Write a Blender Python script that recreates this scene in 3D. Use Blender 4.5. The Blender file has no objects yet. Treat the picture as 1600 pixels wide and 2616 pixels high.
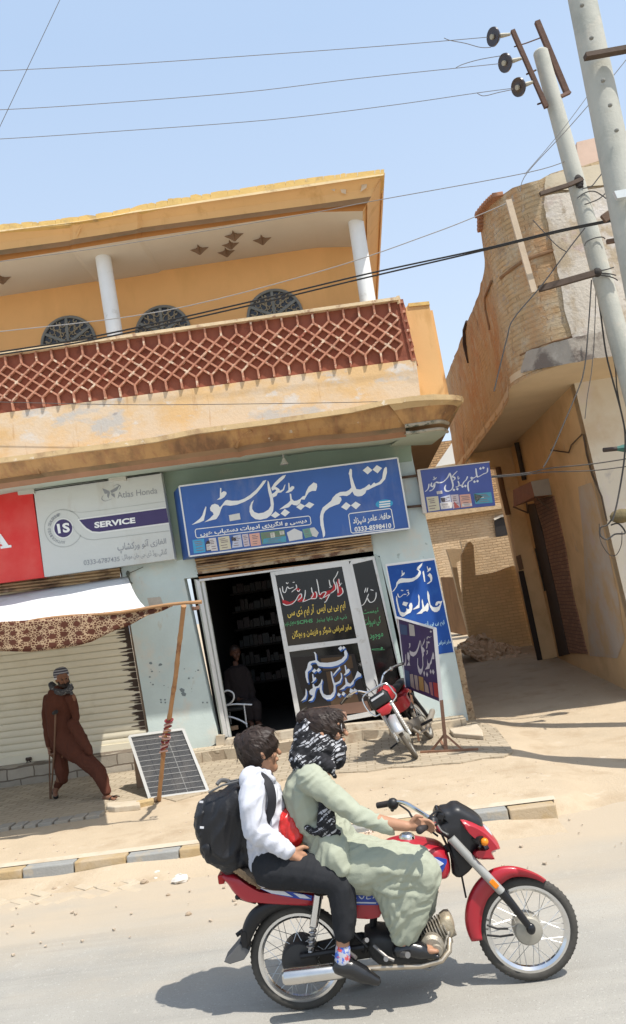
import bpy, bmesh, math, random, unicodedata
from mathutils import Vector, Matrix, noise as mnoise
S = bpy.context.scene
COL = S.collection
# ------------------------------------------------------------------ camera
F, W, H = 2000.0, 1600.0, 2616.0              # focal length and photo size in photo pixels
CAM = Vector((0, -12.0, 2.15))
yaw, pitch, roll = math.radians(2.6), math.radians(6.7), math.radians(8.3)
FW = Vector((-math.sin(yaw)*math.cos(pitch), math.cos(yaw)*math.cos(pitch), math.sin(pitch)))
R0 = FW.cross(Vector((0, 0, 1))).normalized(); U0 = R0.cross(FW)
CR = math.cos(roll)*R0 - math.sin(roll)*U0
CU = math.sin(roll)*R0 + math.cos(roll)*U0
cam = bpy.data.cameras.new('camera'); camo = bpy.data.objects.new('camera', cam); COL.objects.link(camo)
camo.matrix_world = Matrix(((CR.x, CU.x, -FW.x, CAM.x), (CR.y, CU.y, -FW.y, CAM.y), (CR.z, CU.z, -FW.z, CAM.z), (0, 0, 0, 1)))
cam.sensor_fit = 'VERTICAL'; cam.sensor_height = 24; cam.lens = F*24/H; cam.clip_start = 0.1; cam.clip_end = 3000
S.camera = camo
# ------------------------------------------------------------------ sky, sun, exposure
SUN = Vector((0.42, -0.352, 1)).normalized()
world = bpy.data.worlds.new('World'); S.world = world; world.use_nodes = True
wn = world.node_tree; sky = wn.nodes.new('ShaderNodeTexSky'); sky.sky_type = 'NISHITA'; sky.sun_disc = False
sky.sun_elevation = math.asin(SUN.z); sky.sun_rotation = math.atan2(SUN.x, SUN.y)
sky.altitude = 100; sky.air_density = 1.0; sky.dust_density = 3.0; sky.ozone_density = 2.0
pale = wn.nodes.new('ShaderNodeMix'); pale.data_type = 'RGBA'; pale.inputs[0].default_value = 0.62; wn.links.new(sky.outputs[0], pale.inputs[6]); hz_c = wn.nodes.new('ShaderNodeTexCoord'); hz_s = wn.nodes.new('ShaderNodeSeparateXYZ'); wn.links.new(hz_c.outputs['Generated'], hz_s.inputs[0])   # hot pale haze, whiter towards the horizon
hz_r = wn.nodes.new('ShaderNodeMapRange'); hz_r.inputs[1].default_value = 0.20; hz_r.inputs[2].default_value = 0.62; wn.links.new(hz_s.outputs[2], hz_r.inputs[0])
hz_m = wn.nodes.new('ShaderNodeMix'); hz_m.data_type = 'RGBA'; wn.links.new(hz_r.outputs[0], hz_m.inputs[0]); hz_m.inputs[6].default_value = (4.9, 5.6, 6.4, 1); hz_m.inputs[7].default_value = (3.55, 4.6, 6.05, 1); wn.links.new(hz_m.outputs[2], pale.inputs[7])
wn.links.new(pale.outputs[2], wn.nodes['Background'].inputs[0]); wn.nodes['Background'].inputs[1].default_value = 0.148
sl = bpy.data.lights.new('sun', 'SUN'); sl.energy = 4.3; sl.angle = math.radians(0.55); sl.color = (1, 0.95, 0.87)
so = bpy.data.objects.new('sun', sl); COL.objects.link(so); so.rotation_euler = SUN.to_track_quat('Z', 'Y').to_euler()
S.view_settings.view_transform = 'Standard'; S.view_settings.look = 'None'; S.view_settings.exposure = 0.38; S.view_settings.gamma = 1
S.cycles.max_bounces = 6; S.cycles.diffuse_bounces = 4; S.cycles.glossy_bounces = 3; S.cycles.transmission_bounces = 4
# ------------------------------------------------------------------ pixels to places: a pixel of the photo on a plane that stands in the street
def ray(px, py): return FW*F + CR*(px-W/2) - CU*(py-H/2)
def Y(px, py, y):
    d = ray(px, py); return CAM + d*((y-CAM.y)/d.y)
def Z(px, py, z):
    d = ray(px, py); return CAM + d*((z-CAM.z)/d.z)
def PL(px, py, p0, n):
    d = ray(px, py); return CAM + d*((Vector(p0)-CAM).dot(n)/d.dot(n))
def zm(sc, ox, oy): return lambda x, y: (ox+x/sc, oy+y/sc)
z1 = zm(1.884, 0, 400); z2 = zm(1.884, 800, 400); z3 = zm(2.153, 0, 1000); z4 = zm(2.153, 400, 1100)
z5 = zm(2.153, 900, 1000); z6 = zm(2.512, 0, 1450); z7 = zm(2.0093, 500, 1350); zB = zm(1.4352, 450, 1750)
zt = zm(3.349, 1150, 0); zu = zm(3.014, 1100, 400); zv = zm(3.014, 1100, 950); zw = zm(3.014, 1100, 1350)
zk = zm(2.512, 0, 1900); zp = zm(4.306, 900, 1650); zr = zm(3.349, 480, 1800); zf = zm(2.644, 930, 2000)
zs1 = zm(4.709, 440, 1160); zs2 = zm(4.709, 740, 1150); zg = zm(5.197, 690, 1440); zh = zm(5.796, 740, 1620)
zP = zm(7.535, 980, 1420); zS = zm(6.85, 1060, 1170); zA = zm(3.966, 80, 1220); zBn = zm(10.714, 1000, 1570)
def lerp(a, b, t): return tuple(x+(y-x)*t for x, y in zip(a, b))
def quad(TL, TR, BR, BL): return lambda u, v: lerp(lerp(TL, TR, u), lerp(BL, BR, u), v)
def interp(pts, x):
    for (x0, y0), (x1, y1) in zip(pts, pts[1:]):
        if x <= x1 or (x1, y1) == pts[-1]: return y0+(y1-y0)*(x-x0)/(x1-x0)
# ------------------------------------------------------------------ materials
MATS = {}
def mat(name, col, rough=0.8, var=0.12, vs=3.0, bump=0.15, bs=60.0, metal=0.0, spec=0.3, patches=(), coat=0, brick=None, stretch=(1, 1, 1), emit=None):
    """plain colour + value noise + shaped patches (colour, scale, low, high, stretch, detail) + bump; brick=(w, h, mortar colour, gap, axis, var)"""
    if name in MATS: return MATS[name]
    m = bpy.data.materials.new(name); m.use_nodes = True; nt = m.node_tree; N = nt.nodes; L = nt.links
    b = N['Principled BSDF']; b.inputs['Roughness'].default_value = rough; b.inputs['Metallic'].default_value = metal
    b.inputs['Specular IOR Level'].default_value = spec; b.inputs['Coat Weight'].default_value = coat
    tc = N.new('ShaderNodeTexCoord')
    def noi(scale, st=(1, 1, 1), det=6, seed=0):
        mp = N.new('ShaderNodeMapping'); mp.inputs['Scale'].default_value = st; mp.inputs['Location'].default_value = (seed*3.1, seed*1.7, seed*2.3)
        L.new(tc.outputs['Object'], mp.inputs[0]); n = N.new('ShaderNodeTexNoise'); n.inputs['Scale'].default_value = scale
        n.inputs['Detail'].default_value = det; n.inputs['Roughness'].default_value = 0.62; L.new(mp.outputs[0], n.inputs[0]); return n.outputs[0]
    def ramp(sock, lo, hi):
        r = N.new('ShaderNodeMapRange'); r.inputs[1].default_value = lo; r.inputs[2].default_value = hi; r.clamp = True; L.new(sock, r.inputs[0]); return r.outputs[0]
    def mix(f, a, c):
        x = N.new('ShaderNodeMix'); x.data_type = 'RGBA'
        for s, v in ((x.inputs[0], f), (x.inputs[6], a), (x.inputs[7], c)):
            if hasattr(v, 'node'): L.new(v, s)
            else: s.default_value = v if isinstance(v, float) else (*v, 1)
        return x.outputs[2]
    cur = mix(ramp(noi(vs, stretch), 0.25, 0.75), tuple(c*(1-var) for c in col), tuple(min(1, c*(1+var)) for c in col))
    bsock = None
    if brick:
        w, h, mc, gap, ax, bv = brick
        sp = N.new('ShaderNodeSeparateXYZ'); L.new(tc.outputs['Object'], sp.inputs[0]); cb = N.new('ShaderNodeCombineXYZ')
        if ax == 'd':
            ad_ = N.new('ShaderNodeMath'); L.new(sp.outputs[0], ad_.inputs[0]); L.new(sp.outputs[1], ad_.inputs[1]); L.new(ad_.outputs[0], cb.inputs[0]); L.new(sp.outputs[2], cb.inputs[1])
        elif ax == 'xy': L.new(sp.outputs[0], cb.inputs[0]); L.new(sp.outputs[1], cb.inputs[1])
        else:
            L.new(sp.outputs[0 if ax == 'x' else 1], cb.inputs[0]); L.new(sp.outputs[2], cb.inputs[1])
        wob = N.new('ShaderNodeVectorMath'); wob.operation = 'ADD'; wn_ = N.new('ShaderNodeTexNoise'); wn_.inputs['Scale'].default_value = 3
        ws = N.new('ShaderNodeVectorMath'); ws.operation = 'SCALE'; ws.inputs[3].default_value = h*0.5; L.new(tc.outputs['Object'], wn_.inputs[0]); L.new(wn_.outputs[1], ws.inputs[0])
        L.new(cb.outputs[0], wob.inputs[0]); L.new(ws.outputs[0], wob.inputs[1])
        bt = N.new('ShaderNodeTexBrick'); bt.inputs['Scale'].default_value = 1; bt.inputs['Brick Width'].default_value = w; bt.inputs['Row Height'].default_value = h
        bt.inputs['Mortar Size'].default_value = gap; bt.inputs['Mortar Smooth'].default_value = 0.3; bt.inputs['Bias'].default_value = 0
        bt.inputs['Color1'].default_value = (1-bv,)*3+(1,); bt.inputs['Color2'].default_value = (1+bv,)*3+(1,); bt.inputs['Mortar'].default_value = (1, 1, 1, 1)
        L.new(wob.outputs[0], bt.inputs[0])
        mu = N.new('ShaderNodeMix'); mu.data_type = 'RGBA'; mu.blend_type = 'MULTIPLY'; mu.inputs[0].default_value = 1; L.new(cur, mu.inputs[6]); L.new(bt.outputs[0], mu.inputs[7])
        cur = mix(bt.outputs[1], mu.outputs[2], mc); bsock = bt.outputs[1]
    for i, p in enumerate(patches):
        pc, ps, lo, hi = p[:4]; st = p[4] if len(p) > 4 else (1, 1, 1); det = p[5] if len(p) > 5 else 8
        cur = mix(ramp(noi(ps, st, det, i+1), lo, hi), cur, pc)
    L.new(cur, b.inputs['Base Color'])
    if bump:
        bp = N.new('ShaderNodeBump'); bp.inputs['Strength'].default_value = bump; bp.inputs['Distance'].default_value = 0.02
        hsock = noi(bs, (1, 1, 1), 5, 9)
        if bsock:
            su = N.new('ShaderNodeMath'); su.operation = 'SUBTRACT'; L.new(hsock, su.inputs[0]); L.new(bsock, su.inputs[1]); hsock = su.outputs[0]
        L.new(hsock, bp.inputs['Height']); L.new(bp.outputs[0], b.inputs['Normal'])
    MATS[name] = m; return m
def plain(name, col, rough=0.5, metal=0.0, spec=0.4, coat=0, var=0.05): return mat(name, col, rough, var, 8, 0, 1, metal, spec, coat=coat)
# ------------------------------------------------------------------ mesh builder
ORG = {}
class MB:
    def __init__(s): s.v = []; s.f = []; s.mi = []; s.cur = 0
    def add(s, vs, fs):
        o = len(s.v); s.v += [Vector(p) for p in vs]; s.f += [[i+o for i in f] for f in fs]; s.mi += [s.cur]*len(fs); return s
    def poly(s, pts): return s.add(pts, [list(range(len(pts)))])
    def prism(s, pts, vec):
        n = len(pts); vec = Vector(vec); q = [Vector(p)+vec for p in pts]
        return s.add(list(pts)+q, [list(range(n)), list(range(2*n-1, n-1, -1))]+[[i, i+n, (i+1) % n+n, (i+1) % n] for i in range(n)])
    def box(s, c, sz, m=None):
        c = Vector(c); x, y, z = (k/2 for k in sz); vs = [Vector((a*x, b*y, d*z)) for a in (-1, 1) for b in (-1, 1) for d in (-1, 1)]
        if m: vs = [m @ v for v in vs]
        return s.add([c+v for v in vs], [[0, 1, 3, 2], [4, 6, 7, 5], [0, 4, 5, 1], [2, 3, 7, 6], [0, 2, 6, 4], [1, 5, 7, 3]])
    def beam(s, a, b, w, d, nrm=(0, -1, 0)):
        a, b = Vector(a), Vector(b); t = (b-a).normalized(); n = Vector(nrm); sd = t.cross(n).normalized()*w/2; n = sd.cross(t).normalized()*d/2
        vs = [p+i*sd+j*n for p in (a, b) for i, j in ((-1, -1), (1, -1), (1, 1), (-1, 1))]
        return s.add(vs, [[0, 1, 2, 3], [7, 6, 5, 4]]+[[i, i+4, (i+1) % 4+4, (i+1) % 4] for i in range(4)])
    def loft(s, rings, cap=True):
        n = len(rings[0]); o = len(s.v); fs = []
        for k in range(len(rings)-1):
            for i in range(n): fs.append([k*n+i, k*n+(i+1) % n, (k+1)*n+(i+1) % n, (k+1)*n+i])
        if cap: fs += [list(range(n-1, -1, -1)), [(len(rings)-1)*n+i for i in range(n)]]
        return s.add([p for r in rings for p in r], fs)
    def strip(s, rows):
        n = len(rows[0]); return s.add([p for r in rows for p in r], [[k*n+i, k*n+i+1, (k+1)*n+i+1, (k+1)*n+i] for k in range(len(rows)-1) for i in range(n-1)])
    def tube(s, path, r, n=8, closed=False, sx=1.0, up=None):
        P = [Vector(p) for p in path]; k = len(P); rs = r if isinstance(r, (list, tuple)) else [r]*k; rings = []; u = None
        for i, p in enumerate(P):
            if closed: t = (P[(i+1) % k]-P[i-1]).normalized()
            else: t = (P[min(i+1, k-1)]-P[max(i-1, 0)]).normalized()
            if u is None:
                u = Vector(up) if up else (Vector((0, 0, 1)) if abs(t.z) < 0.9 else Vector((0, 1, 0)))
            u = (u-t*u.dot(t)); u = u.normalized() if u.length > 1e-6 else t.orthogonal().normalized(); w = t.cross(u)
            rings.append([p+(u*math.cos(a)+w*math.sin(a)*sx)*rs[i] for a in (2*math.pi*j/n for j in range(n))])
        if closed: return s.loft(rings+[rings[0]], False)
        return s.loft(rings)
    def ball(s, c, r, n=12, m=8):
        c = Vector(c); rx, ry, rz = r if isinstance(r, (tuple, list)) else (r, r, r); rings = []
        for i in range(m+1):
            th = math.pi*(0.02+0.96*i/m); rings.append([c+Vector((rx*math.sin(th)*math.cos(2*math.pi*j/n), ry*math.sin(th)*math.sin(2*math.pi*j/n), -rz*math.cos(th))) for j in range(n)])
        return s.loft(rings)
    def lathe(s, prof, o, ax, n=16):
        o, ax = Vector(o), Vector(ax).normalized(); u = ax.orthogonal().normalized(); w = ax.cross(u)
        return s.loft([[o+ax*h+(u*math.cos(a)+w*math.sin(a))*r for a in (2*math.pi*j/n for j in range(n))] for r, h in prof])
    def pillow(s, pts, vec, prof=((-1, .75), (-.8, .93), (0, 1), (.8, .93), (1, .75))):
        vec = Vector(vec); c = sum((Vector(p) for p in pts), Vector())/len(pts)
        return s.loft([[c+(Vector(p)-c)*k+vec*h for p in pts] for h, k in prof])
    def build(s, name, m, parent=None, smooth=False, bevel=0.0, sharp=35):
        org = ORG[parent.name] if parent else Vector()
        if parent is None:
            xs = [v for v in s.v]; lo = Vector((min(v.x for v in xs), min(v.y for v in xs), min(v.z for v in xs))); hi = Vector((max(v.x for v in xs), max(v.y for v in xs), max(v.z for v in xs)))
            org = Vector(((lo.x+hi.x)/2, (lo.y+hi.y)/2, lo.z))
        me = bpy.data.meshes.new(name); me.from_pydata([v-org for v in s.v], [], s.f)
        bm = bmesh.new(); bm.from_mesh(me); bmesh.ops.recalc_face_normals(bm, faces=bm.faces)
        bm.to_mesh(me); bm.free()
        ms = m if isinstance(m, (list, tuple)) else [m]
        for x in ms: me.materials.append(x)
        if len(ms) > 1: me.polygons.foreach_set('material_index', s.mi)
        if smooth:
            me.polygons.foreach_set('use_smooth', [True]*len(me.polygons)); me.set_sharp_from_angle(angle=math.radians(sharp))
        o = bpy.data.objects.new(name, me); COL.objects.link(o)
        if parent: o.parent = parent
        else: o.location = org
        ORG[o.name] = org
        if bevel:
            b = o.modifiers.new('bevel', 'BEVEL'); b.width = bevel; b.segments = 2; b.limit_method = 'ANGLE'; b.angle_limit = math.radians(40)
        return o
def tag(o, label=None, cat=None, group=None, kind=None):
    for k, v in (('label', label), ('category', cat), ('group', group), ('kind', kind)):
        if v: o[k] = v
    return o
def thing(name, loc, label, cat, group=None):
    o = bpy.data.objects.new(name, None); COL.objects.link(o); o.location = loc; o.empty_display_size = 0.1; ORG[o.name] = Vector(loc); return tag(o, label, cat, group)
def bake(o):                                   # apply the modifiers of o
    dg = bpy.context.evaluated_depsgraph_get(); me = bpy.data.meshes.new_from_object(o.evaluated_get(dg)); o.modifiers.clear(); o.data = me; return o
def cr(pts, n=6, closed=False):                # Catmull-Rom through points
    P = [Vector(p) for p in pts]; out = []; k = len(P)
    for i in range(k if closed else k-1):
        a, b, c, d = (P[(i-1) % k], P[i], P[(i+1) % k], P[(i+2) % k]) if closed else (P[max(i-1, 0)], P[i], P[i+1], P[min(i+2, k-1)])
        for j in range(n):
            t = j/n; out.append(0.5*((2*b)+(c-a)*t+(2*a-5*b+4*c-d)*t*t+(3*b-a-3*c+d)*t**3))
    if not closed: out.append(P[-1])
    return out
# ------------------------------------------------------------------ writing
ARAB = {}
for cp in list(range(0xFB50, 0xFDFF))+list(range(0xFE70, 0xFEFD)):
    d = unicodedata.decomposition(chr(cp)).split()
    if len(d) == 2 and d[0] in ('<isolated>', '<initial>', '<medial>', '<final>'): ARAB.setdefault(chr(int(d[1], 16)), {}).setdefault(d[0][1:-1], chr(cp))
def shape(t):                                  # Urdu: contextual forms, right to left
    out = []
    def joins(c): return c in ARAB and 'initial' in ARAB[c]
    for i, c in enumerate(t):
        if c not in ARAB: out.append(c); continue
        p = i > 0 and joins(t[i-1]); n = joins(c) and i+1 < len(t) and t[i+1] in ARAB and 'final' in ARAB[t[i+1]]
        f = 'medial' if p and n else 'final' if p else 'initial' if n else 'isolated'
        out.append(ARAB[c].get(f) or ARAB[c].get('isolated') or c)
    return ''.join(reversed(out))
def words(mb, txt, q, place, bold=0.0, urdu=False, shear=0.0):
    """lettering filled into the photo quad q, set on the surface place(px, py)"""
    c = bpy.data.curves.new('lettering', 'FONT'); c.body = shape(txt) if urdu else txt; c.size = 1; c.offset = bold; c.shear = shear; c.resolution_u = 3
    o = bpy.data.objects.new('lettering', c); COL.objects.link(o); dg = bpy.context.evaluated_depsgraph_get(); dg.update()
    me = bpy.data.meshes.new_from_object(o.evaluated_get(dg)); bpy.data.objects.remove(o); bpy.data.curves.remove(c)
    xs = [v.co.x for v in me.vertices]; ys = [v.co.y for v in me.vertices]; x0, x1, y0, y1 = min(xs), max(xs), min(ys), max(ys)
    mb.add([place(*q((v.co.x-x0)/(x1-x0), 1-(v.co.y-y0)/(y1-y0))) for v in me.vertices], [list(p.vertices) for p in me.polygons]); bpy.data.meshes.remove(me)
def pen(mb, pts, w, place, nib=-0.6, lo=0.35, n=5):
    """a brush stroke through photo pixels: broad or thin with its direction, like a reed pen"""
    P = cr([(x, y, 0) for x, y in pts], n); row = []
    for i, p in enumerate(P):
        t = (P[min(i+1, len(P)-1)]-P[max(i-1, 0)]); a = math.atan2(t.y, t.x); e = min(1, (i+1)/3, (len(P)-i)/3)
        k = w*(lo+(1-lo)*abs(math.sin(a-nib)))*0.5*(0.4+0.6*e); nx, ny = -math.sin(a)*k, math.cos(a)*k
        row.append((place(p.x+nx, p.y+ny), place(p.x-nx, p.y-ny)))
    mb.strip([[r[0] for r in row], [r[1] for r in row]])
def dot(mb, x, y, r, place): mb.poly([place(x+a*r, y+b*r) for a, b in ((-.2, -1), (1, -.2), (.2, 1), (-1, .2))])
def onpl(y): return lambda px, py: Y(px, py, y)
# ================================================================== materials
TEAL = mat('teal_plaster', (.55, .64, .62), .85, .10, 1.5, .12, 30, patches=[((.62, .63, .57), 2.2, .52, .66), ((.36, .43, .40), 9, .66, .72), ((.45, .40, .30), 5, .66, .8, (1, 1, .4))])
TEALSHADE = mat('shaded_teal_plaster', (.33, .42, .33), .85, .10, 1.5, .1, 30, patches=[((.40, .43, .33), 2.4, .55, .7)])
OCHRE = mat('ochre_plaster', (.70, .43, .19), .85, .08, 1.2, .08, 40, patches=[((.52, .29, .10), 3, .55, .75, (1, 1, .3))])
OCHREW = mat('ochre_wall', (.80, .45, .18), .85, .08, .8, .06, 40, patches=[((.68, .38, .14), 1.5, .5, .8, (1, 1, .3))])
PEEL = mat('peeling_ochre', (.60, .40, .20), .88, .12, 1.5, .25, 25, patches=[((.60, .47, .33), 1.5, .42, .56, (.7, 1, 1)), ((.58, .52, .45), 2.6, .57, .63, (.7, 1, 1.2), 12), ((.46, .43, .39), 1.8, .55, .62, (.6, 1, 1.3), 12), ((.33, .30, .28), 5, .66, .70, (.7, 1, 1.4), 12), ((.42, .23, .10), 4, .62, .75, (2, 1, .2))])
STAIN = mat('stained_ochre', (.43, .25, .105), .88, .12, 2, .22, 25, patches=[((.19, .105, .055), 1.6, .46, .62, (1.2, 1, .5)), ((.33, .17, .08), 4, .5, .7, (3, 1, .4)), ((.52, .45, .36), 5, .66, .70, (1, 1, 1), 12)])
YEDGE = mat('yellow_edge', (.64, .43, .15), .8, .1, 3, .3, 18, patches=[((.40, .28, .13), 4, .54, .70), ((.6, .5, .36), 7, .62, .68)])
TANE = mat('tan_edge', (.50, .36, .19), .85, .12, 3, .3, 18, patches=[((.36, .24, .13), 3, .52, .66, (1.5, 1, 1)), ((.62, .53, .40), 6, .60, .66)])
MOULD = mat('brown_moulding', (.27, .16, .08), .85, .15, 3, .15, 30, patches=[((.16, .12, .06), 3, .5, .7, (.5, 1, 1))])
ORANGE = mat('orange_moulding', (.42, .185, .055), .85, .12, 2, .1, 30)
CEIL = mat('ceiling_cream', (.60, .53, .43), .9, .06, 1, .05, 40)
WHITEP = mat('white_column', (.74, .75, .74), .7, .06, 2, .05, 30, patches=[((.5, .49, .45), 4, .6, .75)])
REDW = mat('red_panel', (.27, .085, .048), .8, .2, 2.5, .12, 40, patches=[((.17, .05, .03), 5, .55, .7)])
REDL = mat('red_lattice', (.44, .20, .125), .8, .2, 9, .25, 40, patches=[((.66, .50, .36), 10, .54, .62, (1, 1, 1), 12), ((.30, .09, .055), 7, .60, .66)])
RUSTSH = mat('shutter_box', (.46, .31, .165), .75, .2, 3, .2, 40, patches=[((.16, .095, .055), 3, .5, .62, (1, 1, 4)), ((.45, .36, .25), 4, .6, .7)])
SHUT = mat('cream_shutter', (.72, .66, .51), .6, .06, 1.2, .08, 40, spec=.4, patches=[((.56, .49, .34), 1.2, .55, .75), ((.10, .075, .055), 14, .72, .75)])
RUSTD = plain('dark_rust', (.06, .04, .03), .8)
ALU = mat('grey_aluminium', (.66, .66, .64), .45, .06, 3, .03, 40, .3, .5, patches=[((.40, .37, .32), 5, .6, .75)])
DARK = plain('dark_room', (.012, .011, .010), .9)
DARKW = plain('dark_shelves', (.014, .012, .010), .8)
GLASS = mat('dark_glass', (.012, .012, .012), .08, 0, 1, 0, 1, 0, .5)
IRON = mat('rusty_iron', (.12, .075, .05), .75, .25, 8, .2, 60)
SIGNW = mat('sign_white', (.70, .70, .66), .5, .03, 1, 0)
# ================================================================== setting: ground, road, pavement
def dusty(name, base, dust, y0, y1, bump=.25, brick=None, bs=120, base2=None, extra=()):
    m = mat(name, base, .95, .12, 1.3, bump, bs, brick=brick, spec=.15, patches=[(base2 or dust, 9, .62, .7)]+list(extra)); nt = m.node_tree; N, L = nt.nodes, nt.links
    b = N['Principled BSDF']; src = b.inputs['Base Color'].links[0].from_socket; tc = N.new('ShaderNodeTexCoord'); n = N.new('ShaderNodeTexNoise'); n.inputs['Scale'].default_value = .9; n.inputs['Detail'].default_value = 9; n.inputs['Roughness'].default_value = .65
    mp = N.new('ShaderNodeMapping'); mp.inputs['Scale'].default_value = (.45, 1.3, 1); L.new(tc.outputs['Object'], mp.inputs[0]); L.new(mp.outputs[0], n.inputs[0])
    sp = N.new('ShaderNodeSeparateXYZ'); L.new(tc.outputs['Object'], sp.inputs[0])
    r = N.new('ShaderNodeMapRange'); r.inputs[1].default_value = y0; r.inputs[2].default_value = y1; r.clamp = False; L.new(sp.outputs[1], r.inputs[0])
    ad = N.new('ShaderNodeMath'); ad.operation = 'MULTIPLY_ADD'; ad.inputs[1].default_value = 1.9; ad.inputs[2].default_value = -.95; L.new(n.outputs[0], ad.inputs[0])
    su = N.new('ShaderNodeMath'); su.operation = 'ADD'; su.use_clamp = True; L.new(ad.outputs[0], su.inputs[0]); L.new(r.outputs[0], su.inputs[1])
    x = N.new('ShaderNodeMix'); x.data_type = 'RGBA'; L.new(su.outputs[0], x.inputs[0]); L.new(src, x.inputs[6]); x.inputs[7].default_value = (*dust, 1); L.new(x.outputs[2], b.inputs['Base Color']); return m
SAND = (.45, .365, .26)
GRND = mat('sandy_ground', SAND, .95, .10, 1.1, .5, 35, spec=.1, patches=[((.38, .295, .20), 2.2, .52, .70), ((.49, .41, .31), 5, .6, .72), ((.30, .23, .16), 40, .70, .74)])
ROADM = dusty('road_surface', (.335, .32, .285), (.45, .375, .28), -6.9, -5.3, .45, bs=170, base2=(.38, .36, .32), extra=[((.40, .38, .335), 1.0, .50, .72, (.12, 1.6, 1)), ((.27, .26, .235), 1.6, .56, .74, (.10, 2.2, 1)), ((.24, .23, .205), 95, .58, .66), ((.46, .44, .395), 75, .60, .68)])
g = MB(); g.poly([(-400, -150, -.06), (400, -150, -.06), (400, 700, -.06), (-400, 700, -.06)]); o = g.build('ground', GRND); o['kind'] = 'structure'
g = MB(); g.poly([(-150, -30, 0), (150, -30, 0), (150, -4.4, 0), (-150, -4.4, 0)]); o = g.build('road', ROADM)
o.location = (0, 0, 0); o.data.transform(Matrix.Translation(ORG[o.name])); ORG[o.name] = Vector(); o['kind'] = 'structure'
ky = lambda x: -4.60-.033*(x+1.5)
def gz(x, y):                                  # height of the sandy verge and alley floor
    side = 1/(1+math.exp((x-1.75-.06*math.sin(y*3))*9)); h = .115*side+.02*(1-side)
    if y > -.6: h += .046*(y+.6)*(1-side)
    k = min(1, max(0, (y-ky(x)-.02)/.06 if side > .5 else (y+4.9)/1.2)); n = mnoise.noise((x*1.3, y*1.3, 0))*.014+mnoise.noise((x*5, y*5, 3))*.007
    return (h+n+.012)*k-.02*(1-k)
rows = []
ys = [-4.9+i*.11 for i in range(64)]+[2.2+i*.5 for i in range(60)]
xs = [-16+i*.5 for i in range(16)]+[-8+i*.12 for i in range(134)]+[8.2+i*.7 for i in range(14)]
for y in ys: rows.append([(x, y, gz(x, y)) for x in xs])
o = MB().strip(rows).build('sandy_verge', GRND, smooth=True, sharp=80); o['kind'] = 'structure'
# kerb: concrete blocks painted yellow and grey by turns, part of them sunk in the dust
KY = mat('kerb_yellow', (.38, .275, .145), .9, .1, 4, .3, 40, patches=[((.40, .315, .21), 4, .42, .62)])
KG = mat('kerb_grey', (.27, .27, .255), .9, .1, 4, .3, 40, patches=[((.40, .325, .22), 4, .52, .70)])
KT = mat('kerb_concrete', (.50, .43, .33), .9, .1, 2, .3, 40, patches=[((.42, .33, .22), 3, .5, .7)])
x = -13.0
pts = [(-13, 0), (1.42, 0)]
kb = MB(); n = 0
while x < 1.35:
    w = .50; x1 = min(x+w, 1.42)
    rnd = random.Random(n); dz = rnd.uniform(-.004, .004); dy = rnd.uniform(-.008, .008)
    kb.cur = n % 2
    kb.prism([(x+.006, ky(x)-.07+dy, -.05), (x1-.006, ky(x1)-.07+dy, -.05), (x1-.006, ky(x1)-.055+dy, .125+dz), (x+.006, ky(x)-.055+dy, .125+dz)], (0, .13, 0)); x += w; n += 1
kb.mi = kb.mi
o = kb.build('kerb', [KY, KG], bevel=.012); o['kind'] = 'structure'
tp = MB().strip([[(xx, ky(xx)+.07, .128) for xx in (-13, -8, -4, 0, 1.45)], [(xx, ky(xx)+.17, .136) for xx in (-13, -8, -4, 0, 1.45)], [(xx, ky(xx)+.20, .10) for xx in (-13, -8, -4, 0, 1.45)]])
o = tp.build('kerb_edging', KT); o['kind'] = 'structure'
bank = [[], [], []]                              # dust banked against the foot of the kerb
for i in range(120):
    x = -13+i*.121
    for r_, (dy, h) in zip(bank, ((-.55, -.006), (-.22, .03), (-.055, .062))): r_.append((x, ky(x)+dy+.05*mnoise.noise((x*2, dy*9, 1)), h*(1+.9*mnoise.noise((x*1.1, dy*3, 2)))*(1 if x < .9 else max(.1, 1-(x-.9)/.6))))
o = MB().strip(bank).build('roadside_dust', GRND, smooth=True, sharp=180); o['kind'] = 'structure'
# brick paving in front of the shops: ragged outer edge, an upright border course on the left
PAVG = dusty('paving_bricks', (.415, .35, .26), (.45, .37, .265), -1.5, -3.4, .6, brick=(.22, .11, (.25, .20, .135), .008, 'xy', .13), base2=(.31, .27, .22))
rng = random.Random(5); edge = [(-12, -2.72)]; x = -12
while x < 1.45:
    x += rng.uniform(.12, .4); edge.append((x, (-2.78 if x < -3.3 else -2.55-.1*math.sin(x*1.7))+rng.choice((0, 0, .1, .2, -.08))*(.3 if x < -3.3 else 1)))
top = [(1.5, -2.2), (1.55, -.9), (1.3, -.02), (-12, -.02)]
pv = MB(); loop = [Vector((a, b, .142)) for a, b in edge+top]; pv.prism(loop, (0, 0, -.05))
o = pv.build('paving', PAVG); o.data.transform(Matrix.Translation(ORG[o.name])); o.location = (0, 0, 0); ORG[o.name] = Vector(); o['kind'] = 'structure'
PB = mat('border_paver', (.34, .31, .26), .95, .12, 6, .35, 60, patches=[(SAND, 3, .5, .75)])
bp = MB(); x = -9.0
while x < -3.3:
    w = rng.uniform(.15, .19); bp.box((x+w/2, -2.90+rng.uniform(-.015, .015), .118+rng.uniform(-.006, .006)), (w-.025, .21, .09)); x += w
o = bp.build('paving_border', PB, bevel=.008); o['kind'] = 'structure'
bp = MB()                                       # herringbone patch of old bricks in the roadside dust, below the kerb
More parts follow.
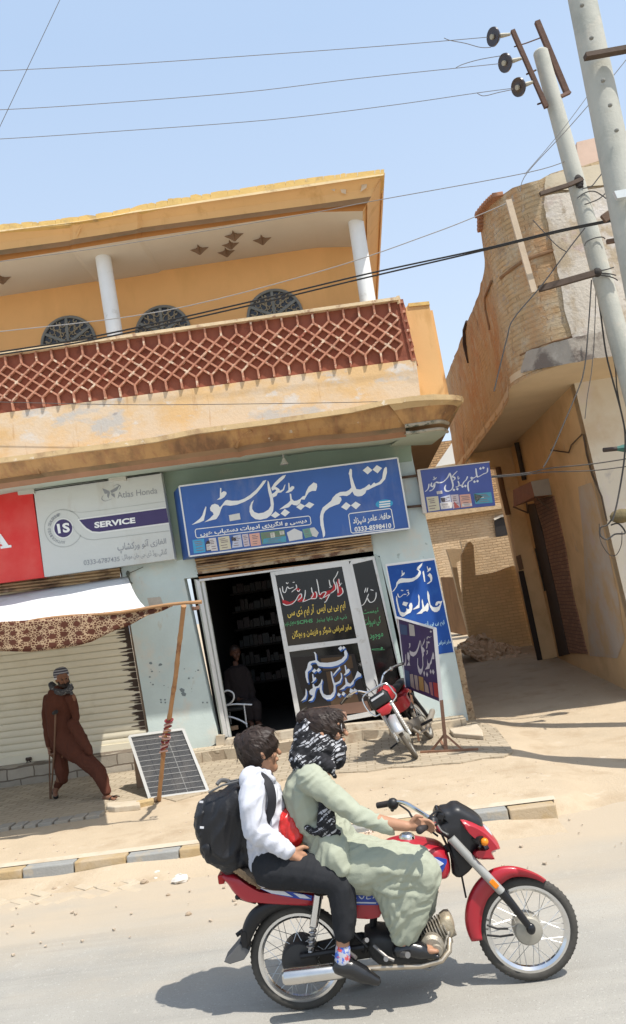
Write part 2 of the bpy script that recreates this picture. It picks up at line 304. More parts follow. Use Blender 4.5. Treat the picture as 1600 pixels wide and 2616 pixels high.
for i in range(7):
    for j in range(4):
        c = Vector((-3.55+i*.19+j*.06, -5.0-j*.115+i*.012, .0)); a = math.radians(45 if (i+j) % 2 else -38)
        if rng.random() < .85: bp.box(c+Vector((0, 0, -.012-.006*j)), (.19, .085, .05), Matrix.Rotation(a, 3, 'Z'))
o = bp.build('sunken_paving', mat('sunken_brick', (.45, .38, .28), .95, .1, 6, .3, 60, patches=[(SAND, 3, .40, .55)]), bevel=.006); o['kind'] = 'structure'
# ================================================================== the shop building
B = thing('shop_building', (-2.2, 0.2, .12), 'two-storey ochre and pale teal shop building with red lattice balcony and open shop below', 'building')
def wall(mb, pxs, y, t=.22): mb.prism([Y(px, py, y) for px, py in pxs], (0, t, 0))
w = MB()
wall(w, [(305, 1425), (380, 1868), (340, 1915), (345, 1945), (500, 1930), (559, 1895), (470, 1478), (462, 1080), (250, 1105)], 0)          # pier between the shutters
wall(w, [(-260, 1120), (250, 1105), (305, 1425), (300, 1440), (-260, 1510)], 0)                               # over the left shutter
wall(w, [(462, 1080), (1025, 1000), (1048, 1135), (1056, 1180), (970, 1420), (470, 1478)], 0)                                # over the shop door
wall(w, [(970, 1420), (1056, 1180), (1113, 1430), (1163, 1669), (1199, 1850), (1205, 1885), (1098, 1898), (1080, 1855), (1022, 1629)], 0)   # right pier
w.build('ground_floor_wall', TEAL, B)
gs = MB()                                       # shade under the canopy, painted on the teal wall as a darker green band
for q in ([(392, 1195), (1040, 1115), (1047, 1150), (452, 1238), (455, 1420), (440, 1425)],):
    pass
gs.prism([Y(px, py, -.006) for px, py in [(403, 1150), (1046, 1080), (1050, 1135), (1053, 1178), (470, 1250), (485, 1425), (452, 1432)]], (0, .005, 0)); gs.build('shaded_teal_band', TEALSHADE, B)
sd = MB(); a, b = Y(1048, 1135, 0), Y(1205, 1885, 0); top = Y(1025, 1000, 0)
sd.prism([v+Vector((0, .225, 0)) for v in (a, b, b+Vector((0, 9, 0)), a+Vector((0, 9, 0)), top+Vector((0, 9, 0)), top)], (-.2, 0, 0)); sd.build('side_wall', mat('bare_brick_side', (.36, .25, .15), .9, .2, 3, .4, 30, brick=(.24, .08, (.30, .23, .15), .012, 'y', .2)), B)
cb = MB(); rr = random.Random(3); E0, E1 = zw(185, 925), zw(340, 1510)     # crumbling plaster edge of bare brick at the corner
cb.prism([Y(*p, .06) for p in [(1161, 1655), (1168, 1662), (1178, 1658), (1182, 1690), (1190, 1720), (1196, 1760), (1206, 1790), (1212, 1820), (1219, 1850), (1200, 1856)]], (0, .16, 0)); cb.build('broken_corner', mat('broken_brick', (.40, .29, .18), .95, .25, 8, .8, 18, patches=[((.22, .14, .08), 14, .5, .6)]), B)
sl_ = MB(); p = [Y(x_, y_, -.02) for x_, y_ in ((-260, 1985), (340, 1914), (500, 1928), (560, 1890))]
# left roller shutter: a corrugated curtain in its guides
TL, TR, BR, BL = (-260, 1512), (305, 1448), (380, 1868), (-260, 1990)
BR = (381, 1912); q = quad(TL, (304, 1446), BR, BL)
def curtain(mb, q, n, y, amp=.012, u0=0, u1=1):
    rows = []
    for i in range(n):
        for ph, d in ((0, -.018), (.07, -.018), (.10, amp*.4), (.4, amp), (.75, amp*.9), (.96, amp*.2)): rows.append([Y(*q(u0+(u1-u0)*k/6, (i+ph)/n), y-d) for k in range(7)])
    mb.strip(rows)
sh = MB(); curtain(sh, q, 27, .05); ls = sh.build('roller_shutter', SHUT, B, smooth=True, sharp=50)
rs = MB(); rr = random.Random(11)               # rust run in from the right edge of the slats
for i in range(110):
    v = .18+.72*(i+.5)/110; L_ = (.02+.038*rr.random()**1.6)*(1.15-.2*abs(v-.6)); 
    if rr.random() < .85: rs.poly([Y(*q(a, v+b), .034) for a, b in ((1-L_, .001), (1-L_*.9, -.002), (1-L_*.5, -.004), (1, -.005), (1, .006), (1-L_*.4, .005), (1-L_*.8, .003))])
rs.build('rust_streak', RUSTD, ls)
gd = MB(); gd.prism([Y(*p_, .03) for p_ in ((304, 1440), (312, 1440), (390, 1908), (381, 1912))], (0, .05, 0)); gd.build('shutter_guide', mat('guide_rust', (.20, .15, .11), .8, .3, 8, .3, 40), B)
lk = MB(); lk.prism([Y(*q(a, b), .02) for a, b in ((-0.0, .955), (1, .955), (1, 1), (0, 1))], (0, .03, 0)); lk.build('bottom_rail', SHUT, ls)
lk = MB(); c = Y(*z6(185, 1228), -.0); lk.tube([c+Vector((-.04, 0, 0)), c+Vector((.04, 0, 0))], .025, 8); lk.tube([c+Vector((.03*math.cos(a), -.01, -.05+.03*math.sin(a))) for a in (i*.7 for i in range(9))], .008, 6); lk.build('padlock', RUSTD, ls)
# rolled shutter boxes over the openings
def roll(name, q, n, y, m):
    mb = MB(); curtain(mb, q, n, y, .03); return mb.build(name, m, B, smooth=True, sharp=45)
roll('rolled_shutter', quad((-260, 1505), (306, 1440), (309, 1482), (-260, 1545)), 5, -.03, RUSTSH)
roll('rolled_shutter', quad(z4(205, 690), z4(1180, 560), z4(1185, 640), z4(230, 780)), 6, -.03, RUSTSH)
mb = MB(); wall(mb, [z4(215, 745), z4(1190, 625), z4(1192, 660), z4(230, 790)], -.045, .05); mb.build('shutter_rail', mat('old_paint_rail', (.42, .34, .24), .8, .3, 5, .3, 40, patches=[((.15, .08, .05), 5, .5, .6)]), B)
mb = MB(); wall(mb, [z4(222, 790), z4(1193, 662), z4(1196, 690), z4(235, 815)], .0, .06); mb.build('lintel_board', mat('orange_lintel', (.26, .11, .04), .7, .2, 4, .1, 30), B)
# the shop: dark room with shelves, a tiled floor, a wooden counter
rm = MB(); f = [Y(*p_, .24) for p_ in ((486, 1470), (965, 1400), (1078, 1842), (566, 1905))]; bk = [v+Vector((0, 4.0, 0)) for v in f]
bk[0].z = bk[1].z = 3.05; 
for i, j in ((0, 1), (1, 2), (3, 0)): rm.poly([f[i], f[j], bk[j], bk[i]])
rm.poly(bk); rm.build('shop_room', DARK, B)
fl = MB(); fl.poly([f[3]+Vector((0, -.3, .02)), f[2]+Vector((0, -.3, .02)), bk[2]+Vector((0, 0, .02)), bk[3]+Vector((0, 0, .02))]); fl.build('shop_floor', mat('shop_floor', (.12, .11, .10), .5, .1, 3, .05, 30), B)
shv = MB()
for k in range(6):
    z = .9+k*.33; shv.box((-1.75, 2.6, z), (1.3, .3, .03)); shv.box((.1, 3.4, z), (2.2, .3, .03))
sf = shv.build('shelf', DARKW, B)
bx = MB(); rr = random.Random(8)
for k in range(6):
    x_ = -2.35
    while x_ < -1.2:
        ww = rr.uniform(.05, .14); hh = rr.uniform(.08, .22); bx.cur = rr.randrange(4); bx.box((x_+ww/2, 2.55, .92+k*.33+hh/2), (ww-.01, .12, hh)); x_ += ww
    x_ = -.9
    while x_ < 1.1:
        ww = rr.uniform(.05, .14); hh = rr.uniform(.08, .22); bx.cur = rr.randrange(4); bx.box((x_+ww/2, 3.35, .92+k*.33+hh/2), (ww-.01, .12, hh)); x_ += ww
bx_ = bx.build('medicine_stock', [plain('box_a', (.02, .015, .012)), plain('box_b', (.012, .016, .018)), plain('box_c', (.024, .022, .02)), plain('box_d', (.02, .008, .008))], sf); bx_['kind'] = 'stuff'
# aluminium shop front
fr = MB()
def bar(a, b, c, d, y=.02, t=.06): wall(fr, [a, b, c, d], y, t)
bar(z7(0, 262), z7(20, 270), z7(165, 1070), z7(145, 1072)); bar(z7(28, 265), z7(42, 268), z7(182, 1070), z7(170, 1070), .06)
bar(z4(235, 818), z4(1195, 690), z4(1196, 700), z4(236, 830), .015, .07)
bar(z7(383, 225), z7(405, 222), z7(548, 1010), z7(525, 1020), .01)
bar(z7(405, 222), z7(745, 165), z7(752, 195), z7(410, 240), .012)
bar(z7(745, 165), z7(785, 160), z7(940, 880), z7(895, 900), .01)
bar(z7(790, 185), z7(800, 160), z7(955, 880), z7(940, 880), .0)
bar(z7(468, 605), z7(840, 562), z7(845, 585), z7(472, 635), .006)
bar(z7(545, 1010), z7(920, 935), z7(925, 960), z7(548, 1030), .012)
bar(z7(800, 162), z7(905, 145), z7(908, 160), z7(800, 185), .012)
bar(z7(905, 145), z7(918, 140), z7(1075, 800), z7(1060, 800), .008)
fr.build('door_frame', ALU, B)
mb = MB(); wall(mb, [z7(-8, 262), z7(44, 258), z7(184, 1070), z7(138, 1076)], .075, .04); mb.build('door_jamb', mat('jamb_left', (.50, .53, .47), .8, .15, 3, .1, 30, patches=[((.24, .22, .18), 6, .55, .66, (3, 1, .4))]), B)
jm = MB(); wall(jm, [z7(918, 130), z7(947, 150), z7(1090, 850), z7(1063, 800)], -.01, .25); jm.build('door_jamb', mat('jamb_paint', (.40, .48, .45), .8, .1, 3, .1, 30, patches=[((.15, .17, .16), 6, .62, .7)]), B)
gl = MB()
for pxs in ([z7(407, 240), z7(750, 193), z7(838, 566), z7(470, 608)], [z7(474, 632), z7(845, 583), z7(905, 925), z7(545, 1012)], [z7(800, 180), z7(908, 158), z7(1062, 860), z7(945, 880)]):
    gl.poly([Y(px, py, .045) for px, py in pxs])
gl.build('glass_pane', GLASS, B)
# posters and goods seen behind the panes
bt = MB(); wall(bt, [(744, 1680), (905, 1670), (943, 1808), (790, 1822)], .040, .003); bt.build('notice_board', plain('brown_board', (.018, .014, .012), .6), B)
bt = MB(); wall(bt, [zh(460, 360), zh(915, 320), zh(945, 500), zh(500, 540)], .0385, .001); wall(bt, [zh(540, 560), zh(900, 500), zh(1030, 1010), zh(620, 1060)], .0385, .001); bt.build('carton', plain('carton_brown', (.085, .05, .025), .7), B)
bt = MB(); wall(bt, [z7(600, 920), z7(880, 885), z7(905, 940), z7(625, 968)], .037, .002); bt.build('carton', plain('carton_pale', (.20, .115, .08), .7), B)
# threshold, step and plinth
st = MB()
st.prism([Y(582, 1884, .0), Y(770, 1858, 0), Y(1075, 1830, 0), Y(1080, 1862, -.02), Y(575, 1908, -.02)], (0, -.18, 0)); st.build('threshold', mat('threshold_cement', (.46, .40, .31), .9, .15, 4, .4, 30, patches=[((.3, .23, .16), 6, .5, .65)]), B)
pl = MB(); pl.prism([(-12, -.3, .1), (-3.35, -.3, .1), (-3.35, -.3, .40), (-12, -.3, .45)], (0, .36, 0)); pl.build('plinth', mat('plinth_blocks', (.36, .32, .26), .95, .15, 4, .4, 40, brick=(.42, .16, (.16, .13, .1), .012, 'x', .15)), B)
pl = MB(); rr = random.Random(2)
e = [(-3.3, -.5), (-2.9, -.52), (-2.3, -.48), (-1.9, -.62), (-1.2, -.6), (-.7, -.66), (-.3, -.5), (.2, -.45), (.9, -.42), (1.22, -.38), (1.22, -.0), (-3.3, -.0)]
pl.prism([(a, b, .285 if a < .2 else .23) for a, b in e], (0, 0, -.2)); pl.build('step', mat('step_bricks', (.45, .38, .28), .95, .15, 3, .5, 40, brick=(.26, .13, (.30, .24, .17), .01, 'xy', .12), patches=[((.30, .22, .15), 4, .55, .7)]), B)
for pxs, nm in (([z6(1385, 1080), z6(1440, 1075), z6(1445, 1150), z6(1390, 1160)], 'guide_block'), ):
    mb = MB(); wall(mb, pxs, -.03, .1); mb.build(nm, KT, B)
# ------------------------------------------------------------------ canopy over the ground floor: lip, cove, moulding, soffit
XS = [-260]+list(range(-200, 1181, 30))
def steps(x, a, b, d, w=26):                    # a forward bay between a and b
    return d*max(0, min(1, (x-a)/w, (b-x)/w))
lipT = [(-260, 1220), z3(0, 365), z3(200, 340), z3(470, 300), z3(800, 262), z3(1080, 205), z3(1507, 150), z5(0, 88), z5(200, 42), z5(400, 24), z5(600, 18)]
def lip_t(x): return interp(sorted(lipT), x)
canopy = [(0, -1.36), (9, -1.37), (15, -1.34)]   # offset down (px) and y
rowT, rowB, rC1, rC2, rM1, rM2, rS = [], [], [], [], [], [], []
xs_c = [-260, -140, 0, 60, 97, 112, 200, 300, 400, 500, 590, 604, 620, 700, 800, 900, 985, 1000, 1030]
def bay(x): return 1 if 100 < x < 600 else 0
cov = [(-260, 1272), z3(0, 480), z3(210, 450), z3(270, 440), z3(1290, 305), z3(1310, 300), z4(440, 92), z4(900, 22), z5(60, 225), z5(290, 192), z5(420, 175)]
for x in xs_c:
    t = lip_t(x); c = interp(sorted(cov), x); b_ = bay(x)
    rowT.append(Y(x, t, -1.37)); rowB.append(Y(x-.5, t+13, -1.375)); rC1.append(Y(x+1, t+15, -1.30)); 
    h = c-t
    rC2.append(Y(x+3, t+15+(h-15)*.55, -1.20)); rM1.append(Y(x+6, c, -1.06+(-.03 if b_ else 0)))
    rM2.append(Y(x+7, c+12, -1.08)); rS.append(Y(x+8, c+26, -1.0))
def sub(rows_, name, m): MB().strip(rows_).build(name, m, B)
back = [v+Vector((0, 1.45, .03)) for v in rowT]
sub([back, rowT], 'canopy_top', TANE); sub([rowT, rowB, rC1], 'canopy_lip', TANE)
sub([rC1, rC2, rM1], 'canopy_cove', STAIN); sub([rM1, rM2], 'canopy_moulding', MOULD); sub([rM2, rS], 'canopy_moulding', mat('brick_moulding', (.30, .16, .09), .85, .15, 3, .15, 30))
sof = [v+Vector((0, 1.1, .12)) for v in rS]; sub([rS, sof], 'canopy_soffit', mat('green_soffit', (.40, .45, .36), .85, .08, 2, .05, 30))
# scalloped ribs where the forward bay begins and ends
for zz, a, b_ in ((z3, [(140, 365), (175, 385), (205, 420), (215, 450)], 0), (z4, [(525, 0), (475, 25), (450, 60), (440, 92)], 0)):
    mb = MB(); mb.tube([Y(*zz(*p_), -1.27+.06*i) for i, p_ in enumerate(a)], .022, 6); mb.build('cove_rib', STAIN, B)
# rounded right end
def endring(pts_px, y, depth, n=8):
    pass
en = MB(); T0 = [z5(200, 45), z5(330, 25), z5(450, 15), z5(560, 18), z5(605, 25), z5(615, 45)]; T1 = [z5(200, 70), z5(330, 52), z5(450, 45), z5(560, 45), z5(600, 50), z5(612, 62)]
yy = [-1.37, -1.37, -1.36, -1.28, -1.12, -.9]
r0_ = [Y(*p_, y_) for p_, y_ in zip(T0, yy)]; r1_ = [Y(*p_, y_) for p_, y_ in zip(T1, yy)]
cx = [z5(230, 105), z5(300, 92), z5(420, 78), z5(520, 72), z5(560, 75), z5(580, 85)]; r2_ = [Y(*p_, y_+.08) for p_, y_ in zip(cx, yy)]
mx = [z5(290, 190), z5(330, 185), z5(420, 172), z5(480, 165), z5(505, 168), z5(525, 175)]; r3_ = [Y(*p_, y_+.25) for p_, y_ in zip(mx, yy)]
m2 = [z5(292, 205), z5(335, 203), z5(420, 190), z5(482, 183), z5(510, 190), z5(520, 200)]; r4_ = [Y(*p_, y_+.25) for p_, y_ in zip(m2, yy)]
en.strip([[v+Vector((0, 1.3, .02)) for v in r0_], r0_]); en.strip([r0_, r1_, r2_]); en.build('canopy_end_lip', TANE, B)
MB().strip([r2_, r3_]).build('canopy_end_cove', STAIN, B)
mb = MB(); mb.tube(cr(r3_, 4), .03, 8); mb.tube(cr([v+Vector((0, 0, -.06)) for v in r4_], 4), .025, 8); mb.build('canopy_end_moulding', mat('worn_moulding', (.38, .34, .26), .85, .25, 6, .3, 30, patches=[((.10, .11, .08), 6, .52, .6)]), B)
mb = MB(); mb.poly([v+Vector((0, 0, -.07)) for v in r4_]+[r4_[-1]+Vector((-.15, .9, -.05)), r4_[0]+Vector((-.2, .9, -.05))]); mb.build('canopy_soffit', mat('green_soffit', ()), B)
# parapet fascia under the lattice (peeling), lattice balustrade, rail
def railT(x): return interp([(-260, 945), (0, 907), z1(1507, 745), z2(400, 690)], x)
def railB(x): return interp([(-260, 1092), (0, 1056), z1(1507, 1040), z2(470, 978)], x)
YF = -.98
xs_f = [-260, -100, 0, 200, 400, 600, 800, 950, 1030, 1063]
fa = MB(); fa.strip([[Y(x, railB(x), YF) for x in xs_f], [Y(x+12, lip_t(x+12)+4, YF-.02) for x in xs_f]]); fa.strip([[Y(x, railB(x), YF)+Vector((0, .25, 0)) for x in xs_f], [Y(x, railB(x), YF) for x in xs_f]])
c0, c1 = Y(1063, railB(1063), YF), Y(1072, 1013, YF-.02); fa.poly([c0, c1, c1+Vector((.06, .55, 0)), c0+Vector((.06, .55, 0))]); fa.build('parapet', PEEL, B)
rp = MB(); rp.strip([[Y(x, railT(x), YF+.02) for x in xs_f[:-1]+[1030]], [Y(x+(24 if x < 1000 else 33), railB(x+(24 if x < 1000 else 33)), YF+.02) for x in xs_f[:-1]+[1030]]]); rp.build('balustrade_panel', REDW, B)
lat = MB(); NB = 8
def LG(i, t):                                   # i counts the uprights along, t runs down from rail to parapet
    xt = 13.3+39.1*i+.11*i; tx, ty = xt, railT(xt)+5; bx = xt+22; by = railB(bx)-2; return lerp((tx, ty), (bx, by), t)
def seg(i0, t0, i1, t1, w=.027): 
    o_ = .016 if i0 == i1 else .010 if i1 > i0 else .013
    a, b = Y(*LG(i0, t0), YF-o_), Y(*LG(i1, t1), YF-o_)
    if LG(max(i0, i1), 0)[0] < 1024: lat.beam(a, b, w, .05)
T1_, T2_ = .175, .83; hh = (T2_-T1_)/3
for i in range(-7, 27):
    seg(i, 0, i, T1_, .028); seg(i, T2_, i, 1, .028)
    for k in range(3):
        t = T1_+k*hh; seg(i, t, i+.5, t+hh/2); seg(i, t, i-.5, t+hh/2); seg(i+.5, t+hh/2, i, t+hh); seg(i-.5, t+hh/2, i, t+hh)
latt = lat.build('lattice', REDL, B)
cp = MB(); cp.beam(Y(-260, railT(-260), YF-.01), Y(400, railT(400), YF-.01), .045, .12); cp.beam(Y(400, railT(400), YF-.01), Y(1018, railT(1018), YF-.01), .045, .12)
e0 = Y(1018, railT(1018), YF-.01); cp.beam(e0, e0+Vector((.10, .5, .01)), .045, .12, (0, 0, 1)); cp.build('rail', mat('rail_cream', (.62, .48, .30), .8, .15, 5, .2, 30, patches=[((.30, .16, .10), 5, .55, .65)]), B)
# the lattice turns the corner to the end pier
es = MB(); e0, e1 = Y(1024, railT(1018)+6, YF-.01), Y(1056, railB(1056), YF-.01)
es.prism([e0, e1, e1+Vector((.08, .5, 0)), e0+Vector((.08, .5, 0))], (-.03, 0, 0)); es.build('balustrade_panel', REDW, B)
es = MB()
for k in range(7):
    t = k/6; a = e0.lerp(e1, t); es.beam(a, a+Vector((.08, .5, -.06 if k % 2 else .06)), .036, .07, (1, 0, 0))
es.build('lattice', REDL, B)
pr = MB(); pr.prism([Y(*p_, -.47) for p_ in (z2(437, 737), z2(460, 712), z2(553, 703), z2(560, 712), z2(637, 1146), z2(512, 1165))], (0, .45, 0)); pr.build('end_pier', OCHRE, B)
pr = MB(); pr.prism([Y(*p_, -.49) for p_ in (z2(458, 706), z2(558, 696), z2(562, 712), z2(460, 722))], (0, .49, 0)); pr.build('pier_cap', YEDGE, B)
# upper floor: floor slab, soffit over the alley, back wall, columns
us = MB(); a, b, c, d = Y(300, 1120, 0), Y(1137, 1005, -.47), Y(1137, 1012, -.47), Y(1137, 1005, -.47)
zt0 = Y(1137, 1006, -.47); zb_ = Y(1075, 1155, 0)
us.prism([(1.78, -.47, 4.62), (1.78, 9, 4.62), (1.1, 9, 4.62), (1.1, -.02, 4.62), (1.1, -.47, 4.62)], (0, 0, .2)); us.build('overhang_slab', mat('overhang_brown', (.34, .22, .12), .9, .15, 2, .1, 30), B)
ov = MB(); ov.prism([(1.75, -.40, 4.85), (1.75, 9, 4.85), (1.72, 9, 6.3), (1.72, -.40, 6.3)], (-.15, 0, 0)); ov.build('upper_side_wall', OCHRE, B)
uw = MB(); uw.prism([Y(-260, 640, .0), Y(890, 520, 0), Y(934, 830, 0), Y(-260, 1010, 0)], (0, .2, 0)); uw.build('upper_wall', OCHREW, B)
uw = MB(); c0_ = Y(890, 520, 0); c1_ = Y(934, 830, 0); uw.prism([c0_+Vector((0, .2, 0)), c1_+Vector((0, .2, 0)), c1_+Vector((.0, 6, 0)), c0_+Vector((0, 6, 0))], (-.2, 0, 0)); uw.build('upper_wall', OCHREW, B)
fl = MB(); f0, f1 = Y(-260, 1010, -.9), Y(1063, 960, -.9); fl.prism([(-7, -.95, 5.45), (1.0, -.95, 5.3), (1.0, 6, 5.3), (-7, 6, 5.45)], (0, 0, -.15)); fl.build('balcony_floor', CEIL, B)
for k, (tp_, bt_) in enumerate(((z1(489, 436), z1(556, 870)), (z2(197, 255), z2(268, 720)))):
    a, b = Y(*tp_, -.80), Y(*bt_, -.80); r = (Y(*z1(525, 440), -.8)-Y(*z1(453, 440), -.8)).length/2; b = a+(b-a)*1.35
    mb = MB(); mb.tube([a+(a-b)*.02, b], [r, r*1.02], 20); mb.build('column', WHITEP, B, smooth=True)
# roof slab with cove and mouldings, one forward bay in the middle
rT = [(-260, 612), z1(0, 330), z1(150, 318), z1(420, 290), z1(560, 263), z1(800, 210), z1(1507, 100), z2(343, 60)]
rL = [(-260, 625), z1(0, 362), z1(420, 308), z1(600, 276), z1(1507, 142), z2(338, 90)]
rCv = [(-260, 676), z1(0, 450), z1(335, 405), z1(352, 398), z1(650, 352), z1(680, 342), z1(1507, 232), z2(280, 192)]
rMd = [(-260, 690), z1(0, 474), z1(330, 430), z1(352, 424), z1(680, 366), z1(1507, 254), z2(262, 225)]
rSf = [(-260, 708), z1(0, 503), z1(330, 450), z1(680, 392), z1(1507, 268), z2(240, 262)]
xs_r = [-260, -60, 0, 60, 130, 178, 186, 200, 260, 300, 340, 350, 362, 500, 650, 800, 900, 925]
def rowpx(ln, ys_, shift=0): return [Y(x+s_, interp(sorted(ln), x+s_), ys_) for x, s_ in ((x, shift if x > 900 else 0) for x in xs_r)]
def bayr(x): return -.05 if 183 < x < 352 else 0
def rowb(ln, y_, sh): return [Y(x+(sh if x > 910 else 0), interp(sorted(ln), x+(sh if x > 910 else 0)), y_+bayr(x)) for x in xs_r]
R1 = rowb(rT, -1.40, 57); R2 = rowb(rL, -1.41, 54); R3 = rowb(rL, -1.36, 52); R4 = rowb(rCv, -1.22, 24); R5 = rowb(rMd, -1.24, 14); R6 = rowb(rMd, -1.18, 12); R7 = rowb(rSf, -1.16, 2)
for i, v in enumerate(R1): v.z -= .055
R0_ = [v+Vector((0, 8, .05)) for v in R1]
cpm = MB(); rr = random.Random(14); n_ = 46; xa = -260
for i in range(n_):                              # crumbling yellow capping in broken lengths
    xb = xa+rr.choice((14, 22, 30, 44)); 
    if xb > 982: xb = 982
    h0 = interp(sorted(rT), xa); h1 = interp(sorted(rT), xb); d0, d1 = rr.uniform(-3, 2.5), rr.uniform(-3, 2.5)
    if xa > 600: d0 = d1 = rr.uniform(-.6, .6)
    cpm.prism([Y(xa+.6, h0+d0, -1.405), Y((xa+xb)/2, (h0+h1)/2+min(d0, d1)-rr.uniform(0, 1.5), -1.405), Y(xb-.6, h1+d1, -1.405), Y(xb, h1+15, -1.405), Y(xa, h0+15, -1.405)], (0, .5, 0)); xa = xb
    if xa >= 982: break
cpm.build('roof_capping', YEDGE, B)
sub([R0_, R1], 'roof_top', YEDGE); sub([R1, R2, R3], 'roof_edge', mat('roof_lip', (.60, .46, .26), .85, .12, 3, .2, 30, patches=[((.40, .28, .15), 5, .55, .68)]))
R35 = [a.lerp(b, .5)+Vector((0, .04, 0)) for a, b in zip(R3, R4)]
sub([R3, R35, R4], 'roof_cove', OCHRE); sub([R4, R5, R6], 'roof_moulding', MOULD); sub([R6, R7], 'roof_moulding', ORANGE)
R8 = [Vector((v.x, 6, v.z)) for v in R7]; sub([R7, R8], 'roof_soffit', CEIL)
# right return of the roof
ret = MB(); e_ = [R1[-1], R2[-1], R3[-1], R4[-1], R5[-1], R6[-1], R7[-1]]; ret.strip([e_, [v+Vector((.0, 8, 0)) for v in e_]]); ret.build('roof_cove', OCHRE, B)
pp = MB(); pp.poly([Y(*p_, -1.30) for p_ in (z2(200, 118), z2(262, 108), z2(258, 150), z2(228, 170), z2(235, 140))]); pp.poly([Y(*p_, -1.30) for p_ in (z2(85, 140), z2(110, 142), z2(105, 168), z2(88, 160))]); pp.poly([Y(*p_, -1.285) for p_ in (z2(130, 155), z2(160, 158), z2(158, 180), z2(138, 175))]); pp.build('bare_patch', mat('bare_plaster', (.62, .50, .36), .9, .15, 9, .3, 40), B)
for a in ([(560, 285), (600, 290), (635, 320), (655, 350)], [(410, 315), (385, 345), (370, 385), (360, 400)]):
    mb = MB(); mb.tube([Y(*z1(*p_), -1.38+.05*i) for i, p_ in enumerate(a)], .02, 6); mb.build('cove_rib', OCHRE, B)
# plaster stars under the roof slab
zc = R7[12].z
STAR = plain('star_brown', (.20, .12, .07), .8); star_me = None
for p_ in (z1(960, 443), z1(1127, 377), z1(1110, 418), z1(1090, 455), z1(1262, 396), z1(12, 585), (-40, 690)):
    t = (R7[9].z+R7[13].z)/2; xw = Z(*p_, t).x
    k = min(range(len(R7)), key=lambda i: abs(R7[i].x-xw)); c = Z(*p_, R7[k].z-.002)
    mb = MB(); n = 16
    ring = [(c+Vector((math.cos(2*math.pi*j/n), math.sin(2*math.pi*j/n), 0))*(.15 if j % 4 == 0 else .055)) for j in range(n)]
    mb.loft([ring, [c+(v-c)*.5+Vector((0, 0, -.05)) for v in ring], [c+(v-c)*.1+Vector((0, 0, -.10)) for v in ring]]); mb.build('ceiling_star', STAR, B)
# round grille windows in the upper wall
for cx_, cy_, rpx in ((z1(333, 900)+(70,)), (z1(787, 848)+(70,)), (z1(1325, 770)+(71,))):
    c = Y(cx_, cy_, -.004); r = (Y(cx_+rpx, cy_, -.004)-c).length
    ring = lambda rr_, yy_: [c+Vector((rr_*math.cos(a), yy_, rr_*math.sin(a))) for a in (2*math.pi*j/48 for j in range(48))]
    mb = MB(); mb.poly(ring(r, -.0)); wn_ = mb.build('round_window', plain('window_dark', (.035, .04, .05), .3), B)
    mb = MB(); mb.tube(ring(r*.97, -.02), r*.055, 8, True)
    for k in range(3):
        a = math.radians(30+60*k); d = Vector((math.cos(a), 0, math.sin(a))); mb.beam(c-d*r*.95+Vector((0, -.015, 0)), c+d*r*.95+Vector((0, -.015, 0)), r*.10, .03)
    GR = mat('grille_grey', (.20, .21, .20), .7, .15, 6, .1, 40); mb.build('grille_frame', GR, wn_, smooth=True)
    mb = MB()
    for k in range(6):
        for j, (ra, da, rc) in enumerate(((.30, 0, .10), (.52, -13, .10), (.52, 13, .10), (.74, -18, .09), (.74, 0, .11), (.74, 18, .09), (.86, -9, .06), (.86, 9, .06), (.40, 0, .05), (.63, 0, .06))):
            a = math.radians(60*k+da); p_ = c+Vector((ra*r*math.cos(a), -.012, ra*r*math.sin(a))); n_ = 10
            mb.tube([p_+Vector((rc*r*math.cos(t), 0, rc*r*math.sin(t))) for t in (a+.5+2*math.pi*q_/n_*(.8) for q_ in range(n_))], r*.020, 4)
    mb.build('grille_scroll', mat('grille_scroll', (.36, .31, .22), .7, .1, 6, .1, 40), wn_)
# lamp holder under the canopy
lb = thing('bulb_lamp', Y(724, 1165, -.3), 'white bell-shaped lamp holder under the canopy above the long blue sign', 'lamp')
p_ = Y(722, 1158, -.35); q_ = Y(727, 1186, -.35); MB().tube([p_+Vector((0, 0, .25)), q_+Vector((0, 0, .06))], .012, 8).build('stem', plain('lamp_stem', (.4, .4, .38)), lb)
MB().lathe([(.02, .09), (.035, .05), (.07, 0), (.06, -.004)], q_, (0, 0, 1)).build('lamp_shade', plain('lamp_white', (.62, .62, .58)), lb, smooth=True)
# small notices, tie marks and stains on the pier
for lab, pxs, m in (('torn paper notice pasted beside the awning crossbar', [z6(945, 195), z6(1030, 188), z6(1050, 240), z6(960, 252)], plain('old_paper', (.50, .46, .40), .9, var=.2)),):
    tag(MB().prism([Y(*p_, -.004) for p_ in pxs], (0, .003, 0)).build('wall_notice', m), lab, 'notice')
mk = MB()
for a, b in ((1180, 810), (1170, 785)): mk.poly([Y(*z6(a+dx*18, b+dy*16), -.004) for dx, dy in ((-1, -.3), (-.2, -.8), (.9, -.1), (.6, 1), (-.5, .8))])
for a, b in ((1033, 848), (1060, 848), (1035, 865), (1062, 866), (1303, 866), (1330, 866)): mk.poly([Y(*z6(a+6*math.cos(t), b+6*math.sin(t)), -.004) for t in (0, 1, 2, 3, 4, 5)])
rr = random.Random(4)
for i in range(17):
    a = rr.choice((975, 1000, 1230, 1215))+rr.gauss(0, 32); b = 660+rr.gauss(0, 60); s_ = rr.choice((2.5, 3, 4, 7, 11)); mk.poly([Y(*z6(a+s_*1.3*math.cos(t)*rr.uniform(.6, 1), b+s_*.8*math.sin(t)), -.004) for t in (0, 1, 2, 3, 4, 5)])
mk.build('paint_chip', plain('chip_dark', (.20, .24, .25), .8), B)
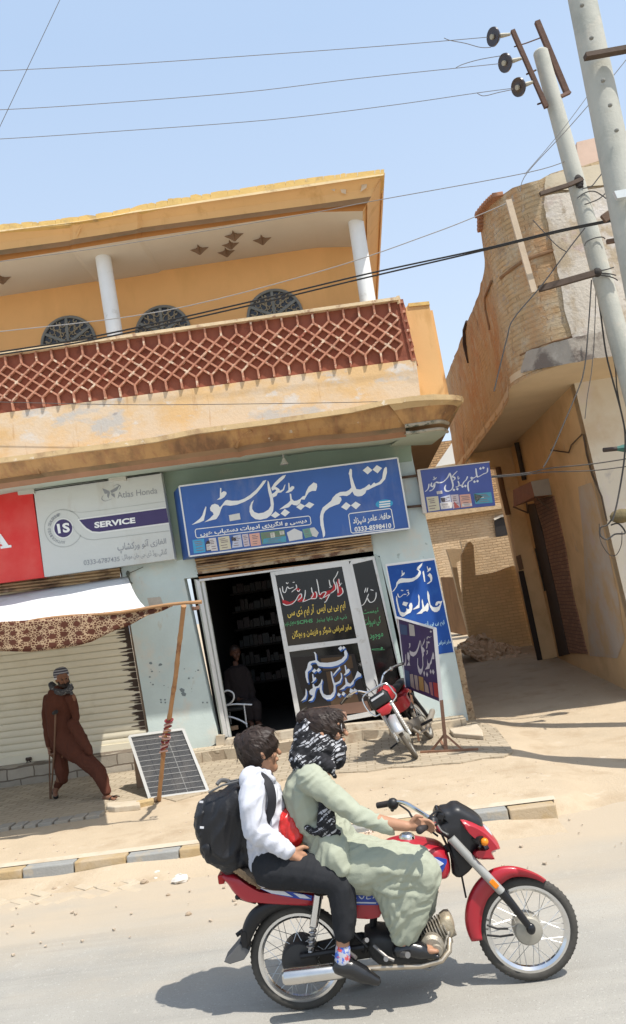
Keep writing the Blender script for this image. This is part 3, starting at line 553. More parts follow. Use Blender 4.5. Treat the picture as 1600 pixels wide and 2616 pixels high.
# ================================================================== signs and lettering
BLUE = mat('sign_blue', (.040, .115, .36), .42, .08, 1.5, .35, 2.2, spec=.4, patches=[((.03, .075, .27), 1.2, .5, .8), ((.13, .18, .36), 2.5, .58, .78, (1, 1, .35))])
WHT = plain('letter_white', (.78, .78, .75), .5)
def board(name, lab, cat, front, yf, yb, m, backpx=None, group=None):
    t = thing(name, Y(*front[2], yf).lerp(Y(*front[3], yf), .5), lab, cat, group); mb = MB(); f = [Y(*p, yf) for p in front]
    b = [Y(*p, yb) for p in backpx] if backpx else [v+Vector((0, yb-yf, 0)) for v in f]; mb.loft([b, f]); mb.build('panel', m, t); return t
def flat(mb, pxs, y): mb.prism([Y(*p, y) for p in pxs], (0, .002, 0))
# --- the long blue shop sign
fc = [(458, 1242.4), (1016, 1169.5), (1046.9, 1349.6), (484.6, 1421.2)]; yb = -.40
bs = board('shop_sign', 'long blue box sign with large white Urdu lettering over the open shop door', 'sign', fc, yb, -.06, BLUE, [(444, 1258), (1018, 1176), (1047, 1352), (468, 1431)])
pl_ = onpl(yb-.004); mb = MB()
for a, b in ((0, 1), (1, 2), (2, 3), (3, 0)): mb.beam(Y(*fc[a], yb-.004), Y(*fc[b], yb-.004), .022, .012)
mb.build('frame', plain('sign_frame', (.70, .71, .70), .4), bs)
mb = MB()
G1 = [[(405, 628), (413, 640), (400, 720), (390, 760), (382, 800), (335, 822), (235, 853), (290, 812), (335, 775), (362, 740), (382, 680)],
 [(575, 640), (600, 612), (640, 560), (660, 552), (720, 562), (800, 560), (870, 535), (940, 490), (1010, 430), (1060, 370), (1095, 322), (1135, 312), (1118, 345), (1070, 410), (1020, 470), (950, 530), (870, 575), (780, 610), (700, 622), (640, 614), (612, 622), (592, 660), (568, 730), (532, 782), (470, 797), (388, 820), (450, 777), (500, 727), (490, 702), (462, 682), (455, 650), (475, 612), (515, 597), (555, 612)],
 [(1150, 318), (1163, 335), (1186, 420), (1212, 520), (1224, 600), (1217, 680), (1192, 732), (1140, 772), (1060, 790), (1000, 782), (950, 742), (931, 690), (934, 630), (955, 580), (985, 552), (964, 610), (964, 660), (990, 698), (1040, 714), (1100, 704), (1160, 668), (1188, 620), (1180, 540), (1155, 440), (1147, 370)],
 [(1370, 250), (1347, 292), (1292, 342), (1242, 392), (1262, 402), (1291, 422), (1296, 442), (1330, 425), (1354, 370), (1364, 365), (1347, 432), (1311, 462), (1272, 467), (1256, 502), (1216, 522), (1200, 480), (1230, 462), (1254, 438), (1240, 424), (1205, 440), (1192, 410), (1230, 350), (1290, 290), (1330, 260)],
 [(578, 410), (592, 408), (592, 466), (622, 446), (652, 455), (656, 477), (630, 517), (590, 542), (538, 553), (575, 520), (576, 460)],
 [(1398, 345), (1411, 350), (1416, 408), (1442, 384), (1468, 390), (1471, 410), (1440, 446), (1400, 464), (1363, 467), (1400, 430)],
 [(1703, 341), (1743, 358), (1745, 393), (1731, 443), (1683, 443), (1643, 463), (1618, 503), (1593, 548), (1553, 545), (1538, 593), (1503, 619), (1462, 613), (1440, 602), (1405, 640), (1288, 668), (1350, 620), (1395, 590), (1422, 560), (1415, 475), (1432, 478), (1441, 540), (1466, 565), (1500, 560), (1540, 540), (1570, 510), (1600, 500), (1613, 450), (1643, 393)],
 [(1245, 690), (1300, 730), (1240, 770), (1188, 740)], [(1355, 660), (1418, 700), (1360, 752), (1305, 715)], [(1543, 593), (1603, 623), (1548, 674), (1493, 638)], [(1648, 575), (1711, 605), (1658, 654), (1593, 623)]]
G2 = [[(1160, 200), (1171, 210), (1173, 270), (1151, 350), (1101, 406), (1050, 427), (1000, 450), (950, 477), (926, 482), (911, 520), (871, 551), (820, 557), (780, 542), (756, 497), (726, 532), (690, 552), (640, 547), (592, 557), (620, 570), (627, 600), (600, 646), (540, 666), (480, 692), (430, 732), (410, 772), (405, 830), (415, 920), (429, 990), (426, 1030), (404, 1053), (398, 1000), (373, 900), (366, 800), (378, 740), (400, 690), (450, 650), (500, 610), (520, 570), (560, 530), (610, 503), (680, 498), (718, 478), (744, 450), (719, 300), (711, 285), (725, 230), (740, 222), (751, 240), (752, 320), (777, 400), (802, 468), (850, 474), (905, 450), (958, 408), (976, 428), (1018, 388), (1036, 403), (1080, 383), (1114, 340), (1124, 270), (1138, 220)],
 [(940, 193), (997, 240), (940, 291), (880, 243)], [(1050, 180), (1113, 215), (1060, 279), (998, 235)], [(680, 625), (737, 665), (685, 723), (620, 685)], [(795, 618), (857, 655), (800, 711), (738, 665)]]
for g_ in G1: mb.poly([pl_(*zs1(*p)) for p in g_])
for g_ in G2: mb.poly([pl_(*zs2(*p)) for p in g_])
mb.build('shop_name', WHT, bs)
mb = MB()
def rrect(mb, pxs, w):
    P = []
    for i in range(4):
        a, b, c = pxs[i-1], pxs[i], pxs[(i+1) % 4]
        for o, t in ((a, .0), (c, 1)):
            L_ = math.hypot(o[0]-b[0], o[1]-b[1]); P.append((b[0]+(o[0]-b[0])*3.5/L_, b[1]+(o[1]-b[1])*3.5/L_))
    V = [pl_(*p) for p in P]
    for i in range(8): mb.beam(V[i], V[(i+1) % 8], w, .004)
rrect(mb, [zs1(275, 905), zs2(245, 790), zs2(262, 895), zs1(290, 1010)], .012); rrect(mb, [zs2(708, 765), zs2(1222, 700), zs2(1265, 945), zs2(742, 1000)], .013)
words(mb, 'دیسی و انگریزی ادویات دستیاب ھیں', quad(zs1(335, 920), zs2(205, 815), zs2(212, 880), zs1(342, 1000)), pl_, .035, True)
words(mb, 'حافظ عامر شہزاد', quad(zs2(755, 810), zs2(1215, 745), zs2(1222, 850), zs2(770, 910)), pl_, .03, True)
words(mb, '0333-8598410', quad(zs2(780, 925), zs2(1222, 875), zs2(1226, 935), zs2(785, 985)), pl_, .03)
mb.build('small_lettering', WHT, bs)
mb = MB(); flat(mb, [zs1(682, 735), zs1(812, 710), zs1(824, 785), zs1(695, 808)], yb-.007); mb.build('sticker', plain('sticker', (.62, .61, .56)), bs)
mb = MB(); mb.poly([pl_(*zs2(1140+105*math.cos(a), 645+52*math.sin(a)-8*math.cos(a))) for a in (i*math.pi/10 for i in range(20))]); mb.build('badge', plain('badge_cyan', (.04, .33, .55)), bs)
mb = MB()
for yy in (620, 650, 678): mb.beam(Y(*zs2(1080, yy+8), yb-.007), Y(*zs2(1212, yy-8), yb-.007), .02, .004)
mb.build('badge_lettering', WHT, bs)
def packs(t, items, zz, y):
    for nm, col, pts in items:
        mb = MB(); flat(mb, [zz(*p) for p in pts], y); o = mb.build('medicine_picture', plain('print_%s' % nm, col, .5), t)
        if len(pts) == 4:
            q = quad(*pts); rr = random.Random(int(pts[0][0])); mb = MB()
            for v in (.14, .27, .40, .62, .80): u0, u1 = rr.uniform(.1, .25), rr.uniform(.6, .9); mb.poly([Y(*zz(*q(a, b)), y-.0015) for a, b in ((u0, v), (u1, v), (u1, v+.055), (u0, v+.055))])
            mb.build('print_line', plain('print_ink', (.22, .17, .17), .5), o)
packs(bs, [('cyan', (.06, .33, .55), [(245, 1035), (385, 1015), (402, 1178), (262, 1196)]), ('paper', (.60, .56, .54), [(440, 1015), (525, 1005), (552, 1160), (470, 1168)]), ('bottle', (.05, .035, .04), [(418, 1045), (448, 1040), (462, 1080), (470, 1160), (412, 1168), (402, 1085)]), ('cream', (.58, .53, .38), [(552, 1002), (685, 982), (712, 1140), (575, 1160)]),
 ('grey', (.50, .52, .60), [(735, 985), (825, 965), (848, 1115), (722, 1130)]), ('lilac', (.55, .47, .50), [(838, 968), (912, 958), (935, 1105), (865, 1115)]), ('salmon', (.66, .36, .28), [(925, 962), (1050, 945), (1072, 1095), (950, 1110)]), ('herb', (.14, .22, .13), [(1060, 945), (1350, 910), (1375, 1060), (1085, 1085)]), ('white', (.62, .62, .60), [(1380, 945), (1470, 895), (1565, 935), (1570, 1020), (1410, 1050)]), ('leaf', (.16, .33, .25), [(1565, 905), (1650, 890), (1690, 990), (1600, 1012)]), ('sheet', (.58, .58, .54), [(1655, 890), (1710, 880), (1765, 945), (1740, 1000), (1680, 985)])], zs1, yb-.005)
packs(bs, [('label', (.66, .63, .60), [(412, 1085), (462, 1078), (468, 1150), (418, 1158)]), ('tealp', (.08, .30, .40), [(1100, 1020), (1370, 985), (1375, 1055), (1090, 1080)]), ('pale', (.6, .6, .5), [(1180, 950), (1230, 940), (1240, 1000), (1190, 1010)]), ('pale', (.6, .6, .5), [(1290, 930), (1345, 922), (1352, 965), (1300, 972)]), ('cap', (.03, .03, .04), [(715, 995), (765, 1010), (772, 1040), (715, 1045)])], zs1, yb-.008)
mb = MB()                                        # dark strips of older printing on the box's left side
for k in range(7):
    a = lerp((446, 1262), (469, 1428), k/7+.02); b = lerp((456, 1250), (481, 1418), k/7+.05); 
    mb.poly([Y(a[0]+1, a[1], -.075), Y(b[0], b[1]-3, -.36), Y(b[0]+1.5, b[1]+9, -.36), Y(a[0]+3, a[1]+12, -.075)])
# --- small blue sign on brackets beside the corner
fs = [(1068, 1200), (1250, 1180.5), (1266, 1291), (1092, 1309)]; yb2 = -.12
ps = board('projecting_sign', 'small blue framed sign standing out over the alley on two iron brackets', 'sign', fs, yb2, -.06, mat('sign_violet', (.055, .085, .30), .35, .1, 2, .03, 5, spec=.5))
mb = MB(); p2 = onpl(yb2-.004)
mb.beam(Y(1067, 1201, yb2), Y(1251, 1180, yb2), .014, .03); mb.prism([Y(*p, yb2-.01) for p in (zS(38, 205), zS(92, 200), zS(215, 968), zS(142, 970))], (0, .06, 0)); mb.build('frame', plain('frame_cream', (.62, .57, .50), .5), ps)
mb = MB()
for st, w_ in (([(250, 450), (240, 520), (215, 562), (180, 590)], 20), ([(300, 430), (285, 480), (320, 500), (345, 440), (345, 500), (310, 555), (255, 580)], 24), ([(610, 262), (575, 340), (500, 415), (430, 432), (375, 425), (345, 450)], 26), ([(335, 325), (345, 360), (380, 340), (350, 375), (315, 380)], 14), ([(615, 262), (640, 360), (668, 470), (650, 545), (590, 580), (540, 570), (525, 520), (545, 470)], 24),
 ([(745, 228), (660, 320), (695, 340), (700, 370), (660, 400)], 22), ([(755, 315), (760, 365), (790, 345), (755, 380)], 12), ([(925, 320), (900, 380), (860, 420), (830, 470), (780, 480), (760, 470)], 24), ([(755, 400), (775, 455), (760, 500), (715, 508)], 18), ([(1275, 170), (1265, 250), (1200, 280), (1130, 320), (1090, 320), (1068, 180)], 22), ([(1090, 310), (1030, 350), (985, 340), (1000, 385), (940, 420), (930, 500), (945, 585)], 22)):
    pen(mb, [zS(*p) for p in st], w_/6.85*1.25, p2, -.6, .4)
for x_, y_ in ((1150, 185), (1200, 172), (1045, 415), (1098, 405), (835, 500), (885, 490), (685, 558), (745, 545)): dot(mb, *zS(x_, y_), 3.6, p2)
mb.build('shop_name', plain('letter_pale', (.66, .68, .72)), ps)
packs(ps, [('cream', (), [(200, 685), (408, 665), (442, 908), (240, 938)]), ('grey', (), [(450, 690), (620, 640), (655, 880), (462, 900)]), ('lilac', (), [(630, 645), (762, 635), (795, 870), (670, 885)]), ('salmon', (), [(780, 645), (970, 628), (1008, 845), (808, 868)]), ('tealp', (), [(1030, 625), (1335, 595), (1365, 780), (1060, 805)])], zS, yb2-.005)
packs(ps, [('herbd', (.05, .09, .07), [(1040, 625), (1190, 665), (1080, 780), (1050, 720)]), ('label', (), [(440, 790), (655, 770), (655, 870), (460, 890)]), ('redp', (.5, .12, .10), [(685, 755), (790, 865), (695, 880)]), ('cap', (), [(455, 700), (525, 695), (530, 760), (470, 770)]), ('sheet', (), [(1070, 690), (1210, 680), (1210, 695), (1070, 715)]), ('label', (), [(382, 585), (478, 570), (485, 622), (390, 635)]), ('label', (), [(830, 800), (1000, 790), (1000, 835), (830, 850)])], zS, yb2-.008)
for zz in ((z5(268, 474), z5(365, 462)), (z5(298, 636), z5(388, 628))):
    MB().beam(Y(*zz[0], -.03), Y(*zz[1], -.07), .035, .035).build('bracket', IRON, ps)
# --- the grey service sign and the red sign beside it
PUR = plain('sign_purple', (.05, .035, .115), .5); GREYL = plain('lettering_grey', (.27, .28, .29), .6)
fa_ = [(86, 1250), (411, 1207), (447, 1428), (114, 1474)]; ya = -.26
ag = board('service_sign', 'grey board sign with purple SERVICE band above the closed shutter', 'sign', fa_, ya, -.12, mat('board_grey', (.56, .57, .53), .5, .04, 1, .15, 3, patches=[((.46, .43, .36), 2, .58, .8, (1, 1, .3))]))
pa = onpl(ya-.004); mb = MB()
band = [(487, 430), (1368, 310), (1395, 455), (690, 550), (620, 545), (560, 510), (520, 470)]
halo = [(470, 430), (480, 415), (1366, 296), (1398, 470), (690, 566), (610, 560), (545, 520), (505, 475)]
mb.poly([pa(*zA(*p)) for p in halo]); mb.poly([pa(*zA(325+104*math.cos(a), 514+104*math.sin(a))) for a in (i*math.pi/16 for i in range(32))]); mb.build('white_edge', SIGNW, ag)
pa2 = onpl(ya-.008); mb = MB(); mb.poly([pa2(*zA(*p)) for p in band]); mb.poly([pa2(*zA(325+91*math.cos(a), 514+91*math.sin(a))) for a in (i*math.pi/16 for i in range(32))]); mb.build('purple_band', PUR, ag)
pa3 = onpl(ya-.012); mb = MB(); words(mb, 'SERVICE', quad(zA(638, 452), zA(1052, 402), zA(1058, 460), zA(643, 514)), pa3, .04); words(mb, '1S', quad(zA(258, 470), zA(385, 455), zA(395, 552), zA(275, 568)), pa3, .04); mb.build('white_lettering', WHT, ag)
mb = MB()
def ringstrip(c, r0, r1, a0, a1, n=40):
    mb.strip([[pa(*zA(c[0]+r*math.cos(t), c[1]+r*math.sin(t))) for t in (math.radians(a0+(a1-a0)*i/n) for i in range(n+1))] for r in (r0, r1)])
ringstrip((325, 514), 186, 194, 20, 330); 
mb.strip([[pa(*zA(x_, y_+d)) for x_, y_ in ((418, 490), (450, 540), (500, 590), (560, 620), (640, 628), (1405, 535))] for d in (0, 7)])
mb.strip([[pa(*zA(x_, y_+d)) for x_, y_ in ((300, 322), (400, 340), (500, 352), (700, 330), (1355, 240))] for d in (0, 4)])
mb.build('relief_line', plain('relief_grey', (.40, .41, .38)), ag)
mb = MB()
for s_, a0, a1 in (('AUTHORISED', 82, 182), ('DEALERSHIP', 190, 258)):
    for i, ch in enumerate(s_):
        a = math.radians(a0+(a1-a0)*(i+.5)/len(s_)); c = (325+143*math.cos(a), 514+143*math.sin(a)); tx, ty = -math.sin(a)*9.5, math.cos(a)*9.5; ox, oy = math.cos(a)*15, math.sin(a)*15
        words(mb, ch, quad(zA(c[0]-tx+ox, c[1]-ty+oy), zA(c[0]+tx+ox, c[1]+ty+oy), zA(c[0]+tx-ox, c[1]+ty-oy), zA(c[0]-tx-ox, c[1]-ty-oy)), pa, .02)
words(mb, 'Atlas Honda', quad(zA(870, 148), zA(1275, 100), zA(1280, 160), zA(875, 212)), pa, .0)
for p_ in ([(720, 108), (790, 135), (800, 160), (745, 165)], [(800, 135), (895, 78), (870, 130), (815, 158)], [(770, 165), (795, 160), (785, 212), (770, 190)], [(808, 160), (845, 165), (848, 205), (815, 180)]): mb.poly([pa(*zA(*q_)) for q_ in p_])
pen(mb, [zA(*p) for p in ((830, 90), (870, 72), (905, 90), (890, 125))], 2.0, pa); pen(mb, [zA(*p) for p in ((730, 180), (715, 215), (750, 238), (820, 215))], 2.0, pa)
words(mb, 'الغازی آٹو ورکشاپ', quad(zA(868, 655), zA(1365, 605), zA(1370, 690), zA(880, 775)), pa, .01, True)
words(mb, 'گدائی روڈ ڈی جی خان موبائل:', quad(zA(915, 775), zA(1372, 715), zA(1378, 790), zA(922, 845)), pa, .0, True)
words(mb, '0333-6787435', quad(zA(530, 838), zA(895, 800), zA(898, 846), zA(534, 890)), pa, .01)
mb.build('grey_lettering', GREYL, ag)
frd = [(-230, 1292), (82, 1252), (113, 1475), (-230, 1520)]
rd = board('red_sign', 'red board sign with a white letter A at the left end of the shop row', 'sign', frd, -.27, -.12, mat('board_red', (.62, .035, .03), .45, .05, 1, .02, 5, patches=[((.66, .13, .10), .9, .45, .8)]))
mb = MB(); 
for g_ in ([(-14, 1366), (2, 1364), (22, 1393), (29, 1392), (30, 1398), (2, 1402), (1, 1396), (7, 1395), (-8, 1372)], [(-14, 1366), (-6, 1368), (-26, 1399), (-20, 1400), (-20, 1405), (-42, 1408), (-42, 1403), (-34, 1401)], [(-24, 1388), (2, 1385), (4, 1390), (-26, 1393)]): mb.poly([Y(*p, -.274) for p in g_])
mb.build('white_lettering', WHT, rd)
mb = MB(); mb.beam(Y(*z3(175, 548), -.27), Y(*z3(880, 450), -.27), .012, .03); mb.build('top_edge', plain('sign_top_dark', (.02, .02, .02)), ag)
for p_ in ([(95, 540), (185, 530), (190, 560), (100, 570)], [(595, 462), (690, 452), (694, 490), (598, 492)]):
    mb = MB(); mb.prism([Y(*z3(*q_), -.30) for q_ in p_], (0, .2, 0)); mb.build('bracket', plain('bracket_white', (.52, .50, .43), .6), ag)
mb = MB(); wall(mb, [z3(30, 545), z3(800, 425), z3(870, 415), z3(880, 440), z3(190, 530)], -.10, .06); mb.build('mounting_strip', plain('strip_cream', (.52, .49, .40), .7), ag)
# --- blue doctor's notice painted on the corner pier
PBLUE = mat('painted_blue', (.014, .075, .32), .7, .12, 2, .06, 30, patches=[((.03, .13, .42), 3, .55, .75)])
yp = -.006; fp = [(985.3, 1447), (1112.7, 1430), (1161.8, 1665.5), (1031.8, 1684)]
pt = thing('painted_notice', Y(1095, 1675, 0), 'tall blue doctor notice with white Urdu lettering painted on the corner pier', 'notice')
mb = MB(); mb.prism([Y(*p, yp) for p in fp], (0, .004, 0)); mb.build('blue_field', PBLUE, pt)
mb = MB(); bo = [(985, 1441), (1112, 1424.5), (1112.7, 1430), (985.3, 1447)]; wall(mb, bo, yp-.001, .005); wall(mb, [(985.3, 1447), (989, 1446.5), (1035, 1684), (1031.8, 1684)], yp-.002, .005); wall(mb, [(1110, 1430.5), (1112.7, 1430), (1161.8, 1665.5), (1159.5, 1666)], yp-.002, .005); mb.build('white_border', WHT, pt)
ppl = onpl(yp-.003); mb = MB()
GP = [[(752, 130), (742, 180), (712, 225), (682, 262), (718, 300), (722, 335), (700, 385), (650, 440), (570, 490), (490, 508), (400, 512), (330, 522), (280, 545), (255, 600), (205, 675), (160, 702), (205, 645), (240, 590), (250, 520), (300, 450), (350, 428), (440, 436), (540, 432), (610, 405), (660, 355), (685, 300), (640, 262), (655, 215), (700, 175)],
 [(762, 290), (778, 292), (795, 400), (804, 500), (785, 498), (765, 400), (752, 320)], [(868, 350), (895, 330), (930, 370), (942, 430), (930, 490), (880, 530), (832, 543), (850, 525), (905, 480), (895, 420), (850, 380)],
 [(835, 200), (850, 205), (860, 255), (890, 225), (915, 235), (905, 275), (870, 300), (832, 315), (855, 285), (842, 240)], [(352, 280), (365, 285), (368, 340), (400, 315), (412, 330), (395, 365), (360, 388), (332, 400), (355, 365), (352, 320)],
 [(848, 668), (862, 690), (885, 760), (890, 860), (905, 940), (950, 985), (1000, 990), (1060, 975), (1095, 925), (1060, 915), (1040, 950), (1005, 960), (998, 935), (1015, 890), (1055, 872), (1095, 875), (1135, 865), (1120, 905), (1105, 960), (1080, 1040), (1035, 1080), (980, 1082), (935, 1050), (895, 980), (870, 900), (850, 820), (842, 740)],
 [(745, 828), (760, 870), (770, 930), (790, 985), (850, 900), (870, 930), (868, 1030), (845, 1075), (810, 1060), (770, 1075), (740, 1110), (630, 1122), (700, 1070), (748, 1010), (742, 930), (735, 870)],
 [(672, 735), (692, 775), (698, 880), (692, 1000), (600, 1030), (560, 1032), (620, 985), (665, 940), (678, 860), (668, 790)],
 [(245, 765), (260, 790), (275, 880), (300, 990), (330, 1075), (400, 1095), (440, 1062), (440, 1010), (480, 1030), (500, 1012), (490, 960), (510, 910), (545, 905), (560, 960), (550, 1040), (520, 1095), (450, 1125), (400, 1165), (360, 1172), (320, 1140), (285, 1060), (262, 950), (242, 850)],
 [(385, 880), (475, 900), (440, 975), (362, 940)]]
for g_ in GP: mb.poly([ppl(*zP(*p)) for p in g_])
for st in ([(490, 690), (470, 700), (490, 730), (450, 775)], [(440, 740), (400, 740), (380, 745), (330, 790), (290, 785), (275, 725)]): pen(mb, [zP(*p) for p in st], 2.6, ppl)
for p_ in ((345, 665), (370, 668), (455, 665), (475, 662)): dot(mb, *zP(*p_), 1.6, ppl)
mb.build('large_lettering', WHT, pt)
mb = MB()
words(mb, 'ایم بی بی ایس', quad(zP(720, 1265), zP(1165, 1235), zP(1185, 1350), zP(735, 1400)), onpl(yp-.004), .02, True); words(mb, 'ماہر امراض', quad(zP(1035, 1640), zP(1290, 1610), zP(1300, 1700), zP(1040, 1735)), onpl(yp-.004), .02, True)
mb.build('pale_lettering', plain('letter_sky', (.40, .62, .78)), pt)
# --- lettering on the glass of the shop front
lt = thing('glass_lettering', Y(800, 1640, .03), 'hand-painted Urdu lettering in red, yellow, green and blue on the shop glass', 'lettering')
pgl = onpl(.036); pgl2 = onpl(.033)
mb = MB()
REDP = [[(900, 205), (925, 200), (930, 300), (960, 320), (965, 400), (930, 430), (895, 430), (890, 330), (870, 330)], [(740, 500), (760, 440), (820, 390), (800, 350), (700, 380), (650, 470), (690, 460), (720, 400), (740, 450)], [(850, 260), (880, 300), (870, 345), (800, 400), (770, 390), (830, 330)], [(540, 430), (580, 380), (625, 370), (620, 440), (590, 470), (555, 480)], [(640, 430), (660, 390), (740, 370), (690, 470)], [(365, 500), (380, 400), (420, 400), (440, 480), (480, 470), (500, 490), (400, 515)], [(160, 470), (260, 510), (340, 480), (300, 545), (210, 555), (170, 530)], [(340, 340), (370, 320), (410, 345), (380, 380)]]
for g_ in REDP: mb.poly([pgl(*zg(*p)) for p in g_])
mb.build('red_shading', plain('paint_red', (.42, .012, .02), .4), lt)
mb = MB()
def strokes(lst, zz, w_, pl__):
    for st in lst: pen(mb, [zz(*p) for p in st], w_, pl__, -.5, .6)
strokes([[(130, 320), (150, 400), (180, 485)], [(170, 530), (220, 552), (290, 535), (340, 490), (375, 430), (410, 400), (420, 440), (370, 490)], [(470, 350), (465, 420), (440, 495), (390, 515)], [(390, 515), (470, 495), (545, 465), (610, 460), (622, 400), (600, 370)], [(550, 315), (560, 370), (575, 410), (545, 460)], [(620, 205), (640, 300), (660, 410), (700, 380), (745, 380), (720, 430), (690, 465), (660, 455)], [(905, 100), (880, 160), (845, 220), (870, 290), (870, 345), (800, 400), (745, 500), (720, 510)], [(690, 465), (750, 430), (850, 370)], [(785, 215), (800, 290), (820, 300), (785, 320)], [(880, 240), (900, 320), (905, 390)], [(955, 320), (970, 380), (930, 425), (895, 430)], [(915, 200), (925, 270), (955, 255), (915, 300)], [(345, 275), (355, 320), (320, 350), (285, 380)], [(315, 310), (260, 330), (230, 310), (205, 380), (175, 370), (165, 300)], [(300, 250), (330, 245)], [(215, 250), (230, 265), (245, 250)], [(360, 350), (380, 370), (400, 340)]], zg, 2.6, pgl2)
strokes([[(1275, 320), (1255, 385)], [(1300, 320), (1285, 380)], [(1335, 345), (1375, 355)], [(1410, 380), (1405, 450), (1375, 500), (1325, 510), (1290, 450)], [(1310, 400), (1290, 450), (1270, 500), (1240, 545), (1215, 555)]], zg, 2.6, pgl2)
mb.build('white_outline', WHT, lt)
mb = MB()
words(mb, 'ایم بی بی ایس  آر ایم ڈی سی', quad(zg(225, 590), zg(995, 480), zg(1005, 640), zg(240, 745)), pgl2, .015, True)
words(mb, 'ماہر امراض شوگر و فزیشن و بچگان', quad(zg(285, 890), zg(1075, 790), zg(1085, 900), zg(300, 1010)), pgl2, .015, True)
mb.build('yellow_lettering', plain('paint_yellow', (.74, .55, .10), .5), lt)
mb = MB()
words(mb, 'ڈپ ان ڈایا بیٹیز', quad(zg(615, 715), zg(1015, 675), zg(1025, 745), zg(620, 790)), pgl2, .015, True); words(mb, 'SCFHS', quad(zg(355, 760), zg(565, 730), zg(568, 780), zg(360, 808)), pgl2, .02); words(mb, 'سعودی عرب', quad(zg(190, 775), zg(345, 755), zg(350, 815), zg(200, 840)), pgl2, .01, True)
words(mb, 'ٹیسٹ', quad(zg(1225, 605), zg(1440, 580), zg(1445, 655), zg(1235, 685)), pgl2, .01, True); words(mb, 'کی سہولت', quad(zg(1245, 710), zg(1465, 690), zg(1475, 820), zg(1260, 860)), pgl2, .01, True); words(mb, 'موجود', quad(zg(1320, 940), zg(1500, 905), zg(1507, 990), zg(1330, 1025)), pgl2, .01, True)
words(mb, 'ہے', quad(zh(1205, 195), zh(1405, 190), zh(1410, 235), zh(1215, 240)), pgl2, .01, True)
mb.build('green_lettering', plain('paint_green', (.10, .38, .16), .5), lt)
GB = [[(820, 240), (840, 235), (860, 290), (850, 350), (800, 410), (720, 460), (620, 485), (500, 485), (420, 470), (400, 430), (375, 420), (330, 425), (310, 450), (335, 480), (320, 520), (270, 560), (270, 640), (285, 720), (262, 722), (240, 640), (232, 560), (260, 500), (275, 430), (300, 405), (350, 395), (385, 385), (375, 300), (360, 270), (375, 262), (395, 290), (405, 385), (450, 420), (560, 425), (680, 405), (770, 370), (815, 320), (808, 270)],
 [(760, 175), (790, 210), (750, 245), (718, 210)], [(800, 175), (828, 200), (800, 230), (775, 205)], [(370, 510), (400, 540), (365, 575), (330, 550)], [(430, 500), (465, 530), (430, 565), (395, 540)],
 [(1005, 545), (1060, 590), (1060, 625), (1010, 640), (960, 680), (945, 740), (900, 775), (850, 770), (820, 790), (810, 810), (735, 830), (790, 780), (830, 740), (820, 640), (840, 650), (855, 710), (900, 735), (930, 700), (960, 660), (985, 600)],
 [(900, 800), (950, 830), (920, 880), (885, 855)], [(960, 800), (1000, 830), (985, 870), (940, 850)], [(720, 865), (760, 890), (735, 925), (705, 905)], [(790, 850), (830, 875), (805, 915), (770, 895)],
 [(815, 460), (832, 460), (840, 530), (870, 510), (895, 530), (880, 570), (830, 605), (800, 610), (830, 570)],
 [(610, 550), (630, 560), (640, 640), (665, 720), (700, 715), (740, 690), (765, 640), (755, 570), (775, 580), (780, 650), (755, 720), (700, 745), (680, 760), (685, 850), (660, 920), (610, 965), (550, 970), (490, 930), (455, 860), (445, 800), (460, 745), (480, 750), (480, 820), (500, 880), (550, 905), (610, 900), (650, 850), (655, 770), (630, 680), (615, 610)],
 [(745, 480), (750, 510), (700, 560), (660, 610), (645, 620), (650, 590), (700, 530)],
 [(335, 590), (350, 590), (358, 650), (380, 635), (395, 650), (385, 680), (350, 710), (322, 722), (345, 690)],
 [(480, 660), (490, 690), (480, 740), (440, 790), (400, 800), (380, 860), (370, 930), (340, 980), (275, 995), (320, 950), (345, 910), (300, 890), (290, 850), (310, 820), (345, 800), (340, 740), (360, 740), (375, 780), (420, 770), (460, 720)],
 [(240, 805), (255, 830), (260, 900), (240, 965), (165, 995), (210, 945), (235, 900)]]
mb = MB()
for g_ in GB: mb.poly([pgl(*zh(x_+16, y_+22)) for x_, y_ in g_])
mb.build('blue_shading', plain('paint_blue', (.03, .11, .38), .5), lt)
mb = MB()
for g_ in GB: mb.poly([pgl2(*zh(*p)) for p in g_])
mb.build('white_lettering', plain('paint_white', (.70, .74, .78), .5), lt)
# --- purple banner on a rusty stand beside the parked motorcycle
BN = [(1016.5, 1580), (1110, 1607), (1125, 1793), (1037, 1757)]
bd = [-1.10, -1.86, -1.86, -1.10]
def BP(px, py):                                 # the banner's own plane, turned towards the street
    a, b, c = Y(*BN[0], bd[0]), Y(*BN[1], bd[1]), Y(*BN[3], bd[3]); n = (b-a).cross(c-a).normalized(); return PL(px, py, a, n), n
def bpl(off): 
    def f(px, py):
        p, n = BP(px, py); return p+n*(off if n.y < 0 else -off)
    return f
sg = thing('banner_stand', Z(1140, 1918, .14), 'purple banner sign on a rusty post stand beside the parked motorcycle', 'sign')
mb = MB(); n_ = BP(*BN[0])[1]; mb.prism([bpl(0)(*p) for p in BN], n_*(.015 if n_.y > 0 else -.015)); mb.build('banner', mat('banner_purple', (.055, .035, .10), .45, .12, 3, .05, 10), sg)
mb = MB(); mb.beam(bpl(.006)(1014, 1577), bpl(.006)(1113, 1605.5), .03, .03); mb.beam(bpl(.006)(1112, 1605), bpl(.006)(1128.5, 1795), .045, .03); mb.beam(bpl(.0)(1017, 1580), bpl(.0)(1037, 1755), .02, .02); mb.build('frame', plain('frame_white', (.68, .67, .66), .5), sg)
mb = MB()
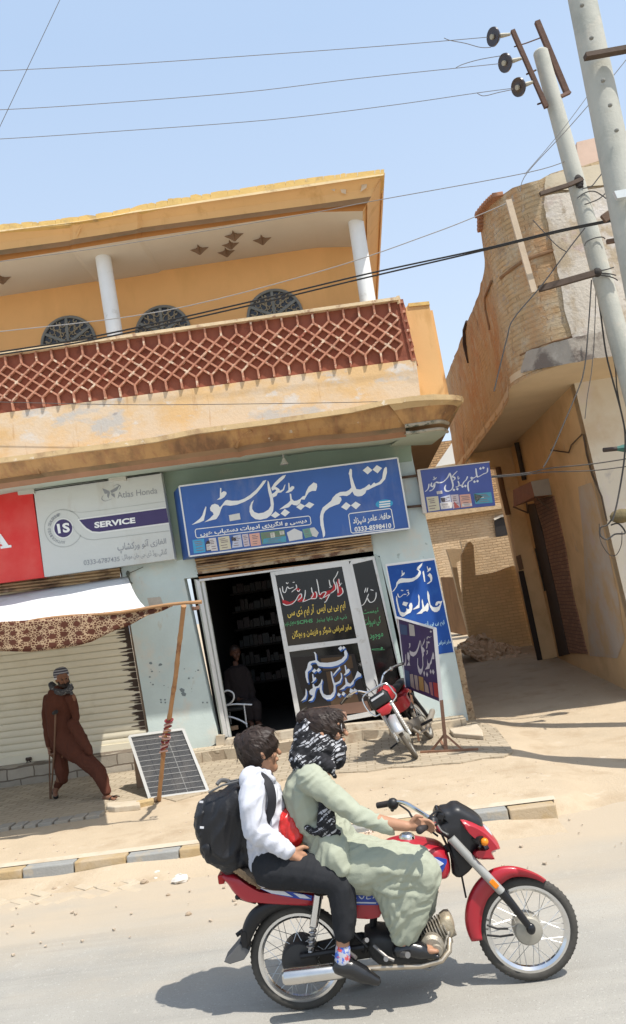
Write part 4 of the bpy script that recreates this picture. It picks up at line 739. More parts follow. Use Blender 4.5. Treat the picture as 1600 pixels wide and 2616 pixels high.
GBN = [[(790, 690), (800, 730), (770, 880), (730, 1010), (680, 1100), (610, 1150), (540, 1120), (505, 1060), (510, 975), (550, 1010), (620, 1030), (680, 1000), (730, 900)], [(800, 690), (820, 760), (840, 880), (930, 640), (915, 760), (850, 880), (900, 920), (930, 990), (890, 1040), (900, 1100), (875, 1170), (885, 1380), (860, 1560), (820, 1640), (790, 1640), (750, 1560), (720, 1400), (720, 1200), (735, 1180), (740, 1380), (790, 1490), (840, 1480), (865, 1380), (850, 1100), (820, 900)],
 [(400, 1080), (412, 1100), (415, 1290), (405, 1395), (340, 1390), (390, 1300)], [(445, 1060), (460, 1020), (490, 1060), (515, 1150), (500, 1300), (525, 1395), (430, 1395), (490, 1280), (450, 1210)], [(1150, 1020), (1180, 1100), (1185, 1220), (1120, 1220), (1110, 1330), (1070, 1380), (1050, 1480), (1000, 1490), (930, 1505), (990, 1400), (990, 1200), (1010, 1320), (1050, 1350), (1080, 1280), (1110, 1180)],
 [(970, 975), (1005, 980), (1005, 1060), (960, 1115), (985, 1040)], [(905, 1530), (930, 1600), (910, 1700), (885, 1600)], [(980, 1560), (1015, 1640), (990, 1715), (960, 1640)], [(1080, 1490), (1110, 1560), (1090, 1630), (1060, 1560)], [(1150, 1490), (1190, 1570), (1160, 1645), (1120, 1560)], [(490, 780), (530, 790), (525, 880), (480, 935), (505, 860)]]
for g_ in GBN: mb.poly([bpl(.004)(*zBn(*p)) for p in g_])
for st in ([(1110, 590), (1060, 620), (1000, 610), (985, 680)], [(985, 720), (985, 850), (970, 930)]): pen(mb, [zBn(*p) for p in st], 2.6, bpl(.004))
for p_ in ((1090, 465), (1030, 760)): dot(mb, *zBn(*p_), 3, bpl(.004))
mb.build('shop_name', plain('letter_mauve', (.52, .48, .50)), sg)
for nm, col, pts in [('papers', (.42, .39, .36), [(485, 245), (630, 290), (660, 590), (515, 580)]), ('navy', (.05, .08, .16), [(240, 260), (440, 300), (450, 560), (270, 540)]), ('navy', (), [(370, 1500), (500, 1560), (530, 1980), (400, 1960)]), ('tan', (.36, .28, .24), [(515, 1630), (600, 1630), (650, 2040), (540, 1960)]), ('tan', (), [(630, 1650), (720, 1670), (760, 2080), (680, 2040)]), ('gold', (.36, .22, .08), [(750, 1680), (880, 1720), (910, 2110), (780, 2060)]), ('tan', (), [(910, 1790), (1010, 1940), (1050, 2160), (930, 2110)]), ('rosy', (.32, .14, .15), [(1040, 1850), (1120, 1850), (1160, 2230), (1090, 2190)]), ('redb', (.36, .05, .045), [(1150, 1850), (1280, 1880), (1310, 2280), (1190, 2230)])]:
    MB().poly([bpl(.005)(*zBn(*p)) for p in pts]).build('medicine_picture', plain('bn_'+nm, col), sg)
mb = MB(); a, b = bpl(.0)(1128, 1790), Z(1140.4, 1919, .14); mb.beam(a+(a-b)*.02, b, .042, .042); mb.beam(Z(*zp(870, 1155), .15), b.lerp(a, .33), .025, .025); mb.beam(Z(*zp(1215, 1142), .15), b.lerp(a, .33), .025, .025); mb.beam(Z(*zp(752, 1172), .15), Z(*zp(1385, 1140), .15), .04, .03, (0, 0, 1)); mb.beam(b+Vector((0, -.05, 0)), b+Vector((.0, .75, 0)), .035, .03, (0, 0, 1)); 
mb.build('post', mat('stand_rust', (.24, .13, .08), .8, .3, 8, .2, 40), sg)
mb = MB(); tp_ = bpl(0)(1016, 1580); mb.beam(tp_, Vector((tp_.x+.03, tp_.y, .14)), .03, .03); mb.build('post', mat('stand_rust', ()), sg)
# ================================================================== awning of cloth on bamboo
BAM = mat('bamboo', (.36, .20, .095), .7, .25, 6, .15, 50, stretch=(1, 1, .2), patches=[((.22, .10, .05), 5, .58, .66)])
top_, base_ = Vector((-1.69, -4.04, 2.27)), Z(406, 2050, .12); tie_r = Y(326, 1472, -.02)
xe = Y(515.5, 1537.6, -4.15); xl = Y(0, 1588, -4.02); dirx = (xl-xe).normalized(); xl2 = xe+dirx*5.2
WCL = mat('white_cloth', (.64, .65, .66), .9, .05, 3, .35, 9, patches=[((.52, .50, .46), 2, .55, .72)]); 
def awn():
    t = thing('cloth_awning', Vector((-4, -2, 2.4)), 'white cloth awning with a brown patterned hanging border tied over the pavement', 'awning')
    NU, NV = 26, 16; rows = []
    A0, A1 = Y(-260, 1560, -.03), tie_r
    fr0 = xl2; 
    for j in range(NV+1):
        v = j/NV; row = []
        for i in range(NU+1):
            u = i/NU; a = A0.lerp(A1, u); fe = Y(*z6(948, 268), -4.1); b = xl2.lerp(fe, u); p = a.lerp(b, v)
            sag = math.sin(math.pi*v)*(.22+.12*math.sin(math.pi*u)); sag += .03*math.sin(u*26+v*3)*math.sin(math.pi*v)*(1-.4*v)
            p.z -= sag*(.35+.65*(1-u)); row.append(p)
        rows.append(row)
    mb = MB(); mb.strip(rows); o = mb.build('cloth', WCL, t, smooth=True, sharp=180)
    s_ = o.modifiers.new('solid', 'SOLIDIFY'); s_.thickness = .004; bake(o)
    # hanging border
    botpx = [(-700, 545), (0, 537), (200, 541), (350, 525), (500, 502), (600, 472), (680, 432), (760, 395), (840, 368), (905, 330), (965, 300), (1040, 280), (1110, 248)]
    toppx = [(-700, 398), (0, 347), (200, 337), (400, 318), (640, 290), (830, 270), (945, 262), (1040, 250), (1110, 240)]
    rows = []
    for j in range(9):
        v = j/8; row = []
        for i in range(61):
            x_ = -700+1810*i/60; yy = interp(toppx, x_)*(1-v)+interp(botpx, x_)*v; row.append(Y(*z6(x_, yy), -4.09+.025*math.sin(x_*.03+v*2)*v))
        rows.append(row)
    PAT = mat('border_cloth', (.085, .028, .016), .9, .15, 6, .1, 60); nt = PAT.node_tree; N, L = nt.nodes, nt.links
    if 'Voronoi Texture' not in N:
        tc = N.new('ShaderNodeTexCoord'); mp = N.new('ShaderNodeMapping'); mp.inputs['Scale'].default_value = (1, 0, 1.35); L.new(tc.outputs['Object'], mp.inputs[0])
        v1 = N.new('ShaderNodeTexVoronoi'); v1.inputs['Scale'].default_value = 7.5; v1.inputs['Randomness'].default_value = .25; v1.feature = 'F1'; L.new(mp.outputs[0], v1.inputs[0])
        v2 = N.new('ShaderNodeTexVoronoi'); v2.inputs['Scale'].default_value = 34; v2.feature = 'DISTANCE_TO_EDGE'; L.new(mp.outputs[0], v2.inputs[0])
        r = N.new('ShaderNodeMapRange'); r.inputs[1].default_value = .26; r.inputs[2].default_value = .34; L.new(v1.outputs[0], r.inputs[0])
        r2 = N.new('ShaderNodeMapRange'); r2.inputs[1].default_value = .13; r2.inputs[2].default_value = .07; L.new(v2.outputs[0], r2.inputs[0])
        mu = N.new('ShaderNodeMath'); mu.operation = 'MULTIPLY'; L.new(r.outputs[0], mu.inputs[0]); L.new(r2.outputs[0], mu.inputs[1])
        b = N['Principled BSDF']; src = b.inputs['Base Color'].links[0].from_socket; x = N.new('ShaderNodeMix'); x.data_type = 'RGBA'; L.new(mu.outputs[0], x.inputs[0]); L.new(src, x.inputs[6]); x.inputs[7].default_value = (.40, .28, .17, 1); L.new(x.outputs[2], b.inputs['Base Color'])
    mb = MB(); mb.strip(rows); o = mb.build('hanging_border', PAT, t, smooth=True, sharp=180); s_ = o.modifiers.new('solid', 'SOLIDIFY'); s_.thickness = .004; bake(o)
    mb = MB(); k = Y(*z6(822, 40), -.05); mb.ball(k, (.03, .03, .05)); mb.tube([k, k+Vector((.02, -.01, -.12)), k+Vector((.05, 0, -.16))], .012, 6); mb.tube([k, k+Vector((.25, 0, .07))], .006, 5); mb.build('tie_rope', plain('rope_dark', (.10, .11, .09), .9), t)
awn()
mb = MB(); P = [xe.lerp(xl2, i/30)+Vector((0, 0, .012*math.sin(i*.9)-.03*math.sin(math.pi*i/30))) for i in range(31)]; mb.tube(P, [.016+.003*(i % 5 == 0) for i in range(31)], 8)
tag(mb.build('awning_crossbar', BAM, smooth=True), 'thin horizontal bamboo stick carrying the front edge of the awning', 'pole')
po = thing('awning_pole', base_, 'crooked upright bamboo pole with red cloth tied round it, propping up the awning', 'pole')
px_ = [z6(1180, 245), z6(1160, 420), z6(1143, 560), z6(1128, 700), z6(1108, 830), z6(1085, 980), z6(1060, 1070), z6(1050, 1180), z6(1040, 1300), z6(1028, 1410), z6(1018, 1508)]
nn = (top_-base_).cross(Vector((1, 0, 0))).normalized(); PP = [PL(*p, base_, nn) for p in px_]; PP[-1] = base_.copy()
mb = MB(); C_ = cr(PP, 5); mb.tube(C_, [.024+.004*(i % 6 == 0) for i in range(len(C_))], 10); mb.build('bamboo', BAM, po, smooth=True)
mb = MB(); rr = random.Random(6)
A_, B_ = PP[5], PP[7]
for i in range(10):
    p = A_.lerp(B_, i/9); r = .036+.008*rr.random(); mb.cur = i % 2; mb.tube([p+Vector((r*math.cos(a), r*math.sin(a), .012*math.sin(a+i))) for a in (k*math.pi/6 for k in range(12))], .011, 5, True)
for i in range(5):
    p = A_.lerp(B_, .35+.3*i/4); a = rr.uniform(0, 6); mb.cur = 1; mb.tube([p+Vector((.04*math.cos(a), .04*math.sin(a), 0)), p+Vector((.08*math.cos(a), .08*math.sin(a), rr.uniform(-.03, .02)))], .008, 5)
mb.build('cloth_binding', [plain('binding_red', (.20, .03, .035), .9), plain('binding_pale', (.50, .32, .28), .9)], po)
mb = MB(); mb.ball(base_+Vector((-.02, 0, .03)), (.05, .05, .04)); mb.tube([base_+Vector((.03, -.03, .0)), base_+Vector((.0, .03, .10))], .012, 6); mb.build('foot_wrap', plain('wrap_dark', (.13, .09, .06), .9), po)
mb = MB(); kp = top_+Vector((0, 0, .02))
for i in range(4): mb.tube([kp+Vector((.035*math.cos(a), .035*math.sin(a), .015*math.sin(2*a+i))) for a in (k*math.pi/5 for k in range(10))], .008, 5, True)
mb.build('lashing', plain('rope_brown', (.16, .09, .06), .9), po)
# ------------------------------------------------------------------ solar panel leaning back on a brick
sp_ = thing('solar_panel', Z(458, 2034, .13), 'dusty solar panel in a pale metal frame leaning back behind the bamboo pole', 'solar panel')
zb1, zb2 = Z(*z6(965, 1487), .13), Z(*z6(1338, 1437), .13)
tq = (z6(833, 1088), z6(1178, 1042)); hp = 1.0
def upat(px, py, b):                            # a point of the panel's upper edge: panel 0.95 m long
    best = None
    for i in range(200):
        y_ = b.y+i*.006; p = Y(px, py, y_); e_ = abs((p-b).length-1.0)
        if best is None or e_ < best[0]: best = (e_, p)
    return best[1]
t1, t2 = upat(*tq[0], zb1), upat(*tq[1], zb2)
nrm = (zb2-zb1).cross(t1-zb1).normalized(); nrm = nrm if nrm.y < 0 else -nrm
mb = MB(); mb.prism([zb1, zb2, t2, t1], -nrm*.03); mb.build('cell_sheet', mat('solar_cells', (.045, .047, .052), .35, .1, 2, .0, 1, spec=.4, patches=[((.12, .11, .10), 2.5, .5, .75), ((.14, .13, .12), 40, .58, .75, (3, 1, .3))]), sp_)
mb = MB()
for a, b in ((zb1, zb2), (zb2, t2), (t2, t1), (t1, zb1)): mb.beam(a, b, .035, .045, nrm)
mb.build('frame', plain('panel_frame', (.50, .50, .48), .4, .3), sp_)
mb = MB(); of = nrm*.004
for k in range(1, 12): mb.beam(t1.lerp(zb1, k/12)+of, t2.lerp(zb2, k/12)+of, .006, .003, nrm)
mb.beam(t1.lerp(t2, .66)+of, zb1.lerp(zb2, .66)+of, .006, .003, nrm)
mb.build('cell_line', plain('cell_line', (.27, .27, .26), .5), sp_)
mb = MB()
for k in range(1, 44):
    if k % 11: mb.beam(t1.lerp(t2, k/44)+of, zb1.lerp(zb2, k/44)+of, .0022, .002, nrm)
mb.build('cell_wire', plain('cell_wire', (.16, .16, .16), .5), sp_)
mid = (t1+t2)/2; mb = MB(); mb.box((mid.x-.25, mid.y+.12, .13+(mid.z-.16)/2), (.22, .11, mid.z-.16)); 
tag(mb.build('prop_brick', mat('prop_brick', (.30, .20, .13), .9, .2, 6, .3, 40), bevel=.01), 'dark brick stack propping up the raised edge of the solar panel', 'brick')
# ================================================================== the building across the alley: overhanging upper floor of bare brick
TANW = mat('tan_plaster', (.72, .50, .275), .9, .12, 1.2, .15, 30, patches=[((.60, .40, .21), 1.4, .5, .7), ((.44, .36, .28), 2.2, .62, .75, (1, 1, .5))])
PALEW = mat('pale_plaster', (.66, .60, .49), .9, .08, 1.0, .15, 30, patches=[((.58, .48, .35), 1.3, .52, .7), ((.48, .44, .40), 3, .62, .72), ((.64, .57, .54), 2, .55, .7, (1, 1, .6))])
BRK = mat('eroded_brick', (.50, .345, .185), .95, .22, 2.2, .9, 22, brick=(.23, .075, (.36, .245, .13), .010, 'd', .08), patches=[((.47, .35, .21), 1.5, .40, .54, (1, 1, .8)), ((.45, .245, .115), 1.1, .48, .66, (1, 1, .5)), ((.50, .40, .27), 4, .50, .64), ((.26, .175, .11), 3.2, .58, .72, (1, 1, .7)), ((.40, .32, .24), 10, .58, .66)])
RBT = thing('brick_building', (5, 1, 0), 'weathered brick building with rounded overhanging upper floor and pale ground floor across the alley', 'building')
XO, YO, ZB = 2.80, -1.5, 4.88
path = [(XO, 7.5), (XO, 5), (XO, 3), (XO, 1.2), (XO-.06, .2), (XO-.17, -.5)]+[(2.63+.92*(1-math.cos(t)), -.52-.98*math.sin(t)) for t in (math.radians(a) for a in (8, 16, 28, 40, 52, 64, 76, 86))]+[(XO+.9, YO), (4.5, YO), (5.5, YO), (9, YO)]
def proj(p):
    v = Vector(p)-CAM; d = v.dot(FW); return W/2+F*v.dot(CR)/d, H/2-F*v.dot(CU)/d
OUTL = sorted(zu(*p) for p in ((330, 560), (365, 500), (400, 430), (450, 370), (520, 310), (600, 265), (700, 220), (800, 180), (890, 155), (1000, 105), (1200, 60), (1507, 0), (2500, -200)))
def RBp(px, py, off=.006):                      # a photo pixel on the upper wall's face
    d = ray(px, py); best = None
    for (x0, y0), (x1, y1) in zip(path, path[1:]):
        ex, ey = x1-x0, y1-y0; den = d.x*ey-d.y*ex
        if abs(den) < 1e-9: continue
        t = ((x0-CAM.x)*ey-(y0-CAM.y)*ex)/den; s_ = ((x0-CAM.x)*d.y-(y0-CAM.y)*d.x)/den
        if -.001 <= s_ <= 1.001 and t > 0 and (best is None or t < best): best = t
    if best is None: return Y(px, py, YO-off)
    p = CAM+d*best; return p-d.normalized()*off*2
def ztop(i, x, y):
    if y > -.2: return 7.06+.03*mnoise.noise((y*1.7, 0, 4))
    z = 7.3
    for _ in range(6):
        px, py = proj((x, y, z)); z += (py-interp(OUTL, px))/F*(y-CAM.y)
    k = min(1, (-.2-y)/.15); return (7.06*(1-k)+z*k)+.02*math.sin(x*11)
rows = []; NZ = 22
fine = []
for (x0, y0), (x1, y1) in zip(path, path[1:]):
    k = max(1, int(math.hypot(x1-x0, y1-y0)/.15))
    fine += [(x0+(x1-x0)*j/k, y0+(y1-y0)*j/k) for j in range(k)]
fine.append(path[-1])
for j in range(NZ+1):
    row = []
    for i, (x, y) in enumerate(fine):
        zt_ = ztop(i, x, y); zb_ = ZB+.02*mnoise.noise((i*.8, 0, 0))+(.0 if y < 0 else -.02); z = zb_+(zt_-zb_)*j/NZ
        nse = mnoise.noise((x*2.2, y*2.2, z*2.2))*.007+mnoise.noise((x*9, y*9, z*9))*.014; bul = .05*math.sin(math.pi*j/NZ)
        nx = -1 if y > -.4 else -max(0, 1-(x-XO)/.85); ny = 0 if y > -.4 else -min(1, (x-XO)/.85)
        row.append((x+nx*(nse-bul*.3), y+ny*nse, z))
    rows.append(row)
mb = MB(); mb.strip(rows); mb.strip([rows[-1], [(x+.25 if y > -.4 else x+.15, y+(.25 if y < -.4 else 0), ztop(0, x, y)) for x, y in fine]])
mb.strip([[(p[0]+.25, p[1]+(.25 if p[1] < -.4 else .02), p[2]) for p in rows[-1]], [(p[0]+.25, p[1]+.25, p[2]-1.5) for p in rows[-1]]])
mb.build('upper_wall', BRK, RBT, smooth=True, sharp=60)
sf = MB(); sf.prism([(x, y, ZB+.05) for x, y in path]+[(9, 7.5, ZB+.05)], (0, 0, .1)); sf.build('overhang_soffit', mat('soffit_tan', (.58, .46, .31), .9, .1, 1.5, .08, 30), RBT)
rf = MB(); rf.poly([(XO+.3, -.9, 6.4), (9, -.9, 6.4), (9, 7.5, 6.4), (XO+.3, 7.5, 6.4)]); rf.build('roof', TANW, RBT)
def patch(name, tops, bots, m, off, zz=zu):
    A = []; 
    n = 24; rws = []
    for v in range(9):
        r = []
        for i in range(n+1):
            t = i/n*(len(tops)-1); k = min(int(t), len(tops)-2); a = lerp(tops[k], tops[k+1], t-k); t2 = i/n*(len(bots)-1); k2 = min(int(t2), len(bots)-2); b = lerp(bots[k2], bots[k2+1], t2-k2)
            q_ = lerp(a, b, v/8); jx = mnoise.noise((q_[0]*.02, q_[1]*.02, off*900))*14
            r.append(RBp(*zz(q_[0]+(jx if 0 < v < 8 or True else 0), q_[1]+jx*.5), off))
        rws.append(r)
    MB().strip(rws).build(name, m, RBT, smooth=True, sharp=180)
WW = mat('whitewash', (.55, .50, .43), .9, .12, 1.5, .6, 18, patches=[((.43, .35, .25), 2.2, .48, .58, (1, 1, .6), 12), ((.46, .37, .33), 2.6, .58, .66), ((.62, .58, .54), 3, .52, .66), ((.36, .30, .23), 7, .60, .68)])
patch('whitewash', [(870, 300), (880, 420), (920, 600), (975, 850), (1005, 1000), (1050, 1250), (1100, 1400)], [(1507, 215), (1500, 420), (1507, 600), (1530, 850), (1540, 1000), (1550, 1250), (1560, 1325)], WW, .012)
patch('cement_band', [(735, 1500), (1090, 1395), (1390, 1330), (1530, 1300)], [(690, 1665), (820, 1640), (1200, 1565), (1420, 1535), (1550, 1500)], mat('cement_band', (.38, .34, .29), .95, .15, 2, .4, 25, patches=[((.17, .14, .12), 2.6, .50, .6), ((.52, .48, .42), 3, .56, .66)]), .03)
patch('cream_top', [(890, 150), (960, 130), (1040, 105), (1200, 80), (1507, 20)], [(880, 280), (1040, 255), (1200, 230), (1507, 200)], mat('cream_plaster', (.55, .48, .36), .9, .1, 2, .2, 30, patches=[((.42, .30, .20), 2, .55, .65)]), .014)
for pts, r in (([(540, 935), (640, 855), (720, 800), (850, 755), (950, 722)], .028), ([(690, 1530), (800, 1478), (960, 1420), (1090, 1390), (1380, 1328)], .014), ([(470, 960), (420, 1080), (425, 1180), (455, 1330)], .02)):
    mb = MB(); mb.tube([RBp(*zu(*p), .0) for p in pts], r, 6); mb.build('brick_ledge', mat('ledge_brown', (.24, .14, .075), .95, .2, 5, .3, 30), RBT)
cpg = MB()
for k in range(9):
    a = RBp(*zu(395+k*16, 440-k*22+k*k*.6), .01); cpg.box(a+Vector((-.02, 0, .0)), (.16, .12, .065))
for k in range(4): cpg.box(RBp(*zu(388, 470+k*28), .03), (.10, .12, .07))
cpg.build('broken_coping', mat('coping_brick', (.34, .17, .10), .9, .25, 6, .4, 30), RBT, bevel=.01)
dk = MB(); dk.tube([RBp(*zu(*p), .0) for p in ((280, 1270), (265, 1340), (270, 1450), (290, 1590))], [.03, .05, .06, .02], 6); dk.build('soot_stain', mat('soot', (.05, .035, .03), .95, .3, 6, .4, 30), RBT)
# beyond: pale parapet of the next roof
mb = MB(); mb.prism([Y(*p, 3.0) for p in (zt(1085, 1215), zt(1300, 1165), zt(1700, 1080), zt(1700, 1500), zt(1100, 1500))], (0, .3, 0)); 
tag(mb.build('roof_parapet', mat('roof_pink', (.55, .42, .34), .9, .1, 2, .1, 30)), 'pale pink rooftop parapet rising behind the brick building', 'wall')
# ground floor of the brick building
WP0, WN = Vector((3.88, 0, 1.55)), Vector((1, 0, .046))
def AW(px, py, off=0):
    p = PL(px, py, WP0, WN); return p+Vector((-off, 0, 0))
def aw(z, y): return Vector((3.88-(z-1.55)*.046, y, z))
mb = MB(); mb.prism([aw(-.1, 0), aw(-.1, 7.6), aw(ZB+.1, 7.6), aw(ZB+.1, 0)], (.25, 0, 0)); mb.build('alley_wall', TANW, RBT)
mb = MB(); mb.prism([aw(-.1, -.004), aw(ZB+.1, -.004), Vector((9, -.004, ZB+.1)), Vector((9, -.004, -.1))], (0, .2, 0)); mb.build('front_wall', PALEW, RBT)
mb = MB(); mb.poly([AW(*p, .006) for p in (zv(1140, 885), zv(1245, 850), zv(1310, 1090), zv(1350, 1290), zw(1440, 480), zw(1500, 850), zw(1440, 1000), zw(1230, 980), zw(1200, 600), zv(1180, 1290))]); mb.build('worn_patch', mat('worn_grey', (.56, .48, .40), .9, .1, 1.5, .1, 30, patches=[((.58, .41, .24), 1.5, .42, .60), ((.58, .46, .40), 2.5, .55, .7)]), RBT)
dr = MB(); dr.prism([AW(*p, .02) for p in (zv(800, 985), zv(955, 955), zv(1010, 1200), zw(1045, 150), zw(1100, 500), zw(1215, 965), zw(1075, 960), zw(960, 450), zw(870, 0))], (.03, 0, 0)); dr.build('bricked_doorway', mat('door_brick', (.30, .165, .105), .95, .15, 3, .4, 30, brick=(.22, .07, (.18, .10, .07), .01, 'y', .15)), RBT)
dr = MB(); dr.prism([AW(*p, .03) for p in (zv(755, 1020), zv(812, 1010), zw(900, 150), zw(975, 480), zw(1075, 965), zw(1000, 985), zw(900, 480), zw(820, 150))], (.03, 0, 0)); dr.build('recess_shade_strip', plain('recess_shade', (.07, .05, .04), .9), RBT)  # dark sheet standing in for the shade of the doorway recess
mb = MB(); mb.tube([AW(*zv(685, 540), .06), AW(*zv(745, 830), .06)], .05, 8); mb.tube([AW(*zw(825, 150), .05), AW(*zw(900, 480), .05)], .02, 6); mb.build('drain_pipe', plain('pipe_dark', (.055, .042, .032), .8), RBT)
mb = MB(); mb.tube([AW(*p, .03) for p in (zv(1180, 480), zv(1100, 560), zv(1080, 620), zv(940, 600))], .012, 5); mb.tube([AW(*p, .02) for p in (zv(1190, 480), zv(1210, 620), zv(1255, 790), zv(1330, 960), zv(1370, 1150))], .014, 5); mb.build('cable_run', plain('cable_brown', (.10, .07, .05), .8), RBT)
# return wall at the end of the overhang, with a dark strip along its edge
yr = 5.2; mb = MB(); mb.prism([Y(*p, yr) for p in (zv(390, 540), zv(720, 528), zv(760, 830), zv(830, 1100), zw(900, 480), zw(1005, 975), zw(850, 1035), zw(690, 330), zv(605, 1100), zv(520, 735), zv(300, 740), zv(290, 690))], (0, .3, 0)); 
tag(mb.build('return_wall', TANW), 'tall narrow tan wall pier at the back of the alley, right of the low wall', 'wall')
mb = MB(); mb.tube([Y(*p, yr-.05) for p in (zv(520, 735), zv(560, 930), zv(600, 1100))], .06, 8); mb.build
tag(mb.build('alley_pipe', plain('pipe_rust', (.16, .09, .05), .8)), 'brown rusty pipe down the edge of the tan pier behind the small sign', 'pipe')
mb = MB(); mb.prism([Y(*p, yr-.02) for p in (zw(680, 330), zw(718, 325), zw(770, 560), zw(868, 1030), zw(828, 1025), zw(735, 600))], (0, .05, 0)); tag(mb.build('alley_post', plain('post_black', (.045, .033, .026), .9)), 'dark upright strip between the low alley wall and the tan pier', 'post')
mb = MB(); mb.prism([Y(*p, yr-.06) for p in (zw(660, 215), zw(695, 200), zw(720, 310), zw(685, 325))], (0, .05, 0)); tag(mb.build('meter_box', plain('meter_brown', (.20, .12, .07), .8), bevel=.01), 'small brown box fixed to the edge of the tan pier', 'box')
# cooler box on the alley wall
cb = thing('window_cooler', AW(*zv(800, 965)), 'red-brown metal box with grey end bracketed to the alley wall', 'air cooler')
f4 = [Y(*p, 2.7) for p in (zv(772, 845), zv(912, 820), zv(932, 945), zv(802, 960))]; b4 = [Y(*p, 4.0) for p in (zv(635, 910), zv(700, 890), zv(720, 1010), zv(640, 1040))]
mb = MB(); mb.loft([f4, b4]); mb.build('casing', mat('cooler_red', (.30, .13, .075), .7, .15, 4, .1, 30), cb)
mb = MB(); n_ = Vector((0, -.01, 0)); mb.prism([v+n_ for v in f4], (0, .008, 0)); mb.build('grey_end', mat('cooler_grey', (.33, .30, .26), .7, .1, 4, .1, 30), cb)
mb = MB(); mb.tube([b4[3], Y(*zv(750, 1085), 3.6), Y(*zv(740, 1010), 3.2)], .018, 6); mb.tube([f4[3], f4[3]+Vector((.25, .1, -.25))], .018, 6); mb.build('bracket', IRON, cb)
# low walls and brick walls at the end of the alley
LOWM = mat('low_wall', (.78, .55, .29), .95, .12, 2, .35, 26, brick=(.24, .075, (.62, .42, .22), .008, 'x', .06), patches=[((.68, .47, .26), 1.6, .5, .7)])
mb = MB(); mb.prism([Y(*p, 7.7) for p in (zw(240, 200), zw(285, 108), zw(308, 100), zw(332, 130), zw(348, 360), zw(420, 350), zw(500, 335), zw(560, 312), zw(640, 285), zw(690, 330), zw(860, 1030), zw(600, 990), zw(300, 835), zw(250, 560))], (0, .25, 0)); tag(mb.build('low_wall', LOWM), 'low tan brick wall with a broken top edge across the back of the alley', 'wall')
PB2 = mat('sunlit_brick', (.47, .35, .22), .95, .12, 2, .5, 26, brick=(.24, .075, (.34, .24, .15), .012, 'x', .12), patches=[((.40, .28, .16), 1.6, .52, .7)])
mb = MB(); mb.prism([Y(*p, 10.5) for p in (zw(230, 90), zw(300, 98), zw(620, 52), zw(720, 420), zw(330, 470))], (0, .25, 0)); tag(mb.build('courtyard_wall', PB2), 'sunlit pale brick courtyard wall standing behind the low tan wall', 'wall')
hb = thing('brick_house', Y(*zv(300, 1300), 15.0), 'unplastered tan brick house with a small dark window at the end of the alley', 'building')
mb = MB(); mb.prism([Y(*p, 15.0) for p in (zv(-120, 1060), zv(200, 1040), zv(640, 1000), zv(700, 1300), zw(760, 500), zw(60, 560), zv(-80, 1500))], (0, .4, 0)); mb.build('wall', mat('house_brick', (.54, .40, .25), .95, .16, 2, .6, 26, brick=(.26, .085, (.40, .28, .17), .016, 'x', .12), patches=[((.50, .38, .25), 1.5, .5, .65)]), hb)
mb = MB(); mb.prism([Y(*p, 17.0) for p in (zv(-120, 560), zv(560, 480), zv(640, 1100), zv(-100, 1200))], (0, .4, 0)); mb.build('wall', mat('house_brick2', (.42, .26, .13), .95, .16, 2, .6, 26, brick=(.26, .085, (.24, .15, .08), .018, 'x', .2)), hb)
mb = MB(); mb.prism([Y(*p, 14.7) for p in (zv(-120, 1085), zv(200, 1060), zv(580, 1020), zv(590, 1045), zv(200, 1100), zv(-120, 1150))], (0, .4, 0)); mb.build('ledge', mat('ledge_mud', (.45, .33, .20), .95, .2, 8, .9, 20), hb)
mb = MB(); mb.prism([Y(*p, 14.9) for p in (zv(490, 1130), zv(600, 1100), zv(608, 1255), zv(505, 1272))], (0, .05, 0)); mb.build('window', plain('window_black', (.02, .018, .018), .4), hb)
mb = MB(); mb.prism([Y(*p, 14.8) for p in (zv(485, 1128), zv(540, 1102), zv(600, 1095), zv(602, 1112), zv(545, 1118), zv(495, 1142))], (0, .05, 0)); mb.build('lintel', plain('lintel_pale', (.55, .50, .42), .8), hb)
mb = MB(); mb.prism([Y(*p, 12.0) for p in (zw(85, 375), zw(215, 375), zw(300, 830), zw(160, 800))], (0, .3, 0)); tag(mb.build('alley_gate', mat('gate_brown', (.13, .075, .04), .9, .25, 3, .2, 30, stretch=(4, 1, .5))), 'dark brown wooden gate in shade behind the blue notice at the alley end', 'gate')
mb = MB(); mb.prism([Y(*p, 11.0) for p in (zw(125, 160), zw(245, 155), zw(250, 235), zw(200, 265), zw(245, 560), zw(300, 830), zw(225, 560), zw(160, 270))], (0, .3, 0)); tag(mb.build('mud_pillar', mat('mud', (.34, .24, .14), .95, .15, 3, .4, 24)), 'narrow crumbling mud pillar left of the low tan wall', 'pillar')
wh = MB(); wh.prism([Y(*p, 16.0) for p in (zv(40, 730), zv(190, 510), zv(225, 680), zv(220, 700))], (0, .3, 0)); tag(wh.build('white_house', mat('far_white', (.62, .60, .55), .8, .06, 1, .05, 20)), 'pale white house end showing between the canopy and the brick overhang', 'building')
